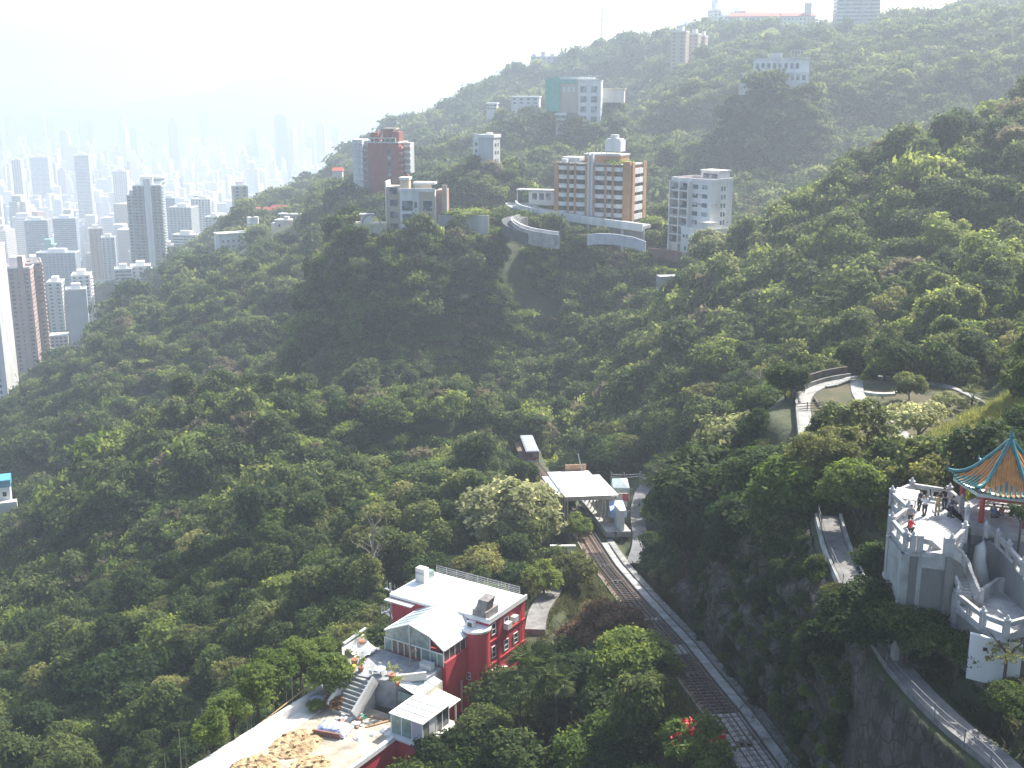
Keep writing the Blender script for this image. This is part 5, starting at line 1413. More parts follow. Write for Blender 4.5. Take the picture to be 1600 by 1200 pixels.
MB().box(XL+.1, XR-.04, Yf+.11, Yb-.003, -2, zf+.0).build('sunroom_base', RED, T)
MB().box(XR-.035, XR+.3, Yf, Yb, zf-3.0, zf+.6).build('side_spandrel', RED, T)
b = MB()
for y in (Yf+.1, -11.8): b.beam((XR+.15,y,-1),(XR+.15,y,zf-3.0),.16)
b.build('corner_post', OFFWHITE, T)
MB().box(XR+.3, -.1, -8.25, -8.2, 0, zr-3).build('recess_wall', mat('recess_shade_red', (0.30,0.03,0.035), .7), T)  # shade of the recess put into a darker copy of the house red
win(-2.3,-8.25,zr-9.4,.8,1.4,'f',fr=mat('dark_frame',(0.12,0.02,0.02)))

# terrace in front of the sunroom, with its steps
T = thing('sun_terrace', 'grey paved terrace with clutter and pots in front of the sunroom', 'terrace', hw(-7.5, -15.3, -65.85), HYAW)
MB().prism([(-6.2,0),(5.6,0),(5.6,-3.0),(3.2,-5.6),(-1.6,-6.6),(-4.2,-5.6),(-6.2,-3.4)], -3.4, 0).build('floor', mat('terrace_paving', (0.30,0.31,0.32), .9, .2, .8), T)
b = MB()
for p, q in (((-6.3,.5),(-6.3,-3.4)),((-6.3,-3.4),(-4.3,-5.7)),((3.2,-5.7),(5.7,-3.1)),((-4.3,-5.7),(-2.6,-6.3))): b.beam((p[0],p[1],.45),(q[0],q[1],.45),.25,.95)
b.build('parapet', OFFWHITE, T)
for k in range(9):
    MB().box(-2.3,.9,-6.9-k*.42,-6.48-k*.42,-3.4,-.15-k*.32).build('step', CONC, T)
b = MB(); b.beam((-2.5,-6.6,.2),(-2.5,-10.4,-2.4),.3,1.4); b.beam((1.1,-6.6,.2),(1.1,-10.4,-2.4),.3,1.4); b.build('stair_wall', OFFWHITE, T)
b = MB(); b.add([(-6.4,-3.3,1.4),(-6.4,.8,1.7),(-6.15,.8,1.7),(-6.15,-3.3,1.4),(-6.4,-3.3,1.2),(-6.4,.8,1.5),(-6.15,.8,1.5),(-6.15,-3.3,1.2)],[(0,3,2,1),(4,5,6,7),(0,1,5,4),(1,2,6,5),(2,3,7,6),(3,0,4,7)]); b.build('white_beam', WHITE, T)
def clutter(name, lab, cat, x, y, z, fn, yaw=0.0):
    t = thing(name, lab, cat, hw(x, y, z), HYAW + yaw); fn(t); return t
def sheet(t):
    b = MB(); g = random.Random(3); n = 9
    for i in range(n):
        for j in range(n): b.v.append((i*.38-1.5, j*.42-1.7, .25+.45*math.sin(i*.8)*math.cos(j*.7)+g.uniform(0,.18)))
    for i in range(n-1):
        for j in range(n-1): a = i*n+j; b.f.append((a, a+n, a+n+1, a+1))
    b.build('sheeting', WHITE, t)
clutter('dust_sheet', 'crumpled white sheeting heaped at the left end of the sun terrace', 'sheeting', -12.2, -17.2, -65.8, sheet)
def table(t):
    MB().cyl(0,0,.68,.75,.7,n=14).build('tabletop', mat('pale_blue_cloth',(0.55,0.60,0.72),.8), t); MB().cyl(0,0,0,.68,.06,n=6).build('leg', STEEL, t)
    for a in (0.5, 2.4, 4.2):
        x, y = math.cos(a)*1.05, math.sin(a)*1.05
        b = MB(); b.box(x-.22,x+.22,y-.22,y+.22,.42,.47); b.box(x-.22,x+.22,y+.2*(1 if y>0 else -1)-.03,y+.2*(1 if y>0 else -1)+.03,.47,.9); 
        for s in (-.18,.18):
            for r in (-.18,.18): b.box(x+s-.02,x+s+.02,y+r-.02,y+r+.02,0,.42)
        b.build('seat', OFFWHITE, t)
clutter('garden_table', 'round table under a pale blue cloth with chairs on the sun terrace', 'table', -6.9, -20.3, -65.85, table)
def tree_small(t):
    b = MB(); b.tube([(0,0,0),(.1,0,1.2),(-.1,.1,2.4),(.2,.1,3.2)],[.16,.12,.08,.03],6); b.tube([(0,.05,1.6),(.7,.1,2.4),(1.1,.1,2.2)],[.08,.05,.02],5); b.tube([(0,.1,2.1),(-.5,.1,2.8)],[.06,.02],5); b.build('trunk', BARK_P, t)
clutter('bare_tree', 'bare pale leafless tree trunk in front of the sunroom panes', 'tree', -5.2, -17.0, -65.85, tree_small)
POTM = mat('clay_pot', (0.38,0.17,0.10), .85)
def pot(m, s):
    def f(t):
        MB().cyl(0,0,0,.45*s,.22*s,.3*s,10).build('pot', POTM, t); link('leaves', crown_mesh('leaves', int(s*100), 160, .22, .55*s, .5*s, lobes=5, mats=m, core=False), t, (0,0,.1))
    return f
for i, (x, y, s, m, lab) in enumerate([(-11.0,-20.0,1.5,LM_O,'dry potted bush at the front left of the sun terrace'),(-9.3,-20.9,1.2,LM_L,'small potted plant beside the top of the terrace steps'),(-5.0,-20.6,1.6,LM_G,'grey potted bush right of the terrace steps'),(-13.2,-15.8,1.5,LM_L,'bright potted bush beside the white beam of the terrace'),(-3.6,-21.4,1.0,LM_L,'yellowish potted plant at the terrace corner nearest the glass porch')]):
    clutter('potted_plant', lab, 'plant', x, y, -65.85, pot(m, s))
clutter('yellow_bucket', 'yellow bucket on the front edge of the sun terrace', 'bucket', -10.2, -21.2, -65.85, lambda t: MB().cyl(0,0,0,.6,.28,.34,10).build('bucket', mat('yellow_plastic',(0.75,0.65,0.06),.4), t))
clutter('storage_box', 'white storage box by the sunroom corner post', 'box', -3.3, -16.2, -65.85, lambda t: (MB().box(-.8,.8,-.4,.4,0,.6).build('box', WHITE, t), MB().box(-.85,.85,-.45,.45,.6,.7).build('lid', GREYW, t)))
# sloping glass porch and white panels between terrace and garden room
T = thing('glass_porch', 'white lean-to porch with sloping glass sheets between terrace and garden room', 'porch', hw(-2.0, -18.6, -67.6), HYAW)
for k in range(3):
    b = MB(); y0, y1 = -2.6+k*1.5, -1.2+k*1.5; b.add([(-1.8,y0,1.9),(1.3,y0,1.1),(1.3,y1,1.1),(-1.8,y1,1.9),(-1.8,y0,1.82),(1.3,y0,1.02),(1.3,y1,1.02),(-1.8,y1,1.82)],[(0,1,2,3),(4,7,6,5),(0,4,5,1),(1,5,6,2),(2,6,7,3),(3,7,4,0)]); b.build('roof_pane', MATS['pale_roof_glass'] if k else WHITE_ROOF, T)
b = MB(); b.box(-1.7,1.2,-2.6,-2.5,-1.2,1.0); b.build('front_panel', GLASS_G, T)
b = MB(); b.box(1.15,1.3,-2.6,1.8,-1.2,1.0); b.build('side_panel', mat('cream_paint',(0.70,0.66,0.55)), T)
for x, y in ((2.2,-2.2),(4.0,.5),(4.1,-2.4)): MB().box(x-.08,x+.08,y-.08,y+.08,-6,.2).build('post', WHITE, T)
b = MB(); b.add([(1.3,-2.6,.5),(4.4,-2.6,.1),(4.4,1.0,.1),(1.3,1.0,.5),(1.3,-2.6,.4),(4.4,-2.6,0),(4.4,1.0,0),(1.3,1.0,.4)],[(0,1,2,3),(4,7,6,5),(0,4,5,1),(1,5,6,2),(2,6,7,3),(3,7,4,0)]); b.build('canopy', mat('cream_paint',(0.70,0.66,0.55)), T)

# the garden yard
GZ = -69.0
T = thing('walled_garden', 'sunlit yard on red retaining walls below the terrace, half dug up', 'garden', hw(-6.5, -30, GZ), HYAW)
MB().prism([(-6.9,7.5),(6.3,7.5),(6.3,-14),(-6.9,-14)], -6.5, 0).build('retaining_wall', RED, T)
MB().prism([(-6.5,7.4),(6.0,7.4),(6.0,-14),(-6.5,-14)], 0.004, .06).build('ground', mat('dusty_ground', (0.46,0.41,0.32), 1.0, .25, .5, bump=.4, detail=8), T)
b = MB(); b.box(6.0,6.45,-14,3.4,.0,.55); b.build('coping', WHITE, T)
b = MB(); b.box(-7.1,-6.5,-14,7.4,-.2,1.1); b.build('parapet', WHITE, T)
b = MB()
for k in range(14): b.box(-6.5,-5.6,-14+k*1.5,-12.7+k*1.5,.07,.1)
b.build('white_paving', WHITE, T)
MB().box(-6.49,-4.4,-14,4,.062,.075).build('pale_strip', mat('pale_strip', (0.74,0.71,0.64), .9, .1, .5), T)
def mound(seed, rx, ry, h, n=22):
    b = MB(); g = np.random.RandomState(seed)
    for i in range(n):
        for j in range(n):
            u, v = (i/(n-1)*2-1), (j/(n-1)*2-1); r = min(1, math.hypot(u, v))
            b.v.append((u*rx, v*ry, h*(1-r*r)**.8*(.65+.35*math.sin(i*1.3+seed)*math.cos(j*1.1)) + (g.rand()*.28*h if r < .96 else -.1)))
    for i in range(n-1):
        for j in range(n-1): a = i*n+j; b.f.append((a, a+n, a+n+1, a+1))
    return b
for i, (x, y, rx, ry, h, lab) in enumerate([(-8.6,-32.8,2.7,3.4,.55,'lumpy ochre earth heap beside the white parapet of the yard'),(-4.4,-35.4,2.2,2.6,.5,'ochre earth heap near the red right wall of the yard'),(-9.0,-38.8,2.6,3,.8,'dark shadowed earth bank at the lower edge of the yard')]):
    t = clutter('earth_heap', lab, 'earth heap', x, y, GZ, lambda t: mound(i+2, rx, ry, h).build('soil', EARTH, t))
    g = random.Random(i)
    for k in range(16):
        a = g.uniform(0, 6.3); r = g.uniform(.2,.95); s = g.uniform(.08,.24)
        b = MB(); b.prism([(s*math.cos(q*1.05)*g.uniform(.7,1.1), s*math.sin(q*1.05)*g.uniform(.7,1.1)) for q in range(6)], -.2, s*.7); b.build('clod', EARTH, t, (rx*r*math.cos(a), ry*r*math.sin(a), h*(1-r*r)*.8+.1))
def tarp(t):
    b = MB(); g = random.Random(8); n = 13
    for i in range(n):
        for j in range(n):
            u, v = i/(n-1)*2-1, j/(n-1)*2-1; r = max(abs(u),abs(v))
            b.v.append((u*1.9, v*1.3, 1.15*(1-r**3*.7)+g.uniform(-.07,.07)-.15))
    for i in range(n-1):
        for j in range(n-1): a = i*n+j; b.f.append((a, a+n, a+n+1, a+1))
    b.build('tarpaulin', mat('blue_white_tarp', (0.72,0.74,0.78), .5, .1, 1.6, col2=(0.12,0.22,0.50)), t)
    k0 = None
    for r in range(3):
        for k in range(8):
            if k0 is None: k0 = MB().box(-.19,.19,-.1,.1,-.11,.11).build('brick', mat('clay_brick', (0.26,0.13,0.09), .9, .2, 3), t); q = k0
            else: q = link('brick', k0.data, t)
            q.location = (-1.6+k*.41+(r%2)*.1, -1.35, .12+r*.23)
clutter('brick_stack', 'brick stack under a blue and white tarpaulin in the middle of the yard', 'brick stack', -7.0, -28.6, GZ, tarp, .25)
def barrel(t):
    MB().cyl(0,0,0,.9,.75,.8,14).build('tub', CONC, t); MB().cyl(0,0,.9,1.0,.9,n=16).build('lid', mat('pale_blue_lid',(0.60,0.66,0.74),.5), t)
clutter('round_tub', 'round tub with a pale blue lid against the yard parapet', 'tub', -12.0, -25.6, GZ, barrel)
for i, (x, y, s, lab) in enumerate([(-3.6,-28.3,.55,'white sack by the right wall of the yard, nearest the camera'),(-2.8,-26.8,.5,'grey sack in the middle of the row by the right wall'),(-2.0,-25.4,.7,'large sack leaning at the corner of the garden room')]):
    clutter('sack', lab, 'sack', x, y, GZ, lambda t: mound(30+i, s*1.2, s*1.3, s*.7, 9).build('bag', mat('sack_cloth', (0.62,0.62,0.60), .9, .2, 2), t))
g = random.Random(12)
for k in range(26):
    x, y = g.uniform(-8.2,-4.8), g.uniform(-27.2,-24.4); s = g.uniform(.15,.42)
    b = MB(); b.prism([(s*math.cos(q*1.05)*g.uniform(.7,1.1), s*math.sin(q*1.05)*g.uniform(.7,1.1)) for q in range(6)], -.05, s*.8)
    o = b.build('rubble_stone', [OFFWHITE, mat('reddish_stone',(0.36,0.22,0.17),.9), GREYW][k%3], None, hw(x,y,GZ+.06), g.uniform(0,6))
    tag(o, 'loose block in the rubble pile between the shrub and the covered bricks', 'rubble', 'rubble blocks in the yard')
for i, (a, b_, lab) in enumerate([((-3.0,-23.6),(-4.4,-26.2),'timber plank lying slantwise right of the rubble'),((-5.6,-24.2),(-3.6,-23.8),'rusty board lying below the terrace steps')]):
    p, q = hw(*a, GZ+.14), hw(*b_, GZ+.14); t = thing('plank', lab, 'plank', p); MB().beam((0,0,0), q-p, .28, .1).build('board', TIMBER, t)
T = clutter('green_mat', 'small green plastic mat at the foot of the terrace steps', 'mat', -6.2, -24.6, GZ+.07, lambda t: MB().box(-.6,.6,-.35,.35,0,.05).build('mat', mat('green_plastic', (0.05,0.35,0.20), .5), t))
# garden room on the red wall
T = thing('garden_room', 'white garden room with a roof of eight translucent panes on the red wall', 'garden room', hw(.85, -23.2, GZ), HYAW)
MB().box(-2.6,2.7,-2.9,2.9,-6,.0).build('base_wall', RED, T); MB().box(-2.6,3.0,-3.2,3.1,.003,.22).build('coping', WHITE, T)
b = MB()
for x in (-2.1,-.7,.7,2.1):
    for y in (-2.4,2.4): b.box(x-.06,x+.06,y-.06,y+.06,.22,2.5)
for y in (-1.2,0,1.2):
    for x in (-2.1,2.1): b.box(x-.05,x+.05,y-.05,y+.05,.22,2.5)
b.box(-2.3,2.3,-2.6,-2.3,2.5,2.62); b.box(-2.3,2.3,2.3,2.6,2.5,2.62); b.box(-2.3,-2.0,-2.3,2.3,2.5,2.62); b.box(2.0,2.3,-2.3,2.3,2.5,2.62); b.box(-.06,.06,-2.3,2.3,2.5,2.66)
for y in (-1.15,0,1.15): b.box(-2.0,-.061,y-.05,y+.05,2.5,2.65); b.box(.061,2.0,y-.05,y+.05,2.5,2.65)
b.build('frame', WHITE, T)
pn = None
for i in range(2):
    for j in range(4):
        loc = (-1.03+i*2.06, -1.72+j*1.15, 2.54)
        if pn is None: pn = MB().box(-.94,.94,-.52,.52,0,.04).build('roof_pane', mat('translucent_pane', (0.52,0.53,0.50), .4, .15, 1.2), T, loc)
        else: link('roof_pane', pn.data, T, loc)
for i in range(3): MB().box(-2.04+i*1.4,-.78+i*1.4,-2.42,-2.38,.22,2.45).build('wall_pane', GLASS_G if i < 2 else mat('lilac_curtain',(0.45,0.42,0.48),.7), T)
for j in range(4): MB().box(2.08,2.12,-2.34+j*1.2,-1.26+j*1.2,.22,2.45).build('wall_pane', mat('white_curtain', (0.6,0.6,0.58), .8) if j == 1 else GLASS_D, T)
MB().box(-2.12,-2.08,-2.3,2.3,.22,2.45).build('wall_pane', GLASS_G, T)
MB().box(-2.0,2.0,-2.3,2.3,.22,.3).build('floor', OFFWHITE, T)
# bamboo scaffold outside the parapet: each upright a pole
S = thing('bamboo_scaffold', 'row of thin bamboo poles standing outside the white parapet of the yard', 'scaffold', hw(-14.4, -30, -74), HYAW)
g = random.Random(4)
for k in range(26):
    y = -13 + k*.86; h = g.uniform(6.8, 10.5) ; x = g.uniform(-3.2,-.4)
    MB().tube([(x,y,-6),(x+g.uniform(-.25,.25),y+g.uniform(-.2,.2),h-1.2)],[.065,.045],5).build('upright', BAMBOO, S)
b = MB(); b.tube([(.2,-15,4.6),(.3,-3,5.6),(.2,8.6,6.8)],[.10,.09,.06],6); b.build('long_pole', mat('fresh_bamboo',(0.55,0.36,0.17),.6), S)
for y, a in ((-10,.5),(-3,-.4),(3,.6)): MB().tube([(-1.6,y-1.2,4.0),(1.0,y+1.3,5.4+a)],.05,5).build('brace', BAMBOO, S)

# road scrap behind the red house
RP = [at(a,b_,Y) for a,b_,Y in ((880,905,163),(862,930,154),(842,960,146),(836,990,139))]
T = thing('service_road', 'short grey road in shade to the right of the red house', 'road', RP[2]); T['kind'] = 'structure'
ribbon([p for p in smooth_line(RP)], 2.6, -3, .6, RP[2]).build('paving', PATHM, T)
clear_line(RP, 2.6)

# ------------------------------------------------------------------ footpath, cut slope marks
def sheetline(name, P, w, m, z=0.0, th=.5):
    o = P[0]; b = ribbon(P, w, z-th, z, o); r = b.build(name, m, None, o); return tag(r, kind='structure')
SPATH = smooth_line([Vector((p.x, p.y, -41.75)) for p in PATH], 4)
sheetline('footpath', SPATH, 1.8, PATHM)
o = SPATH[0]
T = thing('path_railing', 'thin metal railing along the drop side of the lower footpath', 'railing', o)
def offs(P, d):
    out = []
    for i, p in enumerate(P):
        t = P[min(i+1,len(P)-1)] - P[max(i-1,0)]; t.z = 0; t.normalize(); out.append(p + Vector((-t.y, t.x, 0))*d)
    return out
Lr = offs(SPATH, 1.0)
b = MB()
for p, q in zip(Lr[:-1], Lr[1:]):
    for h in (.55, 1.05): b.beam(p-o+Vector((0,0,h)), q-o+Vector((0,0,h)), .035)
DULL = mat('dull_steel', (0.16,0.165,0.17), .7, .2, 2)
b.build('rail', DULL, T)
for p in Lr[::2]: MB().box(-.03,.03,-.03,.03,-.3,1.1).build('post', DULL, T, p-o)
T = thing('kerb_wall', 'low pale concrete kerb beside the footpath left of the terrace', 'wall', o)
ribbon(offs(SPATH, -1.15)[18:], .25, -.6, .35, o).build('kerb', CONC, T)
ribbon(offs(SPATH, 1.2)[20:], .22, -.8, .25, o).build('kerb', CONC, T)
LG = [at(1172,955,122.5), at(1205,972,120), at(1262,1008,116)]
T = thing('slope_ledge', 'narrow pale concrete ledge crossing the cut slope above the railway', 'ledge', LG[0])
ribbon(LG, 1.2, -2.5, .9, LG[0]).build('ledge', mat('earthy_concrete', (0.24,0.20,0.17), .95, .25, 1.0, bump=.4), T)
DP = [at(1079,917,146), at(1076,935,143.5), at(1073,955,141)]
T = thing('slope_drain', 'short white concrete drain chute on the dark slope right of the railway', 'drain', DP[0])
b = MB(); b.tube([DP[0]-DP[0]+Vector((0,-.6,.8)), DP[1]-DP[0]+Vector((0,-.8,.9)), DP[2]-DP[0]+Vector((0,-.8,.6))], [.35,.42,.38], 7); b.build('chute', WHITE, T)

# ------------------------------------------------------------------ oval garden above the footpath
ZG = -41.8
OV = [(1262,692),(1258,660),(1256,630),(1268,612),(1300,600),(1335,594),(1372,590),(1420,594),(1465,601),(1505,615),(1538,634)]
OVW = [at_z(a, b_, ZG) for a, b_ in OV]
CR = [at_z(a, b_, ZG) for a, b_ in [(1338,596),(1342,620),(1365,645),(1395,668),(1420,690)]]
sheetline('garden_path', smooth_line(OVW[:6], 4), 1.7, mat('pale_path', (0.30,0.295,0.28), .95, .22, .8, detail=8), z=.22)
sheetline('garden_path', smooth_line(OVW[6:], 4), .9, mat('pale_path', (0.44,0.43,0.41)), z=.28)
sheetline('garden_path', smooth_line(CR, 4), 1.7, mat('pale_path', (0.44,0.43,0.41)), z=.24)
cc = at_z(1410, 640, ZG)
el = [(cc.x + 13.5*math.cos(a), cc.y + 15.5*math.sin(a)) for a in [q*math.pi/18 for q in range(36)]]
tag(MB().prism(el, ZG-.5, ZG+.10).build('lawn', mat('worn_grass', (0.055,0.060,0.026), 1.0, .25, .35, bump=.6, detail=8, col2=(0.12,0.095,0.055))), kind='structure')
T = thing('garden_wall', 'low curved grey wall edging the left side of the oval path', 'wall', OVW[0])
ribbon(offs(smooth_line(OVW[:6], 4), .95), .3, -1.2, .8, OVW[0]).build('wall_face', CONC_D, T)
T = thing('retaining_wall', 'dark retaining wall behind the back of the oval garden path', 'wall', OVW[2])
ribbon(offs(smooth_line(OVW[2:6], 4), 1.6), .4, -1.0, 1.7, OVW[2]).build('wall_face', mat('mossy_wall', (0.10,0.085,0.07), .95, .3, .8, bump=.5), T)
T = thing('handrail', 'short dark steel handrail gate across the left of the oval path', 'handrail', OVW[2])
b = MB()
for h in (.4,.75,1.1): b.beam((-2.2,-4.5,h),(2.6,-3.6,h+.1),.08)
for k in range(4): b.beam((-2.2+k*1.6,-4.5+k*.3,-.2),(-2.2+k*1.6,-4.5+k*.3,1.3),.1)
b.beam((1.3,-4,.0),(1.7,1.5,.1),.14,.9)
b.build('bar', RAILM, T)
p = at_z(1378, 618, ZG); t = thing('garden_bench', 'curved pale stone bench beside the dark round bush in the oval garden', 'bench', p)
ribbon([Vector((x, y, .45)) for x, y in ((-2.2,.6),(-1.2,-.2),(.2,-.5),(1.6,-.2),(2.4,.8))], .6, -.5, 0, Vector((0,0,0))).build('seat', OFFWHITE, t)
st = None
for k in range(7):
    pa = at_z(1300+k*5, 606-k*1.6, ZG)
    if st is None: st = MB().box(-1.1,1.1,-.22,.22,0,.16).build('step', CONC, None, pa+Vector((0,0,.25)), .5); q = st
    else: q = link('step', st.data, None, pa + Vector((0,0,.25+k*.05)), .5)
    tag(q, 'stone step in the short flight at the top left of the oval path', 'step', 'steps of the oval path')
# ------------------------------------------------------------------ balustraded lookout terrace
ZT_ = -33.0
def dk(px, py, z=None): return at_z(px, py, ZT_ + 1.0 if z is None else z)
def wallseg(b, p, q, z0, z1, w, o):
    ribbon([p, q], w, z0, z1, o)
def baluster_run(T, P, zrel, o, rail_m=None, name='balustrade', post=True, solid=False):
    """posts, coping and a pierced lower rail between the points of P (each with its own z = floor level)"""
    m = rail_m or CONC_P
    for i in range(len(P)-1):
        a, c = P[i]-o, P[i+1]-o
        b = MB()
        b.beam(a+Vector((0,0,1.0)), c+Vector((0,0,1.0)), .26, .2)
        b.beam(a+Vector((0,0,.10)), c+Vector((0,0,.10)), .22, .24)
        L = (c-a).length; n = max(1, int(L/1.25)); d = (c-a)/n
        for k in range(n):
            s = a + d*k; e = a + d*(k+1)
            if solid: b.beam(s+Vector((0,0,.5)), e+Vector((0,0,.5)), .14, .85)
            else:
                b.beam(s+d*.04+Vector((0,0,.42)), s+d*.16+Vector((0,0,.42)), .16, .55); b.beam(e-d*.16+Vector((0,0,.42)), e-d*.04+Vector((0,0,.42)), .16, .55)
                b.beam(s+d*.04+Vector((0,0,.78)), e-d*.04+Vector((0,0,.78)), .14, .16)
        b.build(name, m, T)
    if post:
        pm = None
        for p in P:
            if pm is None:
                q = MB(); q.box(-.17,.17,-.17,.17,-.1,1.25); q.box(-.22,.22,-.22,.22,1.25,1.33); q.cyl(0,0,1.33,1.42,.12,.15,8); q.cyl(0,0,1.42,1.62,.15,.05,8)
                pm = q.build('post', m, T, p-o)
            else: link('post', pm.data, T, p-o)
A = [dk(1427,842),dk(1416,838),dk(1394,812),dk(1420,793),dk(1394,770),dk(1425,757),dk(1484,766),dk(1503,783)]
A = [Vector((p.x, p.y, ZT_)) for p in A]
Rr = [dk(1487,846),dk(1508,826),dk(1512,800)]
Rr = [Vector((p.x, p.y, ZT_)) for p in Rr]
O = Vector((31.5, 87, ZT_))
T = thing('lookout_terrace', 'pale stone lookout terrace with pierced balustrades and grey flanking walls', 'terrace', O)
floor = [(p.x-O.x, p.y-O.y) for p in A] + [(Rr[2].x-O.x, Rr[2].y-O.y), (Rr[1].x-O.x, Rr[1].y-O.y), (Rr[0].x-O.x, Rr[0].y-O.y)]
MB().prism(floor, -.35, 0).build('floor', CONC_P, T)
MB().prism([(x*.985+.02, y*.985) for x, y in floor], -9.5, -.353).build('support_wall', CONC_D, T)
b = MB(); o2 = O
W3 = offs([A[1], A[2]], 0); 
for (a_, c_) in ((A[1], A[2]), (A[3], A[4])):
    ribbon([a_, c_], .4, -7.2, -.36, O).build('flank_wall', CONC, T)
MB().box(A[2].x-O.x-.25, A[2].x-O.x+.25, A[2].y-O.y-.25, A[2].y-O.y+.25, -9, -.36).build('pillar', CONC, T)
p = A[1]-O; MB().box(p.x-.3,p.x+.3,p.y-.3,p.y+.3,-9,-.36).build('pillar', CONC, T)
b = MB(); b.beam(A[1]-O+Vector((.2,-.6,-5.6)), A[2]-O+Vector((-.2,.2,-3.4)), .3, .3); b.build('slanting_rail', CONC_P, T)
baluster_run(T, A, 0, O)
baluster_run(T, [Rr[2], Rr[1], Rr[0]], 0, O)
# stair sweeping down to the lower landing
zs = [(-33.0,1438,842,1480,846),(-33.4,1455,846,1492,853),(-34.1,1470,860,1503,862),(-34.9,1482,876,1512,878),(-35.6,1490,896,1519,898),(-36.3,1498,914,1527,917),(-36.9,1503,922,1532,926)]
LP = [at_z(a, b_, z+1.0) for z, a, b_, c_, d_ in zs]; RP_ = [at_z(c_, d_, z+1.0) for z, a, b_, c_, d_ in zs]
LP = [Vector((p.x,p.y,z[0])) for p, z in zip(LP, zs)]; RP_ = [Vector((p.x,p.y,z[0])) for p, z in zip(RP_, zs)]
T2 = thing('terrace_stair', 'curved stone stair with parapets sweeping down from the lookout terrace', 'stair', LP[3])
o = LP[3]
SL, SR = smooth_line(LP, 4), smooth_line(RP_, 4)
nst = len(SL)
for i in range(nst-1):
    z = SL[i].z; q = [SL[i], SR[i], SR[i+1], SL[i+1]]
    vs = [Vector((v.x, v.y, z)) - o for v in q]; lo = [v - Vector((0,0,1.2)) for v in vs]
    MB().add(lo+vs, [(0,3,2,1),(4,5,6,7),(0,1,5,4),(1,2,6,5),(2,3,7,6),(3,0,4,7)]).build('step', CONC, T2)
ribbon(SL, .35, -7.5, -.02, o).build('outer_wall', CONC, T2)
ribbon(SR, .35, -4.5, -.02, o).build('inner_wall', CONC_D, T2)
baluster_run(T2, LP, 0, o, name='parapet', post=False, solid=False)
baluster_run(T2, RP_, 0, o, name='parapet', post=False, solid=True)
for p in (LP[0], LP[-1], RP_[0], RP_[-1]):
    MB().box(-.2,.2,-.2,.2,-.1,1.3).build('post', CONC_P, T2, p-o)
ZL = -36.9
LPX = [(1496,928),(1536,960),(1574,974),(1640,956),(1660,925),(1600,905),(1560,905),(1534,922)]
LD = [at_z(a, b_, ZL+1.0) for a, b_ in LPX]; LD = [Vector((p.x,p.y,ZL)) for p in LD]
T3 = thing('lower_landing', 'lower stone landing with a rail at the foot of the terrace stair', 'landing', LD[1])
o = LD[1]
MB().prism([(p.x-o.x, p.y-o.y) for p in LD], -.4, 0).build('floor', CONC_P, T3)
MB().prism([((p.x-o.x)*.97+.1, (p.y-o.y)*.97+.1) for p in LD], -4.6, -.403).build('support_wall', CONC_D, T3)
baluster_run(T3, LD[:4], 0, o)
baluster_run(T3, [LD[7], LD[6], LD[5]], 0, o, solid=True, post=False)
# lit white wall under the landing
wv = [at_z(a, b_, -40.0) for a, b_ in ((1510,1050),(1592,1062))]
T = thing('white_wall', 'white painted wall panel in the shade below the lower landing', 'wall', wv[0])
ribbon([wv[0]+Vector((0,0,3.0)), wv[1]+Vector((0,0,2.6))], .3, -3.4, 0, wv[0]).build('wall_face', WHITE, T)
b = MB(); b.cyl(0,0,0,.12,.2,n=10); 
for s_, h_ in ((.28,1.9),(.34,1.3)): 
    p_ = wv[0].lerp(wv[1], s_)-wv[0]; MB().box(p_.x-.12,p_.x+.12,p_.y-.30,p_.y-.16,h_,h_+.22).build('weep_hole', BLACKM, T)

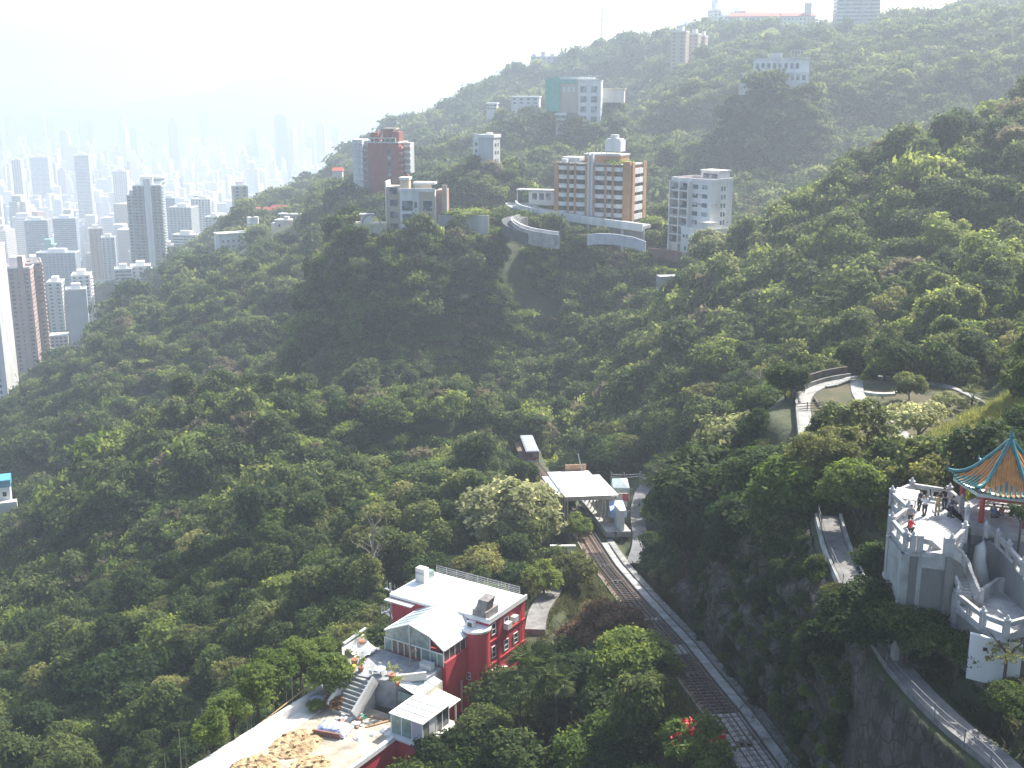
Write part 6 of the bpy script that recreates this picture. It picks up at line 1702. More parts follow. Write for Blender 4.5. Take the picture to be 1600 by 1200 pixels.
# ------------------------------------------------------------------ the pavilion
PC = Vector((38.5, 87.4, -33.0))
T = thing('pavilion', 'hexagonal pavilion with a curved orange and teal glazed tile roof on red columns', 'pavilion', PC)
PR, ANG0 = 4.0, R(157)
hexv = [(math.cos(ANG0 + k*math.pi/3), math.sin(ANG0 + k*math.pi/3)) for k in range(6)]
def roof_prof(t):       # t: 0 at the eave, 1 at the apex -> (radius factor, height)
    return (1 - t*.97), 2.75 + 3.35 * (t ** 1.75 * .55 + t * .45) - .25*math.sin(math.pi*min(t*1.6,1))*.6
def rp3(k, t, e=0.0):
    f, z = roof_prof(t); up = .38*(1-t)**3
    return Vector((hexv[k%6][0]*PR*f, hexv[k%6][1]*PR*f, z + up + e))
for k in range(6):
    b = MB(); nt_, nw = 10, 6
    for i in range(nt_+1):
        t = i/nt_
        a, c = rp3(k, t), rp3(k+1, t)
        for j in range(nw+1):
            s = j/nw; p = a.lerp(c, s); p.z -= .38*(1-t)**3*(1-abs(2*s-1)**2)
            b.v.append(tuple(p))
    for i in range(nt_):
        for j in range(nw):
            q = i*(nw+1)+j; b.f.append((q, q+1, q+nw+2, q+nw+1))
    b.build('roof_face', TILE_O, T)
    # round cover tiles: one rib each, orange with a teal foot
    nr = 11
    for j in range(nr):
        s = (j+.5)/nr
        tmax = max(.12, 1 - abs(2*s-1)*1.02)
        pts = []
        for i in range(9):
            t = tmax*i/8
            a, c = rp3(k, t), rp3(k+1, t); f0 = roof_prof(0)[0]; f1 = roof_prof(t)[0]
            ss = .5 + (s-.5)*f0/max(f1,.05)
            if ss < .02 or ss > .98: break
            p = a.lerp(c, ss); p.z -= .38*(1-t)**3*(1-abs(2*ss-1)**2); pts.append(p + Vector((0,0,.03)))
        if len(pts) < 2: continue
        cut = min(3, len(pts)-1)
        MB().tube(pts[:cut+1], .085, 6).build('eave_tile', TILE_T, T)
        if len(pts) > cut+1: MB().tube(pts[cut:], .085, 6).build('cover_tile', TILE_O, T)
        e = MB(); p = pts[0]; nrm = Vector((p.x, p.y, 0)).normalized(); e.tube([p+nrm*.02, p+nrm*.14], .11, 8); e.build('tile_end', TILE_T, T)
    pts = [rp3(k, t/8, .12) for t in range(9)]
    b = MB(); b.tube(pts, [.17]*8+[.2], 7); tip = pts[0]; nrm = Vector((tip.x, tip.y, 0)).normalized(); b.tube([tip, tip+nrm*.35+Vector((0,0,.12)), tip+nrm*.5+Vector((0,0,.42))],[.15,.12,.03],6); b.build('hip_ridge', TILE_T, T)
    a, c = rp3(k, 0)*1.0, rp3(k+1, 0)*1.0
    b = MB(); b.beam((a.x*.96,a.y*.96,2.62),(c.x*.96,c.y*.96,2.62),.12,.28); b.build('eave_board', mat('pale_green_paint',(0.45,0.55,0.50),.6), T)
    a, c = a*.78, c*.78
    b = MB(); b.beam((a.x,a.y,2.3),(c.x,c.y,2.3),.16,.4); b.build('beam', COLR, T)
    b = MB(); b.beam((a.x,a.y,2.62),(c.x,c.y,2.62),.2,.2)
    for q in range(4): s = Vector((a.x,a.y,0)).lerp(Vector((c.x,c.y,0)), (q+.5)/4); b.beam((s.x,s.y,2.45),(s.x*1.16,s.y*1.16,2.62),.1,.14)
    b.build('bracket', mat('pale_green_paint',(0.45,0.55,0.50)), T)
    MB().cyl(hexv[k][0]*PR*.78, hexv[k][1]*PR*.78, 0, 2.8, .2, n=12).build('column', COLR, T)
    MB().cyl(hexv[k][0]*PR*.78, hexv[k][1]*PR*.78, -.02, .22, .3, n=12).build('column_base', CONC_P, T)
b = MB(); zt = roof_prof(1)[1]; b.cyl(0,0,zt-.2,zt+.25,.3,.16,10); b.cyl(0,0,zt+.25,zt+.5,.16,.22,10); b.cyl(0,0,zt+.5,zt+.8,.22,.08,10); b.cyl(0,0,zt+.8,zt+1.3,.07,.02,8); b.build('finial', TILE_T, T)
plat = [(x*PR*1.08, y*PR*1.08) for x, y in hexv]
MB().prism(plat, -.5, 0).build('floor', CONC_P, T)
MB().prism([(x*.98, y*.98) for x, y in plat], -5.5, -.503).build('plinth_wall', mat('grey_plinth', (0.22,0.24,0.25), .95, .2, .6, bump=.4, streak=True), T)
b = MB()
for k in (4,): 
    a, c = Vector((plat[k][0], plat[k][1], 0)), Vector((plat[(k+1)%6][0], plat[(k+1)%6][1], 0))
    baluster_run(T, [a*.98, c*.98], 0, Vector((0,0,0)), post=False)
for k in (3, 4):
    a, c = Vector((*hexv[k], 0))*PR*.72, Vector((*hexv[(k+1)%6], 0))*PR*.72
    MB().beam(a+Vector((0,0,.45)), c+Vector((0,0,.45)), .45, .1).build('bench', CONC_P, T)
# curved wall and ramp between stair and pavilion
CV = [at_z(a, b_, -32.6) for a, b_ in ((1541,824),(1560,828),(1578,838),(1602,858),(1640,890))]
T = thing('curved_parapet', 'grey curved parapet wall dropping right from below the pavilion columns', 'wall', CV[1])
SCV = smooth_line(CV, 4); zz0 = SCV[0].z
SCV = [Vector((p.x,p.y,-33.5-.09*i)) for i, p in enumerate(SCV)]
ribbon(SCV, .4, -4.6, 0, CV[1]).build('wall_face', mat('grey_plinth', (0.22,0.24,0.25)), T)
baluster_run(T, [SCV[i]-Vector((0,0,.2)) for i in (0,4,8,12,16)], 0, CV[1])
RM = [at_z(a, b_, -33.3) for a, b_ in ((1524,792),(1521,812),(1510,830),(1497,846))]
T = thing('curved_ramp_wall', 'smooth curved grey wall beside the terrace, left of the pavilion steps', 'wall', RM[1])
ribbon([Vector((p.x,p.y,-33.2-.2*i)) for i, p in enumerate(smooth_line(RM, 3))], .4, -2.2, 0, RM[1]).build('wall_face', CONC, T)
AR = at_z(1531, 905, -36.6)
T = thing('rockwork_pillar', 'smooth pale leaning pillar catching the sun beside the terrace stair', 'pillar', AR)
b = MB(); b.tube([(.4,0,-1.5),(.1,0,.0),(-.15,.1,1.4),(-.1,.2,2.5),(.3,.3,3.2)],[.75,.62,.5,.42,.2],9); b.build('stone', OFFWHITE, T, smooth=True)

# pale sunlit information board on the terrace
bp_ = at_z(1418, 772, -32.0)
T = thing('viewing_board', 'tilted white information board at the far corner of the lookout terrace', 'board', (bp_.x, bp_.y, ZT_), -.5)
b = MB(); b.add([(-.95,-.5,.75),(.95,-.5,.75),(.95,.6,1.25),(-.95,.6,1.25),(-.95,-.5,.69),(.95,-.5,.69),(.95,.6,1.19),(-.95,.6,1.19)],[(0,1,2,3),(4,7,6,5),(0,4,5,1),(1,5,6,2),(2,6,7,3),(3,7,4,0)]); b.build('panel', WHITE, T)
b = MB(); b.box(-.7,-.6,-.1,.1,0,.95); b.box(.6,.7,-.1,.1,0,.95); b.build('leg', STEEL, T)

# ------------------------------------------------------------------ people
def skin_mesh(name, verts, edges, rad, m, sub=1):
    me = bpy.data.meshes.new(name); me.from_pydata(verts, edges, []); me.update()
    o = bpy.data.objects.new(name, me); COL.objects.link(o)
    o.modifiers.new('s', 'SKIN'); 
    for i, r in enumerate(rad):
        sv = me.skin_vertices[0].data[i]; sv.radius = (r, r) if not isinstance(r, tuple) else r; sv.use_root = (i == 0)
    md = o.modifiers.new('d', 'SUBSURF'); md.levels = sub; md.render_levels = sub
    dg = bpy.context.evaluated_depsgraph_get(); ev = o.evaluated_get(dg)
    nm = bpy.data.meshes.new_from_object(ev); nm.name = name
    bpy.data.objects.remove(o); bpy.data.meshes.remove(me)
    for p in nm.polygons: p.use_smooth = True
    nm.materials.clear(); nm.materials.append(m)
    return nm
SKIN = mat('skin', (0.50,0.32,0.23), .6, .05); HAIR = mat('black_hair', (0.015,0.013,0.012), .5, .2, 5)
def person(px, py, z, facing, top, legs, pose, label, bag=None, shorts=False):
    """pose: 'stand', 'camera' (hands raised to the face), 'crouch', 'sit', 'lean'"""
    p = at_z(px, py, z)
    T = thing('person', label, 'person', (p.x, p.y, z), facing, None)
    hz, kz = .92, .48
    if pose == 'crouch': hz = .42
    if pose == 'sit': hz = .48
    sh = hz + .50; ly = -.12 if pose in ('lean','crouch') else 0.02; hy = ly*1.3
    V = [(0,0,hz),(0,ly*.4,hz+.22),(0,ly*.9,sh-.05),(0,hy,sh+.07),(0,hy-.02,sh+.16),(0,hy-.03,sh+.27)]
    E = [(0,1),(1,2),(2,3),(3,4),(4,5)]; rr = [.15,(.145,.11),(.16,.11),.06,.085,.07]
    if pose == 'crouch': kn = (-.38,.45); ft = (0,.04)
    elif pose == 'sit': kn = (-.45,.48); ft = (-.45,.05)
    else: kn = (-.02,kz); ft = (.02,.05)
    for s in (-1, 1):
        dy = .09*s if pose not in ('crouch','sit') else 0
        i = len(V); V += [(s*.10,0,hz-.06),(s*.12,kn[0]+dy*-.5,kn[1]),(s*.14,ft[0]+dy,ft[1]),(s*.16,ft[0]+dy-.16,.035)]; rr += [.10,.07,.05,.04]; E += [(0,i),(i,i+1),(i+1,i+2),(i+2,i+3)]
        j = len(V)
        if pose == 'camera' : hand = (s*.07, ly-.28, sh+.12); el = (s*.27, ly-.20, sh-.14)
        elif pose in ('lean','crouch'): hand = (s*.16, ly-.40, sh-.30); el = (s*.24, ly-.16, sh-.24)
        elif pose == 'sit': hand = (s*.12, -.34, hz+.14); el = (s*.24, -.06, hz+.22)
        else: hand = (s*.26, ly-.06, hz-.04); el = (s*.27, ly+.03, hz+.23)
        V += [(s*.19,ly*.9,sh-.04), el, hand]; rr += [.06,.045,.03]; E += [(2,j),(j,j+1),(j+1,j+2)]
        # five short fingers at the end of each hand
        hd = Vector(hand); dv = (hd - Vector(el)).normalized(); k0 = len(V)
        V.append(tuple(hd + dv*.06)); rr.append(.026); E.append((j+2, k0))
        for q in range(4):
            off = Vector((1,0,0))*(q-1.5)*.018; L = (.05,.06,.055,.04)[q]
            V.append(tuple(hd + dv*(.07+L) + off)); rr.append(.008); E.append((k0, len(V)-1))
        V.append(tuple(hd + dv*.05 + Vector((-s*.045,0,0)))); rr.append(.009); E.append((j+2, len(V)-1))
    body = link('body', skin_mesh('body', V, E, rr, SKIN, 1), T)
    # clothes: loose shells over torso, sleeves and legs
    Vs = [(0,0,hz-.02)] + V[1:3] + [(0,hy,sh+.03)]; Es = [(0,1),(1,2),(2,3)]; rs = [(.175,.14),(.17,.135),(.19,.13),.07]
    base = 6
    for s in (0, 1):
        st_ = base + s*0
    idx = 6
    for s in (-1, 1):
        a, e_, h_ = V[idx+4], V[idx+5], V[idx+6]
        i = len(Vs); Vs += [a, e_, tuple(Vector(e_).lerp(Vector(h_), .6))]; rs += [.08,.062,.05]; Es += [(2,i),(i,i+1),(i+1,i+2)]
        idx += 4+3+1+4+1
    link('shirt', skin_mesh('shirt', Vs, Es, rs, top, 1), T)
    Vl = [(0,0,hz+.02)]; El = []; rl = [(.175,.14)]; idx = 6
    for s in (-1, 1):
        i = len(Vl); k = V[idx+1]; f = V[idx+2]
        Vl += [V[idx], k if not shorts else tuple(Vector(V[idx]).lerp(Vector(k), .85))]; rl += [.12,.088]; El += [(0,i),(i,i+1)]
        if not shorts: Vl.append((f[0], f[1], f[2]+.04)); rl.append(.066); El.append((i+1,i+2))
        idx += 13
    link('trousers', skin_mesh('trousers', Vl, El, rl, legs, 1), T)
    hc = Vector((0, hy-.03, sh+.24))
    b = MB()
    for iz in range(6):
        th = math.pi*.62*iz/5
        for ia in range(10):
            ph = 2*math.pi*ia/10; fr = 1.0 if math.sin(ph) > -.35 or iz < 3 else .72
            b.v.append((hc.x+.098*math.sin(th)*math.cos(ph), hc.y+.012+.108*math.sin(th)*math.sin(ph)*fr, hc.z+.115*math.cos(th)))
    for iz in range(5):
        for ia in range(10): b.f.append((iz*10+ia, iz*10+(ia+1)%10, (iz+1)*10+(ia+1)%10, (iz+1)*10+ia))
    b.build('hair', HAIR, T, smooth=True)
    b = MB(); b.box(-.018,.018,hc.y-.115,hc.y-.09,hc.z-.03,hc.z+.02); b.build('nose', SKIN, T)
    b = MB()
    for s in (-.035,.035): b.box(s-.012,s+.012,hc.y-.098,hc.y-.09,hc.z+.015,hc.z+.03)
    b.build('eye', BLACKM, T); MB().box(-.028,.028,hc.y-.092,hc.y-.085,hc.z-.065,hc.z-.053).build('mouth', mat('lips',(0.35,0.13,0.11)), T)
    for s in (-.092,.092): MB().box(s-.012,s+.012,hc.y-.01,hc.y+.02,hc.z-.02,hc.z+.03).build('ear', SKIN, T)
    for s in (0, 13):
        f = V[6+s+2]; MB().box(f[0]-.05,f[0]+.05,f[1]-.22,f[1]+.06,0,.09).build('shoe', BLACKM, T)
    if pose == 'camera': MB().box(-.06,.06,ly-.36,ly-.30,sh+.14,sh+.22).build('camera', BLACKM, T)
    if bag: MB().box(.16,.30,-.05,.2,hz-.1,hz+.15).build('shoulder_bag', bag, T)
    return T
CL = lambda n, c: mat(n, c, .9, .15, 4)
person(1444, 806, -33, R(200), CL('white_shirt',(0.62,0.63,0.64)), CL('dark_trousers',(0.03,0.03,0.04)), 'camera', 'person in a white shirt and dark trousers standing mid terrace, legs apart')
person(1436, 797, -33, R(215), CL('dark_jacket',(0.05,0.045,0.07)), CL('dark_trousers',(0.03,0.03,0.04)), 'stand', 'person in a dark jacket just left of the one in the white shirt')
person(1464, 805, -33, R(175), CL('khaki_coat',(0.42,0.33,0.15)), CL('khaki_trousers',(0.38,0.31,0.17)), 'camera', 'person all in khaki holding both hands up near the middle of the terrace')
person(1475, 795, -33, R(190), CL('black_coat',(0.015,0.015,0.018)), CL('dark_trousers',(0.03,0.03,0.04)), 'lean', 'person in a black coat bending over beside the back rail')
person(1484, 808, -33, R(90), CL('navy_coat',(0.03,0.04,0.07)), CL('navy_trousers',(0.03,0.035,0.06)), 'lean', 'person in navy leaning by the right-hand parapet of the terrace', bag=CL('grey_bag',(0.4,0.42,0.45)))
person(1422, 822, -33, R(160), CL('grey_top',(0.22,0.24,0.27)), CL('black_shorts',(0.015,0.015,0.018)), 'stand', 'person with black hair, grey top and dark shorts by the left balustrade', shorts=True)
person(1421, 833, -33, R(120), CL('red_top',(0.65,0.03,0.05)), CL('dark_trousers',(0.03,0.03,0.04)), 'crouch', 'person in a bright red top crouching at the left balustrade')
person(1551, 812, -33, R(150), CL('blue_top',(0.10,0.18,0.30)), CL('grey_trousers',(0.15,0.16,0.18)), 'sit', 'person in blue sitting inside the pavilion, left one of two')
person(1564, 812, -33, R(200), CL('red_white_top',(0.50,0.15,0.16)), CL('blue_jeans',(0.12,0.17,0.28)), 'sit', 'person in a red and white top sitting inside the pavilion, right one of two')
pw = at(962, 846, 188)
person(962, 843, pw.z, R(120), CL('black_coat',(0.015,0.015,0.018)), CL('dark_trousers',(0.03,0.03,0.04)), 'stand', 'lone person in black standing at the foot of the white wall by the tram stop')
# ------------------------------------------------------------------ plants with a place of their own
def spec(px, py_base, Y, name, label, crown, s, sx=1.0, sz=1.0, trunk=0, cat='tree', z=None, trm=None, extra=None):
    p = at(px, py_base, Y); zz = H(p.x, p.y) if z is None else z
    T = thing(name, label, cat, (p.x, p.y, zz), rnd.random()*6.28)
    T.scale = (s*sx, s*sx, s*sz)
    if trunk is not None: link('trunk', (trm or TRUNK[trunk]), T)
    link('crown', crown, T)
    CLEAR.append((p.x, p.y, 2.6*s*sx))
    return T
def mk(seed, n, leaf, rx, rz, lobes, m, **k): return crown_mesh('crown', seed, n, leaf, rx, rz, lobes=lobes, mats=m, **k)
TRB = trunk_mesh('trunk', 77, 3.6, .26, 2.4, BARK, limbs=6)
BIG = mk(401, 8200, .46, 3.6, 2.9, 18, LM_G, lobe=.36, spread=.78)
BIG2 = mk(402, 7000, .46, 3.3, 3.0, 17, LM_D, lobe=.38, spread=.76)
PALE = mk(403, 2600, .46, 3.4, 2.3, 16, LM_G, lobe=.28, spread=.85, core=False)
PALE2 = mk(404, 3600, .44, 3.4, 2.8, 18, LM_G, lobe=.30, spread=.85, core=False)
LUSH = mk(405, 5200, .42, 3.0, 2.6, 14, LM_L, lobe=.4, spread=.74)
MIDG = mk(406, 6000, .44, 3.2, 2.9, 16, LM, lobe=.38, spread=.78)
def foot(px, py, Y, s, h=6.5):
    """ground row for a tree whose crown middle shows at (px, py)"""
    p = at(px, py, Y); return p
def spec_c(px, py, Y, name, label, crown, s, hc=3.6, **k):
    """a tree whose crown middle shows at (px, py): the distance near Y where the crown hangs its own height above the ground"""
    best = None
    for q in np.linspace(.90, 1.12, 45):
        p = at(px, py, Y*q); g = H(p.x, p.y); e = abs(p.z - hc*s*k.get('sz',1) - g) + abs(q-1)*4 + (6 if p.z - hc*s < g - .5 else 0)
        if best is None or e < best[0]: best = (e, p, g)
    _, p, g = best
    T = thing(name, label, k.get('cat','tree'), (p.x, p.y, p.z - hc*s*k.get('sz',1)), rnd.random()*6.28)
    T.scale = (s*k.get('sx',1), s*k.get('sx',1), s*k.get('sz',1))
    link('crown', crown, T)
    dz = (g - T.location.z) / T.scale[2]
    b = MB(); b.tube([(0,0,min(dz,-.3)-1.2),(0.1,0,min(0,dz)*.5),(0,0.1,2.0)],[.30,.24,.16],7)
    for a in range(5): b.tube([(0,.1,1.2+a*.25),(1.5*math.cos(a*1.3),1.5*math.sin(a*1.3),3.4),(2.3*math.cos(a*1.3+.2),2.3*math.sin(a*1.3+.2),4.4)],[.14,.09,.03],5)
    b.build('trunk', k.get('bark', BARK), T)
    if best[0] > 3: print('SPEC', label[:50], 'above ground by', round(p.z-hc*s-g,1), 'Y', round(p.y,1))
    CLEAR.append((p.x, p.y, 2.3*s*k.get('sx',1)))
    return T
spec_c(800, 808, 188, 'broadleaf_tree', 'large full grey-green tree standing left of the tram stop roof', BIG, 2.15, sz=1.0)
spec_c(862, 800, 185, 'broadleaf_tree', 'upright dark tree squeezed between the big grey-green tree and the shelter', BIG2, 1.0)
spec_c(905, 822, 178, 'broadleaf_tree', 'small fresh green tree in front of the tram stop posts', LUSH, .72)
spec_c(752, 838, 176, 'broadleaf_tree', 'dark rounded tree below the left of the big grey-green tree', BIG2, 1.15)
spec_c(965, 708, 226, 'bamboo_clump', 'bright yellow-green bushy clump in shade behind the tram stop', LUSH, 1.25, cat='bamboo')
spec_c(1035, 752, 200, 'broadleaf_tree', 'pale-tipped tree at the right edge of the lane by the tram stop', PALE2, 1.0)
spec_c(985, 1052, 112, 'broadleaf_tree', 'big light green tree overhanging the left edge of the railway', mk(407, 9000, .40, 3.7, 2.9, 22, LM_L, lobe=.30, spread=.84), 1.22)
spec_c(965, 1090, 108, 'broadleaf_tree', 'leafy green tree below the big light green tree, right of centre', LUSH, .95)
spec_c(955, 980, 127, 'bronze_shrub', 'bronze-brown leaved shrub between the red house and the railway', mk(408, 3600, .38, 3.4, 2.0, 14, LM_B, lobe=.32, core=False), 1.45, hc=2.8, cat='shrub')
spec_c(905, 1000, 124, 'bronze_shrub', 'thin reddish shrub just left of the bronze-brown one', mk(409, 2200, .34, 2.8, 1.8, 10, LM_B, lobe=.34, core=False), 1.3, hc=2.6, cat='shrub')
spec_c(900, 890, 160, 'olive_shrub', 'dry olive shrub on the bank left of the railway below the stop', mk(410, 3600, .34, 3.0, 1.8, 12, LM_O, lobe=.36), 1.2, hc=2.6, cat='shrub')
FLM = mk(411, 5200, .34, 3.2, 2.2, 16, LM_L, lobe=.34)
T = spec_c(1085, 1165, 98.5, 'flowering_shrub', 'green shrub with bright red flower bracts at the bottom by the railway', FLM, 1.05, hc=2.8, cat='shrub')
REDF = mat('red_bract', (0.72,0.03,0.04), .6, .1, 4)
g = np.random.RandomState(2)
for k, (px, py) in enumerate([(1074,1129),(1058,1150),(1066,1158),(1052,1162),(1118,1161),(1108,1165),(1128,1152),(1082,1143),(1098,1174)]):
    q = at(px, py, 97.2); b = MB()
    for _ in range(26):
        c = Vector(g.randn(3))*.22; n = Vector(g.randn(3)).normalized()*.16; m_ = n.cross(Vector(g.randn(3))).normalized()*.13
        b.add([c-n, c+m_, c+n, c-m_], [(0,1,2,3)])
    t = b.build('flower_head', REDF); t.parent = T; t['kind'] = 'stuff'; t.matrix_parent_inverse = Matrix.Identity(4)
    bpy.context.view_layer.update()
    t.location = T.matrix_world.inverted() @ q
spec_c(1130, 560+0, 215, 'broadleaf_tree', 'feathery light tree on the slope right of the railway valley', LUSH, 1.3)
spec_c(1385, 560, 172, 'round_tree', 'dense dark round tree at the back of the oval garden', mk(412, 6000, .40, 3.4, 2.2, 16, LM, lobe=.38), 1.0, hc=3.1)
spec_c(1335, 675, 139, 'broadleaf_tree', 'pale sparse tree in front of the left half of the oval garden', PALE2, 1.15)
spec_c(1436, 650, 137, 'broadleaf_tree', 'small silvery tree in the middle of the oval garden', PALE, 1.05, hc=3.8, bark=BARK_P)
spec_c(1300, 720, 128, 'broadleaf_tree', 'large pale olive tree left of the path below the oval garden', mk(413, 8000, .36, 3.5, 2.8, 18, LM_O, lobe=.34, spread=.82), 1.1)
spec_c(1345, 775, 112, 'broadleaf_tree', 'deep green broadleaf tree against the left corner of the terrace', mk(414, 10000, .32, 3.5, 3.0, 18, LM_L, lobe=.36), 1.05)
spec_c(1255, 780, 122, 'broadleaf_tree', 'big mixed green tree left of the footpath', mk(415, 9500, .40, 3.5, 3.0, 20, LM_L, lobe=.34), 1.5)
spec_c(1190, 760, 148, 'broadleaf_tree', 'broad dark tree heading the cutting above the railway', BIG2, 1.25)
spec_c(1110, 790, 160, 'broadleaf_tree', 'massive shaded tree beside the lane right of the tram stop', MIDG, 2.1)
spec_c(1150, 700, 175, 'broadleaf_tree', 'sunlit topped tree above the massive shaded one', BIG, 1.6)
spec_c(1230, 880, 112, 'broadleaf_tree', 'bushy green tree hanging over the top of the cut slope', MIDG, .75)
spec_c(1355, 965, 82, 'broadleaf_tree', 'dense green tree rising before the grey flank walls of the terrace', mk(416, 9500, .30, 3.3, 2.6, 18, LM, lobe=.36), 1.05)
spec_c(1300, 1010, 84, 'broadleaf_tree', 'dark shaded tree left of the lower footpath', BIG2, .72)
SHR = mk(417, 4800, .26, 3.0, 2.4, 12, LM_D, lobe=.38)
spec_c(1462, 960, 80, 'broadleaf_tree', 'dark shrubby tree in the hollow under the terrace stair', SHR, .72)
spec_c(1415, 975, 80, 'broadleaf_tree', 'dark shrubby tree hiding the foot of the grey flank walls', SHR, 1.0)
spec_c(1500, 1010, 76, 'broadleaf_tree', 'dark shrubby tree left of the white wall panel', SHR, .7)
spec_c(1575, 1075, 68, 'broadleaf_tree', 'olive shrubby tree below the white wall panel', mk(4171, 3000, .24, 3.0, 2.2, 12, LM_O, lobe=.36), .6)
spec_c(1445, 1030, 76, 'garden_shrub', 'low shrub on the uphill side of the lower footpath', SHR, .4, cat='shrub')
spec_c(1575, 1000, 66, 'broadleaf_tree', 'near branch with sunlit leaf tips before the white wall panel', mk(418, 1500, .22, 3.0, 1.5, 12, LM_O, lobe=.3, core=False), .62)
spec_c(1605, 1090, 62, 'broadleaf_tree', 'dark tree at the bottom right edge', mk(419, 5000, .22, 3.0, 2.2, 12, LM_D, lobe=.36), .7)
spec_c(1618, 690, 112, 'broadleaf_tree', 'leafy tree behind the right side of the pavilion roof', MIDG, .9)
spec_c(1598, 800, 74, 'broadleaf_tree', 'dark branch hanging over the right side of the pavilion roof', mk(420, 2600, .2, 2.8, 2.4, 10, LM_D, lobe=.4), .42)
for (lx, ly, me_, s_, lab) in [(-11.9,-23.2,mk(421, 6500, .30, 2.4, 2.2, 14, LM_L, lobe=.38),1.1,'bushy green shrub inside the yard beside the terrace steps'),(-11.3,-26.4,mk(422, 1600, .28, 1.8, 1.3, 8, LM_L, lobe=.4),.6,'small spiky shrub by the tub in the yard'),(-9.9,-25.0,mk(4221, 2600, .26, 2.0, 1.5, 10, LM_B, lobe=.36),.62,'reddish flowering shrub right of the bushy one in the yard')]:
    q = hw(lx, ly, GZ - .4); T = thing('garden_shrub', lab, 'shrub', q); T.scale = (s_,)*3; link('crown', me_, T); MB().tube([(0,0,-.4),(0,.1,1.6*1),(0.2,0,2.6)],[.14,.1,.05],5).build('trunk', BARK, T)
spec_c(760, 1145, 106, 'broadleaf_tree', 'mixed green tree right below the garden room', mk(423, 7500, .40, 3.5, 2.6, 18, LM, lobe=.36), 1.0)
spec_c(700, 1190, 101, 'broadleaf_tree', 'green tree against the red wall at the bottom edge', MIDG, .9)
spec_c(840, 1120, 106, 'broadleaf_tree', 'olive tree at the bottom, right of the fan palm', mk(424, 8000, .34, 3.4, 2.6, 16, LM_O, lobe=.36), .95)
spec_c(905, 1060, 114, 'broadleaf_tree', 'bright tree between the fan palm and the big light green tree', LUSH, .95)
for k, (px, py, Y, sz_, lab) in enumerate([(1325,395,262,2.1,'large feathery yellow-green tree on the right slope, highest of a bright cluster'),(1368,440,252,1.7,'feathery yellow-green tree lowest in the bright cluster on the right slope'),(1278,392,268,1.5,'feathery tree at the left of the bright cluster on the right slope'),
    (1480,372,272,1.8,'bright feathery tree high on the right slope'),(1412,402,262,1.3,'small feathery tree between two larger bright ones on the right slope'),(1555,412,250,2.0,'tall light green feathery tree near the right edge'),(1475,460,238,1.1,'small lime green tree alone on the right slope'),
    (1535,470,235,1.5,'feathery tree below the tall one near the right edge'),(1115,395,330,2.0,'big light crowned tree before the foot of the white balconied block'),(700,640,280,1.6,'light topped tree on the spur left of the railway valley'),(540,770,205,1.3,'fresh green tree in the wood left of the bare pale tree'),(440,835,215,1.5,'bright green tree on the lit spur left of centre')]):
    spec_c(px, py, Y, 'broadleaf_tree', lab, [LUSH, MIDG, LUSH][k%3] if k != 8 else BIG, sz_)
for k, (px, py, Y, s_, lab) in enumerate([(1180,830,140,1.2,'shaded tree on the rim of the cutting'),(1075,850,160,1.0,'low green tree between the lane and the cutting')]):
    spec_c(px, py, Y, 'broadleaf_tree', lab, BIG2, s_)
for k, (px, py, Y, s_, lab) in enumerate([(1232,650,168,.62,'dark bush outside the curved wall of the oval path'),(1240,612,178,.7,'bush at the back left of the oval path'),(1232,690,156,.6,'bush below the left end of the oval path'),(1212,672,166,.8,'round bush on the bare bank left of the curved wall, upper of two'),(1222,712,156,.75,'round bush on the bare bank left of the curved wall, lower of two'),(1236,668,163,.55,'small bush against the outside of the curved wall')]):
    spec(px, py, Y, 'garden_shrub', lab, MIDG, s_, cat='shrub')
for k, (px, py, Y, s_, lab) in enumerate([(1028,800,190,.9,'round tree overhanging the right side of the lane'),(1022,860,176,.8,'small tree at the near end of the lane'),(1235,835,125,1.1,'leafy tree overhanging the left edge of the footpath'),(1150,860,140,1.0,'green tree midway along the rim of the cutting'),(850,905,152,.8,'small tree at the back corner of the red house'),(1380,905,92,.8,'tree against the lower left pillar of the terrace')]):
    spec_c(px, py, Y, 'broadleaf_tree', lab, [LUSH, MIDG, MIDG, MIDG, LUSH, MIDG][k], s_)
for k, (px, py, Y, s_, lab) in enumerate([(1418,628,154,.62,'small tree on the lawn inside the oval path, left one of two'),(1478,640,149,.55,'small tree on the lawn inside the oval path, right one of two'),(1395,598,166,.9,'round tree where the two garden paths meet')]):
    spec(px, py, Y, 'broadleaf_tree', lab, [MIDG, PALE, BIG2][k], s_)
# bamboo thicket left of the scaffold
for k, (px, py, Y, s) in enumerate([(430,1050,126,1.0),(470,1030,130,.9),(400,1075,122,1.0),(360,1110,119,.95),(500,1020,133,.8),(330,1150,116,.9)]):
    spec_c(px, py, Y, 'bamboo_clump', 'feathery yellow-green bamboo clump left of the scaffold poles, %s' % ('in the middle','right of the middle','left of the middle','lower left','nearest the terrace','lowest')[k], mk(430+k, 3600, .30, 2.4, 2.8, 12, LM_L, lobe=.36, core=True), s, cat='bamboo')
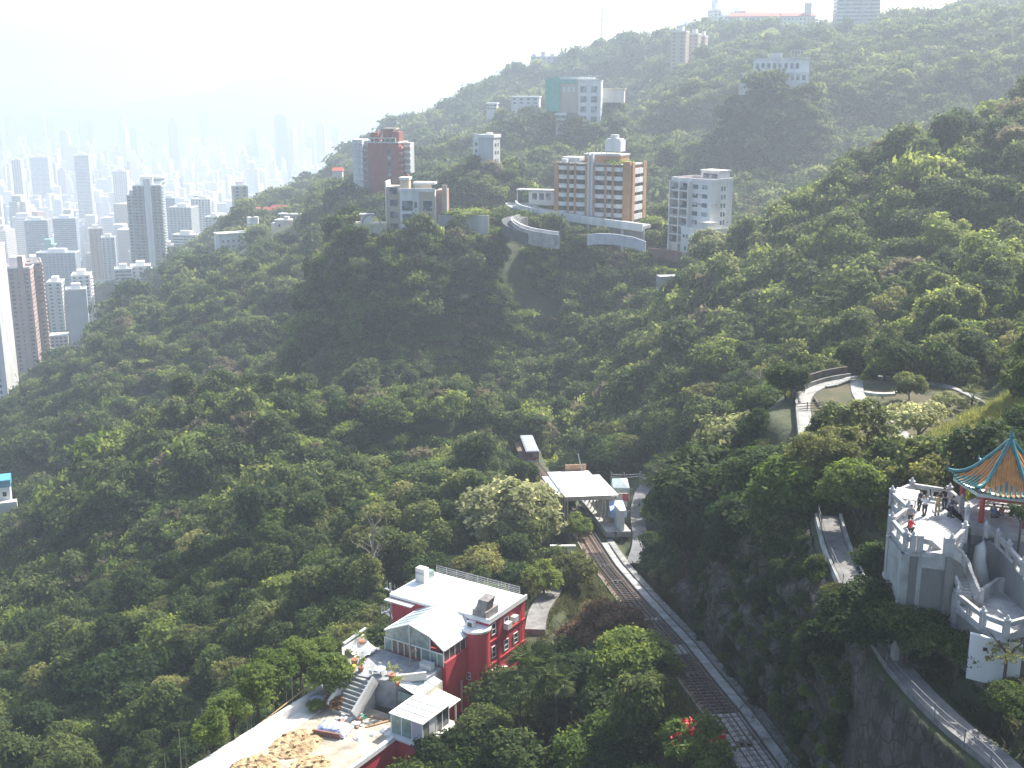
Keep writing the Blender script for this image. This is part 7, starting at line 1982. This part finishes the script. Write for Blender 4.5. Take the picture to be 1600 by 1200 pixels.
# bare-branched tree behind the house
def bare_tree(px, py, Y, s, label):
    p = at(px, py, Y); z = H(p.x, p.y); g = random.Random(int(px)); h = p.z - z
    T = thing('bare_tree', label, 'tree', (p.x, p.y, z))
    b = MB(); b.tube([(0,0,-1),(0,0,h*.5),(.2,0,h)],[.22,.17,.12],6)
    w = MB()
    for k in range(16):
        a = g.uniform(0,6.28); st = Vector((0,0,h*g.uniform(.45,1))); en = st + Vector((math.cos(a)*s*g.uniform(.7,1.3), math.sin(a)*s*g.uniform(.7,1.3), s*g.uniform(.4,1.1)))
        w.tube([st, st.lerp(en,.5)+Vector((0,0,.2)), en],[.08,.05,.02],4)
        for _ in range(4):
            q = st.lerp(en, g.uniform(.4,1)); e2 = q + Vector((g.uniform(-1,1),g.uniform(-1,1),g.uniform(.2,1)))*s*.35; w.tube([q,e2],[.03,.012],3)
    b.build('trunk', BARK_P, T); w.build('branch', BARK_P, T)
    link('sparse_leaves', mk(440, 500, .25, 2.6, 2.2, 8, LM_O, lobe=.5, core=False, spread=.5), T, (0,0,h-2.6)).scale = (s/2.4,)*3
bare_tree(580, 812, 178, 2.6, 'nearly leafless pale tree standing out of the wood behind the red house')
bare_tree(1190, 590, 214, 2.6, 'bare greyish tree on the slope left of the oval garden')
# fan palms
PALMM = leaf_mat('palm_leaf', (0.035,0.06,0.018), (0.075,0.10,0.03), (0.14,0.16,0.06), trans=.2)
def palm_mesh(seed, n=26, L=1.9):
    g = random.Random(seed); b = MB()
    for k in range(n):
        a = k*2.4; e = g.uniform(-.7, 1.2); d = Vector((math.cos(a)*math.cos(e), math.sin(a)*math.cos(e), math.sin(e)))
        st = d*L*.55 + Vector((0,0,-.1)); side = d.cross(Vector((0,0,1))).normalized(); up = side.cross(d)
        b.tube([(0,0,0), st], [.03,.02], 3)
        for q in range(11):
            t = (q-5)/5*1.15; dd = (d*math.cos(t) + side*math.sin(t)).normalized(); tip = st + dd*L*.62*g.uniform(.85,1.1) + Vector((0,0,-L*.16)); w = (side*math.cos(t)-d*math.sin(t))*.07
            m_ = st.lerp(tip,.55) + up*.05
            b.add([st, m_-w, tip, m_+w], [(0,1,2,3)])
    me = bpy.data.meshes.new('frond'); me.from_pydata([tuple(v) for v in b.v], [], b.f); me.update(); me.materials.append(PALMM); return me
PM = [palm_mesh(1), palm_mesh(2, 22, 2.1)]
for k, (px, py, Y, s, lab) in enumerate([(832,1042,116,1.7,'tall fan palm with drooping fronds right against the red drum tower'),(812,1075,114,1.2,'smaller fan palm below the tall one by the red house'),(870,1062,114,1.1,'fan palm right of the tall one near the red house'),
      (1035,728,206,1.6,'pale topped palm on the slope right of the lane'),(1185,658,188,1.6,'palm on the bank in front of the feathery light tree'),(1285,470,235,2.2,'fan palm high on the right slope'),(1240,500,228,2.0,'fan palm left of another on the right slope'),
      (1330,455,245,2.0,'fan palm right of another on the right slope'),(1520,620,150,1.1,'small palm at the right end of the oval path')]):
    p = at(px, py, Y); z = H(p.x, p.y); T = thing('fan_palm', lab, 'palm', (p.x, p.y, min(z, p.z-1)))
    hh_ = p.z - T.location.z
    MB().tube([(0,0,-1),(0,.1,hh_*.5),(0,0,hh_)],[.2,.15,.14],6).build('trunk', BARK, T)
    f = link('frond', PM[k%2], T, (0,0,hh_)); f.scale = (s,)*3; CLEAR.append((p.x,p.y,1.6*s))
# cypress on the spur
p = at(511, 312, 590); T = thing('cypress', 'dark narrow conifer on the left of the red tower block', 'tree', (p.x, p.y, H(p.x,p.y)))
b = trunk_mesh('trunk', 3, 3, .3, .5); link('trunk', b, T); c = link('crown', mk(450, 1300, .7, 2.6, 6.0, 12, LM_D, lobe=.45, spread=.6), T)
# grass and scrub: stuff
def tuft_mesh(seed, m, n=16, h=1.0, r=.5):
    g = random.Random(seed); b = MB()
    for k in range(n):
        a = g.uniform(0,6.28); x, y = g.uniform(-r,r)*.5, g.uniform(-r,r)*.5; hh_ = h*g.uniform(.5,1); dx, dy = math.cos(a)*r, math.sin(a)*r; w = .05
        b.add([(x-w*math.sin(a),y+w*math.cos(a),0),(x+w*math.sin(a),y-w*math.cos(a),0),(x+dx*.5+w*.6*math.sin(a),y+dy*.5,hh_*.75),(x+dx,y+dy,hh_),(x+dx*.5-w*.6*math.sin(a),y+dy*.5,hh_*.75)],[(0,1,2,4),(2,3,4)])
    me = bpy.data.meshes.new('tuft'); me.from_pydata(b.v, [], b.f); me.update(); me.materials.append(m); return me
GRM = leaf_mat('tall_grass_blade', (0.07,0.12,0.02), (0.15,0.20,0.04), (0.30,0.27,0.10), trans=.35, patch=.12)
DRY = leaf_mat('dry_scrub_leaf', (0.045,0.045,0.022), (0.085,0.070,0.038), (0.15,0.11,0.065), trans=.2, patch=.1)
def baked_scatter(name, label, meshes, pts, smin, smax):
    """one mesh of many small plants"""
    allv, allf, base = [], [], 0; g = np.random.RandomState(len(pts))
    data = []
    for me in meshes:
        v = np.empty(len(me.vertices)*3); me.vertices.foreach_get('co', v); data.append((v.reshape(-1,3), [tuple(p.vertices) for p in me.polygons]))
    for (x, y, z) in pts:
        v, f = data[g.randint(len(data))]; a = g.rand()*6.28; s = g.uniform(smin, smax); c, s_ = math.cos(a), math.sin(a)
        w = np.stack([(v[:,0]*c - v[:,1]*s_)*s + x, (v[:,0]*s_ + v[:,1]*c)*s + y, v[:,2]*s*g.uniform(.8,1.3) + z], 1)
        allv.append(w); allf.extend([tuple(i+base for i in q) for q in f]); base += len(v)
    me = bpy.data.meshes.new(name); me.from_pydata(np.concatenate(allv), [], allf); me.update(); me.materials.append(meshes[0].materials[0])
    return tag(link(name, me), label, kind='stuff')
g = np.random.RandomState(21)
pts = []
gx = g.uniform(38, 78, 15000); gy = g.uniform(93, 158, 15000); gz = height(gx, gy)
nn_ = vnoise(gx/6.0, gy/7.0) + vnoise(gx/2.5, gy/2.5)*.4
for x, y, z, n_ in zip(gx, gy, gz, nn_):
    if math.hypot(x-PC.x, y-PC.y) < 5.5 or ((x-cc.x)/14.5)**2 + ((y-cc.y)/16.5)**2 < 1 or n_ < -.22 + max(0, (x-60)/60): continue
    if z > -27 and y < 100: continue
    pts.append((x, y, z))
baked_scatter('tall_grass', 'yellow-green tall grass on the bank behind the pavilion', [tuft_mesh(k, GRM, 18, .8, .45) for k in range(4)], pts, .6, 1.5)
pts = []
for _ in range(5200):
    y = g.uniform(84, 172); tx_ = float(np.interp(y, TY, TX)); x = tx_ + 3.6 + abs(g.randn())*4.5
    if x > tx_ + 14: continue
    n = vnoise(np.array([x/5.0]), np.array([y/6.0]))[0]
    if n < (-.05 if y < 125 else -.3): continue
    if min(math.hypot(x-q.x, y-q.y) for q in SPATH) < 2.3: continue
    pts.append((x, y, H(x, y)))
baked_scatter('slope_scrub', 'dry brown scrub and creepers on the rocky cut slope beside the railway', [tuft_mesh(10+k, DRY, 14, .7, .6) for k in range(3)], pts, .7, 1.7)
pts = []
for _ in range(5000):
    y = g.uniform(92, 190); tx_ = float(np.interp(y, TY, TX)); x = tx_ - 3.3 - abs(g.randn())*5
    pts.append((x, y, H(x, y)))
for _ in range(1500):
    k = g.randint(len(SPATH)); x = SPATH[k].x + g.randn()*3.5; y = SPATH[k].y + g.randn()*2
    if min(math.hypot(x-q.x, y-q.y) for q in SPATH) < 2.3: continue
    pts.append((x, y, H(x, y)))
OLV = leaf_mat('undergrowth_leaf', (0.03,0.05,0.015), (0.07,0.085,0.028), (0.14,0.13,0.05), trans=.3, patch=.1)
baked_scatter('undergrowth', 'low green and straw coloured undergrowth on the banks of the railway and path', [tuft_mesh(20+k, OLV, 16, .6, .7) for k in range(3)], pts, .7, 1.6)
# keep trees off everything built, and out of the lines of sight that the place leaves open
N_SINGLE = 262
HAZE = 3.8e-4
bpy.context.view_layer.update()
SKIPT = {'tower_block','city','far_tower','low_city_blocks','round_tower','woodland','hillside'}
for o in list(COL.objects):
    if o.type != 'MESH' or o.parent is None or o.name.startswith(('crown','trunk','frond','branch','leaves','sparse','hedge','roof_garden')): continue
    r = o.parent
    while r.parent: r = r.parent
    if r.get('category') in ('tree','shrub','palm','bamboo','person','railway track','railing'): continue
    if r.name.startswith(('access_ramp','trackside','path_','footpath','podium_deck','retaining_wall')): continue
    bb = [r.matrix_world @ Vector(c) if False else o.matrix_world @ Vector(c) for c in o.bound_box]
    x0, x1 = min(p.x for p in bb), max(p.x for p in bb); y0, y1 = min(p.y for p in bb), max(p.y for p in bb)
    if y0 > 1150 or (x1-x0)*(y1-y0) < 6: continue
    a, b_ = o.matrix_world @ Vector(o.bound_box[0]), o.matrix_world @ Vector(o.bound_box[4]); c = o.matrix_world @ Vector(o.bound_box[3])
    nx = max(1, int((b_-a).length/3)); ny = max(1, int((c-a).length/3))
    for i in range(nx+1):
        for j in range(ny+1):
            p = a + (b_-a)*i/nx + (c-a)*j/ny; CLEAR.append((p.x, p.y, 2.2))
CLEAR = list({(round(a,0), round(b,0), c) for a, b, c in CLEAR})
clear_line([(p.x, p.y) for p in outer], 5); clear_line([(p.x+3, p.y+8) for p in outer], 6); clear_line([(p.x, p.y) for p in SP], 3.5)
clear_line([hw(-15.6, y_, 0)[:2] for y_ in (-44,-38,-32,-26,-20)], 2.6)
GUARD = [(345,1010,545,1200,116),  # photo boxes kept open, with the distance of what stands there
 (600,880,830,1045,126),(548,1000,720,1095,118),(360,1060,600,1215,108),(590,1080,712,1200,105),(738,960,795,1085,124),
 (925,850,1010,960,150),(985,950,1100,1060,120),(1070,1060,1190,1140,103),(1120,1130,1260,1215,80),(1060,880,1240,1215,98),
 (848,736,1000,800,193),(915,790,1000,860,178),(814,682,860,728,251),(862,236,1006,344,418),(800,306,1012,362,400),(806,345,880,366,378),(915,372,1012,390,372),
 (1048,284,1143,372,396),(596,280,682,352,399),(684,332,716,348,385),(545,214,640,304,598),(733,208,784,250,553),(850,118,962,174,744),(1158,82,1268,106,645),
 (1046,50,1106,84,900),(1150,20,1270,44,1148),(338,350,392,402,690),(415,340,470,374,718),(440,332,482,346,742),(408,312,452,334,786),(1245,592,1345,690,163),(1345,588,1545,640,163),(1380,640,1500,692,150),
 (1376,735,1600,905,78),(1480,690,1600,780,78),(1440,880,1600,985,70),(1360,960,1480,1130,66),(1480,985,1600,1200,58),(1288,790,1345,950,86),(175,405,260,470,850),(0,400,62,560,700),(66,430,140,552,760),
 (340,1040,530,1200,106),(262,310,345,395,900),(0,740,16,800,330),(816,640,840,690,270),(1008,1060,1260,1215,80)]
def TREE_OK(x, y, hf=5.2):
    z = height(x, y)
    ok = np.ones(len(x), bool)
    sz = np.where(y < 150, .9, np.where(y < 280, 1.05, np.where(y < 600, 1.25, 1.5)))
    k0 = y*CT - z*ST; px = 800 + FPX*x/k0
    zt = z + hf*sz; k1 = y*CT - zt*ST; pt = 600 - FPX*(zt*CT + y*ST)/k1; pb = 600 - FPX*(z*CT + y*ST)/k0
    r = 2.2*sz*(hf/5.2)*FPX/y
    ok &= ~((x > 42) & (x < 72) & (y > 97) & (y < 154) & (np.sin(x*12.9+y*78.2)*43758.5 % 1 < .9))
    for (a, b, c, d, Y) in GUARD:
        ok &= ~((y < Y) & (px + r > a) & (px - r < c) & (pt < d) & (pb > b))
    return ok
# ------------------------------------------------------------------ the woods: counted trees in front, the rest as one mass
def scatter_all():
    out = []
    for (y0, y1, c) in ((70, 150, 3.0), (150, 280, 3.2), (280, 600, 3.8), (600, 1000, 5.0), (1000, 1600, 8.0), (1600, 2500, 13.0)):
        xs = np.arange(-0.55*y1, 0.55*y1, c); ys = np.arange(y0, y1, c)
        X, Y = np.meshgrid(xs, ys); X = X.ravel() + nrs.uniform(-.42, .42, X.size)*c; Y = Y.ravel() + nrs.uniform(-.42, .42, Y.size)*c
        k = np.abs(X) < 0.53 * Y + 6
        X, Y = X[k], Y[k]
        out.append(np.stack([X, Y, np.full(len(X), c)], 1))
    for (y0, y1, c) in ((190, 280, 3.6), (280, 600, 4.0), (600, 1000, 6.0)):     # steep ground carries more trees per metre of map
        xs = np.arange(-0.5*y1, 0.5*y1, c*.62); ys = np.arange(y0, y1, c*.62)
        X, Y = np.meshgrid(xs, ys); X = X.ravel() + nrs.uniform(-.4, .4, X.size)*c*.6; Y = Y.ravel() + nrs.uniform(-.4, .4, Y.size)*c*.6
        k = np.abs(X) < .52*Y; X, Y = X[k], Y[k]
        h0 = height(X, Y); sl_ = np.hypot(height(X+3, Y)-h0, height(X, Y+3)-h0)/3
        k = nrs.rand(len(X)) < np.clip((sl_-.55)*1.1, 0, .95); X, Y = X[k], Y[k]
        out.append(np.stack([X, Y, np.full(len(X), c)], 1))
    P = np.concatenate(out)
    x, y = P[:, 0], P[:, 1]
    z = height(x, y)
    s = P[:, 2] / 4.2
    size = (0.55 + 0.80 * nrs.rand(len(x)) ** 1.8) * (1 + 0.5 * vnoise(x/40, y/40)) * np.where(nrs.rand(len(x)) < .05, 1.35, 1.0)
    size = size * np.where(y < 150, 0.88, np.where(y < 280, 0.95, np.where(y < 600, 1.05, np.where(y < 1000, 1.3, np.where(y < 1600, 2.0, 3.0)))))
    ok = ~excluded(x, y, 1.6 * np.clip(size, .6, 2)[0] * 0 + 1.5)
    # steep cut face beside the line carries scrub, not trees
    tx = np.interp(y, TY, TX)
    cut = (y < 142) & (x > tx) & (x < tx + 9.0)
    ok &= ~cut
    plain = (z < -405) | ((y > 1500) & (z < -330) & (nrs.rand(len(x)) < 0.85))
    ok &= ~plain
    # nothing may stand up into the view right in front of the lens
    ok &= ~((y < 92) & (z > -zlim(y)))
    full = TREE_OK(x, y)
    low = ~full & TREE_OK(x, y, 2.3)            # where a tree would stand in the way, a bush still grows
    size = np.where(low, size*.42, size); ok &= full | low
    x, y, z, size = x[ok], y[ok], z[ok], size[ok]
    # shrubs clothing the upper part of the cut slope and the banks
    bx = nrs.uniform(12, 42, 7000); by = nrs.uniform(100, 190, 7000); bz = height(bx, by); t2 = np.interp(by, TY, TX)
    k = (bx > t2 + 4.6) & (bx < t2 + 18) & (bz > -74) & ~excluded(bx, by, .2) & ((bz > -57) | (by > 128) | (nrs.rand(7000) < .2)) & (vnoise(bx/3.0, by/4.0) > -.2) & (nrs.rand(7000) < .6)
    k &= TREE_OK(bx, by - 8) | (by > 120)
    rv = np.array([v.co[:] for v in bpy.data.objects['rock_face'].data.vertices]); q = nrs.choice(len(rv), 900, replace=False)
    q = q[(vnoise(rv[q,1]/4.0, rv[q,2]/5.0+3) > -.02 - np.clip((rv[q,2]+50)/20, 0, .3)) & (nrs.rand(len(q)) < .62)]
    return np.concatenate([x, bx[k], rv[q,0]]), np.concatenate([y, by[k], rv[q,1]]), np.concatenate([z, bz[k] - .5, rv[q,2] - .8]), np.concatenate([size, nrs.uniform(.25, .62, k.sum()), nrs.uniform(.14, .34, len(q))])

def zlim(y):
    return 0 * y + 24

fx, fy, fz, fs = scatter_all()
vis, fpx, fpy = in_view(fx, fy, fz + 4, 25)
near = np.where(vis & (fy < 235))[0]
# the ones that show largest
key = fs[near] / fy[near]
pick = near[np.argsort(-key)][:N_SINGLE]
single = np.zeros(len(fx), bool); single[pick] = True

def tone(k): return ('mid green', 'fresh green', 'dark green', 'bright green', 'olive')[k]
def shape(k): return ('round', 'tall', 'spreading', 'loose', 'dull')[k]
def where_is(px, py, x, y):
    if px > 1230 and py < 620: return 'above the oval garden', 'upper slope' if py < 560 else 'next to the path'
    if px > 1230 and py < 760: return 'beside the oval garden', 'left of it' if px < 1300 else 'below it'
    if px > 1560 and py > 700: return 'at the edge of the pavilion hill', 'by the roof'
    if px > 1340 and py > 1000: return 'on the shaded bank by the lower footpath', 'near its bend' if py < 1100 else 'low down'
    if px > 1260: return 'between footpath and lookout terrace', 'high' if py < 880 else 'low'
    if px > 960 and py < 1010: return 'right of the railway above the cutting', ('by the lane' if px < 1080 else 'mid bank' if px < 1170 else 'toward the footpath') + (', upper' if py < 780 else ', lower')
    if px > 820 and py > 900: return 'between the red house and the railway', 'near the service road' if py < 1010 else 'near the palms' if py < 1110 else 'at the bottom'
    if px > 620 and py > 1080: return 'below the red garden wall', 'left' if px < 730 else 'right'
    if px > 700 and py < 900: return 'beside the tram stop', 'beyond it' if py < 760 else 'downhill of it' if px < 800 else 'before it'
    if px > 520 and py < 1010: return 'in the wood behind the red house', ('by the bare tree' if px < 620 else 'over its roof') + ('' if py < 850 else ', near')
    if px > 330: return 'in the wood left of the garden', ('far row' if py < 880 else 'middle row' if py < 990 else 'near row') + (' by the bamboo' if px > 430 else '')
    if py > 1000: return 'at bottom left of the wood', ('leftmost part' if px < 110 else 'middle part' if px < 220 else 'right part') + (', low' if py > 1120 else '')
    return 'in the wood on the lower left slope', 'left end' if px < 150 else 'right end'
SZ = ('small', 'medium', 'large')
made = {}
proto_used = {}
for i in pick:
    k = int(nrs.choice(5, p=[.28,.24,.22,.14,.12]))
    if fpx[i] > 1230 and fpy[i] < 780: k = int(nrs.choice([0,3,4,1]))
    w, sub_ = where_is(fpx[i], fpy[i], fx[i], fy[i])
    szn = SZ[0 if fs[i] < 0.9 else 1 if fs[i] < 1.15 else 2]
    lab = '%s %s %s tree %s, %s' % (szn, tone(k), shape(k), w, sub_)
    if len(lab.split()) > 16: lab = lab.replace(shape(k) + ' ', '', 1)
    if len(lab.split()) > 16: lab = lab.replace(' by the bamboo', '').replace(', upper', '').replace(', lower', '')
    if len(lab.split()) > 16: lab = lab.replace(', low', '').replace(', far row', ' far off')
    root = thing('broadleaf_tree', lab, 'tree', (fx[i], fy[i], fz[i]), nrs.rand()*6.28, 'trees ' + w)
    s = fs[i]
    root.scale = (s, s, s * nrs.uniform(.9, 1.25))
    root.rotation_euler = (nrs.uniform(-.12,.12), nrs.uniform(-.12,.12), nrs.rand()*6.28)
    link('trunk', TRUNK[i % 3], root)
    c = link('crown', CROWN_N[k], root)
    proto_used.setdefault(k, c)
for k in range(5):
    if k not in proto_used: raise RuntimeError('crown kind missing')

# far single trees that lend their crown to the mass
far_proto = []
FARS = [(505,325,560,'tall dark tree standing up beside the pale terrace of the red tower block'),(690,330,470,'round tree by the drive of the low beige house'),
        (1015,330,432,'leafy tree against the right end of the orange block'),(820,300,470,'broad tree left of the orange block above the ramp'),
        (800,250,560,'tree right of the small white block on the spur'),(700,250,640,'tree on the hillside left of the small white block'),(1150,130,700,'tree below the white mansion')]
for q, me in enumerate(CROWN_M + CROWN_F):
    px, py, Y, lab = FARS[q]
    p = at(px, py, Y); zz = H(p.x, p.y)
    root = thing('hillside_tree', lab, 'tree', (p.x, p.y, zz), q)
    root.scale = (1.5,)*3
    link('trunk', TRUNK[0], root)
    far_proto.append(link('crown', me, root))

rest = np.where(~single)[0]
ff = fy[rest]
lod = np.where(ff < 250, 0, np.where(ff < 560, 1, 2))
kk = np.where(lod == 0, nrs.choice(5, len(rest), p=[.32,.26,.24,.08,.10]), np.where(lod == 1, 5 + nrs.choice(4, len(rest), p=[.34,.28,.24,.14]), 9 + nrs.choice(3, len(rest))))
me = bpy.data.meshes.new('woodland')
co = np.stack([fx[rest], fy[rest], fz[rest] - 0.4], 1)
me.vertices.add(len(rest)); me.vertices.foreach_set('co', co.ravel())
a = me.attributes.new('pick', 'INT', 'POINT'); a.data.foreach_set('value', kk.astype(np.int32))
rot = np.stack([nrs.uniform(-.18,.18,len(rest)), nrs.uniform(-.18,.18,len(rest)), nrs.rand(len(rest))*6.28], 1)
a = me.attributes.new('turn', 'FLOAT_VECTOR', 'POINT'); a.data.foreach_set('vector', rot.ravel())
sc3 = fs[rest][:, None] * np.stack([nrs.uniform(.9,1.1,len(rest)), nrs.uniform(.9,1.1,len(rest)), nrs.uniform(.8,1.35,len(rest))], 1)
a = me.attributes.new('size', 'FLOAT_VECTOR', 'POINT'); a.data.foreach_set('vector', sc3.ravel())
wood = link('woodland', me)
tag(wood, 'dense evergreen woodland covering the steep hillsides', kind='stuff')

def instancer(obj, sources, name):
    ng = bpy.data.node_groups.new(name, 'GeometryNodeTree')
    ng.interface.new_socket('Geometry', in_out='INPUT', socket_type='NodeSocketGeometry')
    ng.interface.new_socket('Geometry', in_out='OUTPUT', socket_type='NodeSocketGeometry')
    gi = ng.nodes.new('NodeGroupInput'); go = ng.nodes.new('NodeGroupOutput')
    jn = ng.nodes.new('GeometryNodeJoinGeometry')
    def attr(nm, ty):
        n = ng.nodes.new('GeometryNodeInputNamedAttribute'); n.data_type = ty; n.inputs[0].default_value = nm; return n.outputs[0]
    at_i, at_r, at_s = attr('pick', 'INT'), attr('turn', 'FLOAT_VECTOR'), attr('size', 'FLOAT_VECTOR')
    for k, src in enumerate(sources):
        cmp_ = ng.nodes.new('FunctionNodeCompare'); cmp_.data_type = 'INT'; cmp_.operation = 'EQUAL'
        ins = [i for i in cmp_.inputs if i.type == 'INT']
        ng.links.new(at_i, ins[0]); ins[1].default_value = k
        oi = ng.nodes.new('GeometryNodeObjectInfo'); oi.transform_space = 'ORIGINAL'; oi.inputs['Object'].default_value = src; oi.inputs['As Instance'].default_value = True
        ip = ng.nodes.new('GeometryNodeInstanceOnPoints')
        ng.links.new(gi.outputs[0], ip.inputs['Points']); ng.links.new(cmp_.outputs[0], ip.inputs['Selection'])
        ng.links.new(oi.outputs['Geometry'], ip.inputs['Instance'])
        ng.links.new(at_r, ip.inputs['Rotation']); ng.links.new(at_s, ip.inputs['Scale'])
        ng.links.new(ip.outputs[0], jn.inputs[0])
    ng.links.new(jn.outputs[0], go.inputs[0])
    md = obj.modifiers.new('scatter', 'NODES'); md.node_group = ng
instancer(wood, [proto_used[k] for k in range(5)] + far_proto, 'woodland_scatter')

# ------------------------------------------------------------------ the hazy air
hz = MB().box(-9500, 9500, -400, 15500, -460, 115)
hm = bpy.data.materials.new('air'); hm.use_nodes = True
t = hm.node_tree
for n in list(t.nodes): t.nodes.remove(n)
pv = t.nodes.new('ShaderNodeVolumePrincipled'); vo = t.nodes.new('ShaderNodeOutputMaterial')
pv.inputs['Color'].default_value = (0.58, 0.655, 0.735, 1)
pv.inputs['Density'].default_value = HAZE
pv.inputs['Anisotropy'].default_value = 0.35
t.links.new(pv.outputs[0], vo.inputs['Volume'])
hazeo = hz.build('haze', hm)
tag(hazeo, kind='stuff')

for o in COL.objects:
    l = o.get('label')
    if l and len(l.split()) > 16: print('LONG', o.name, l)
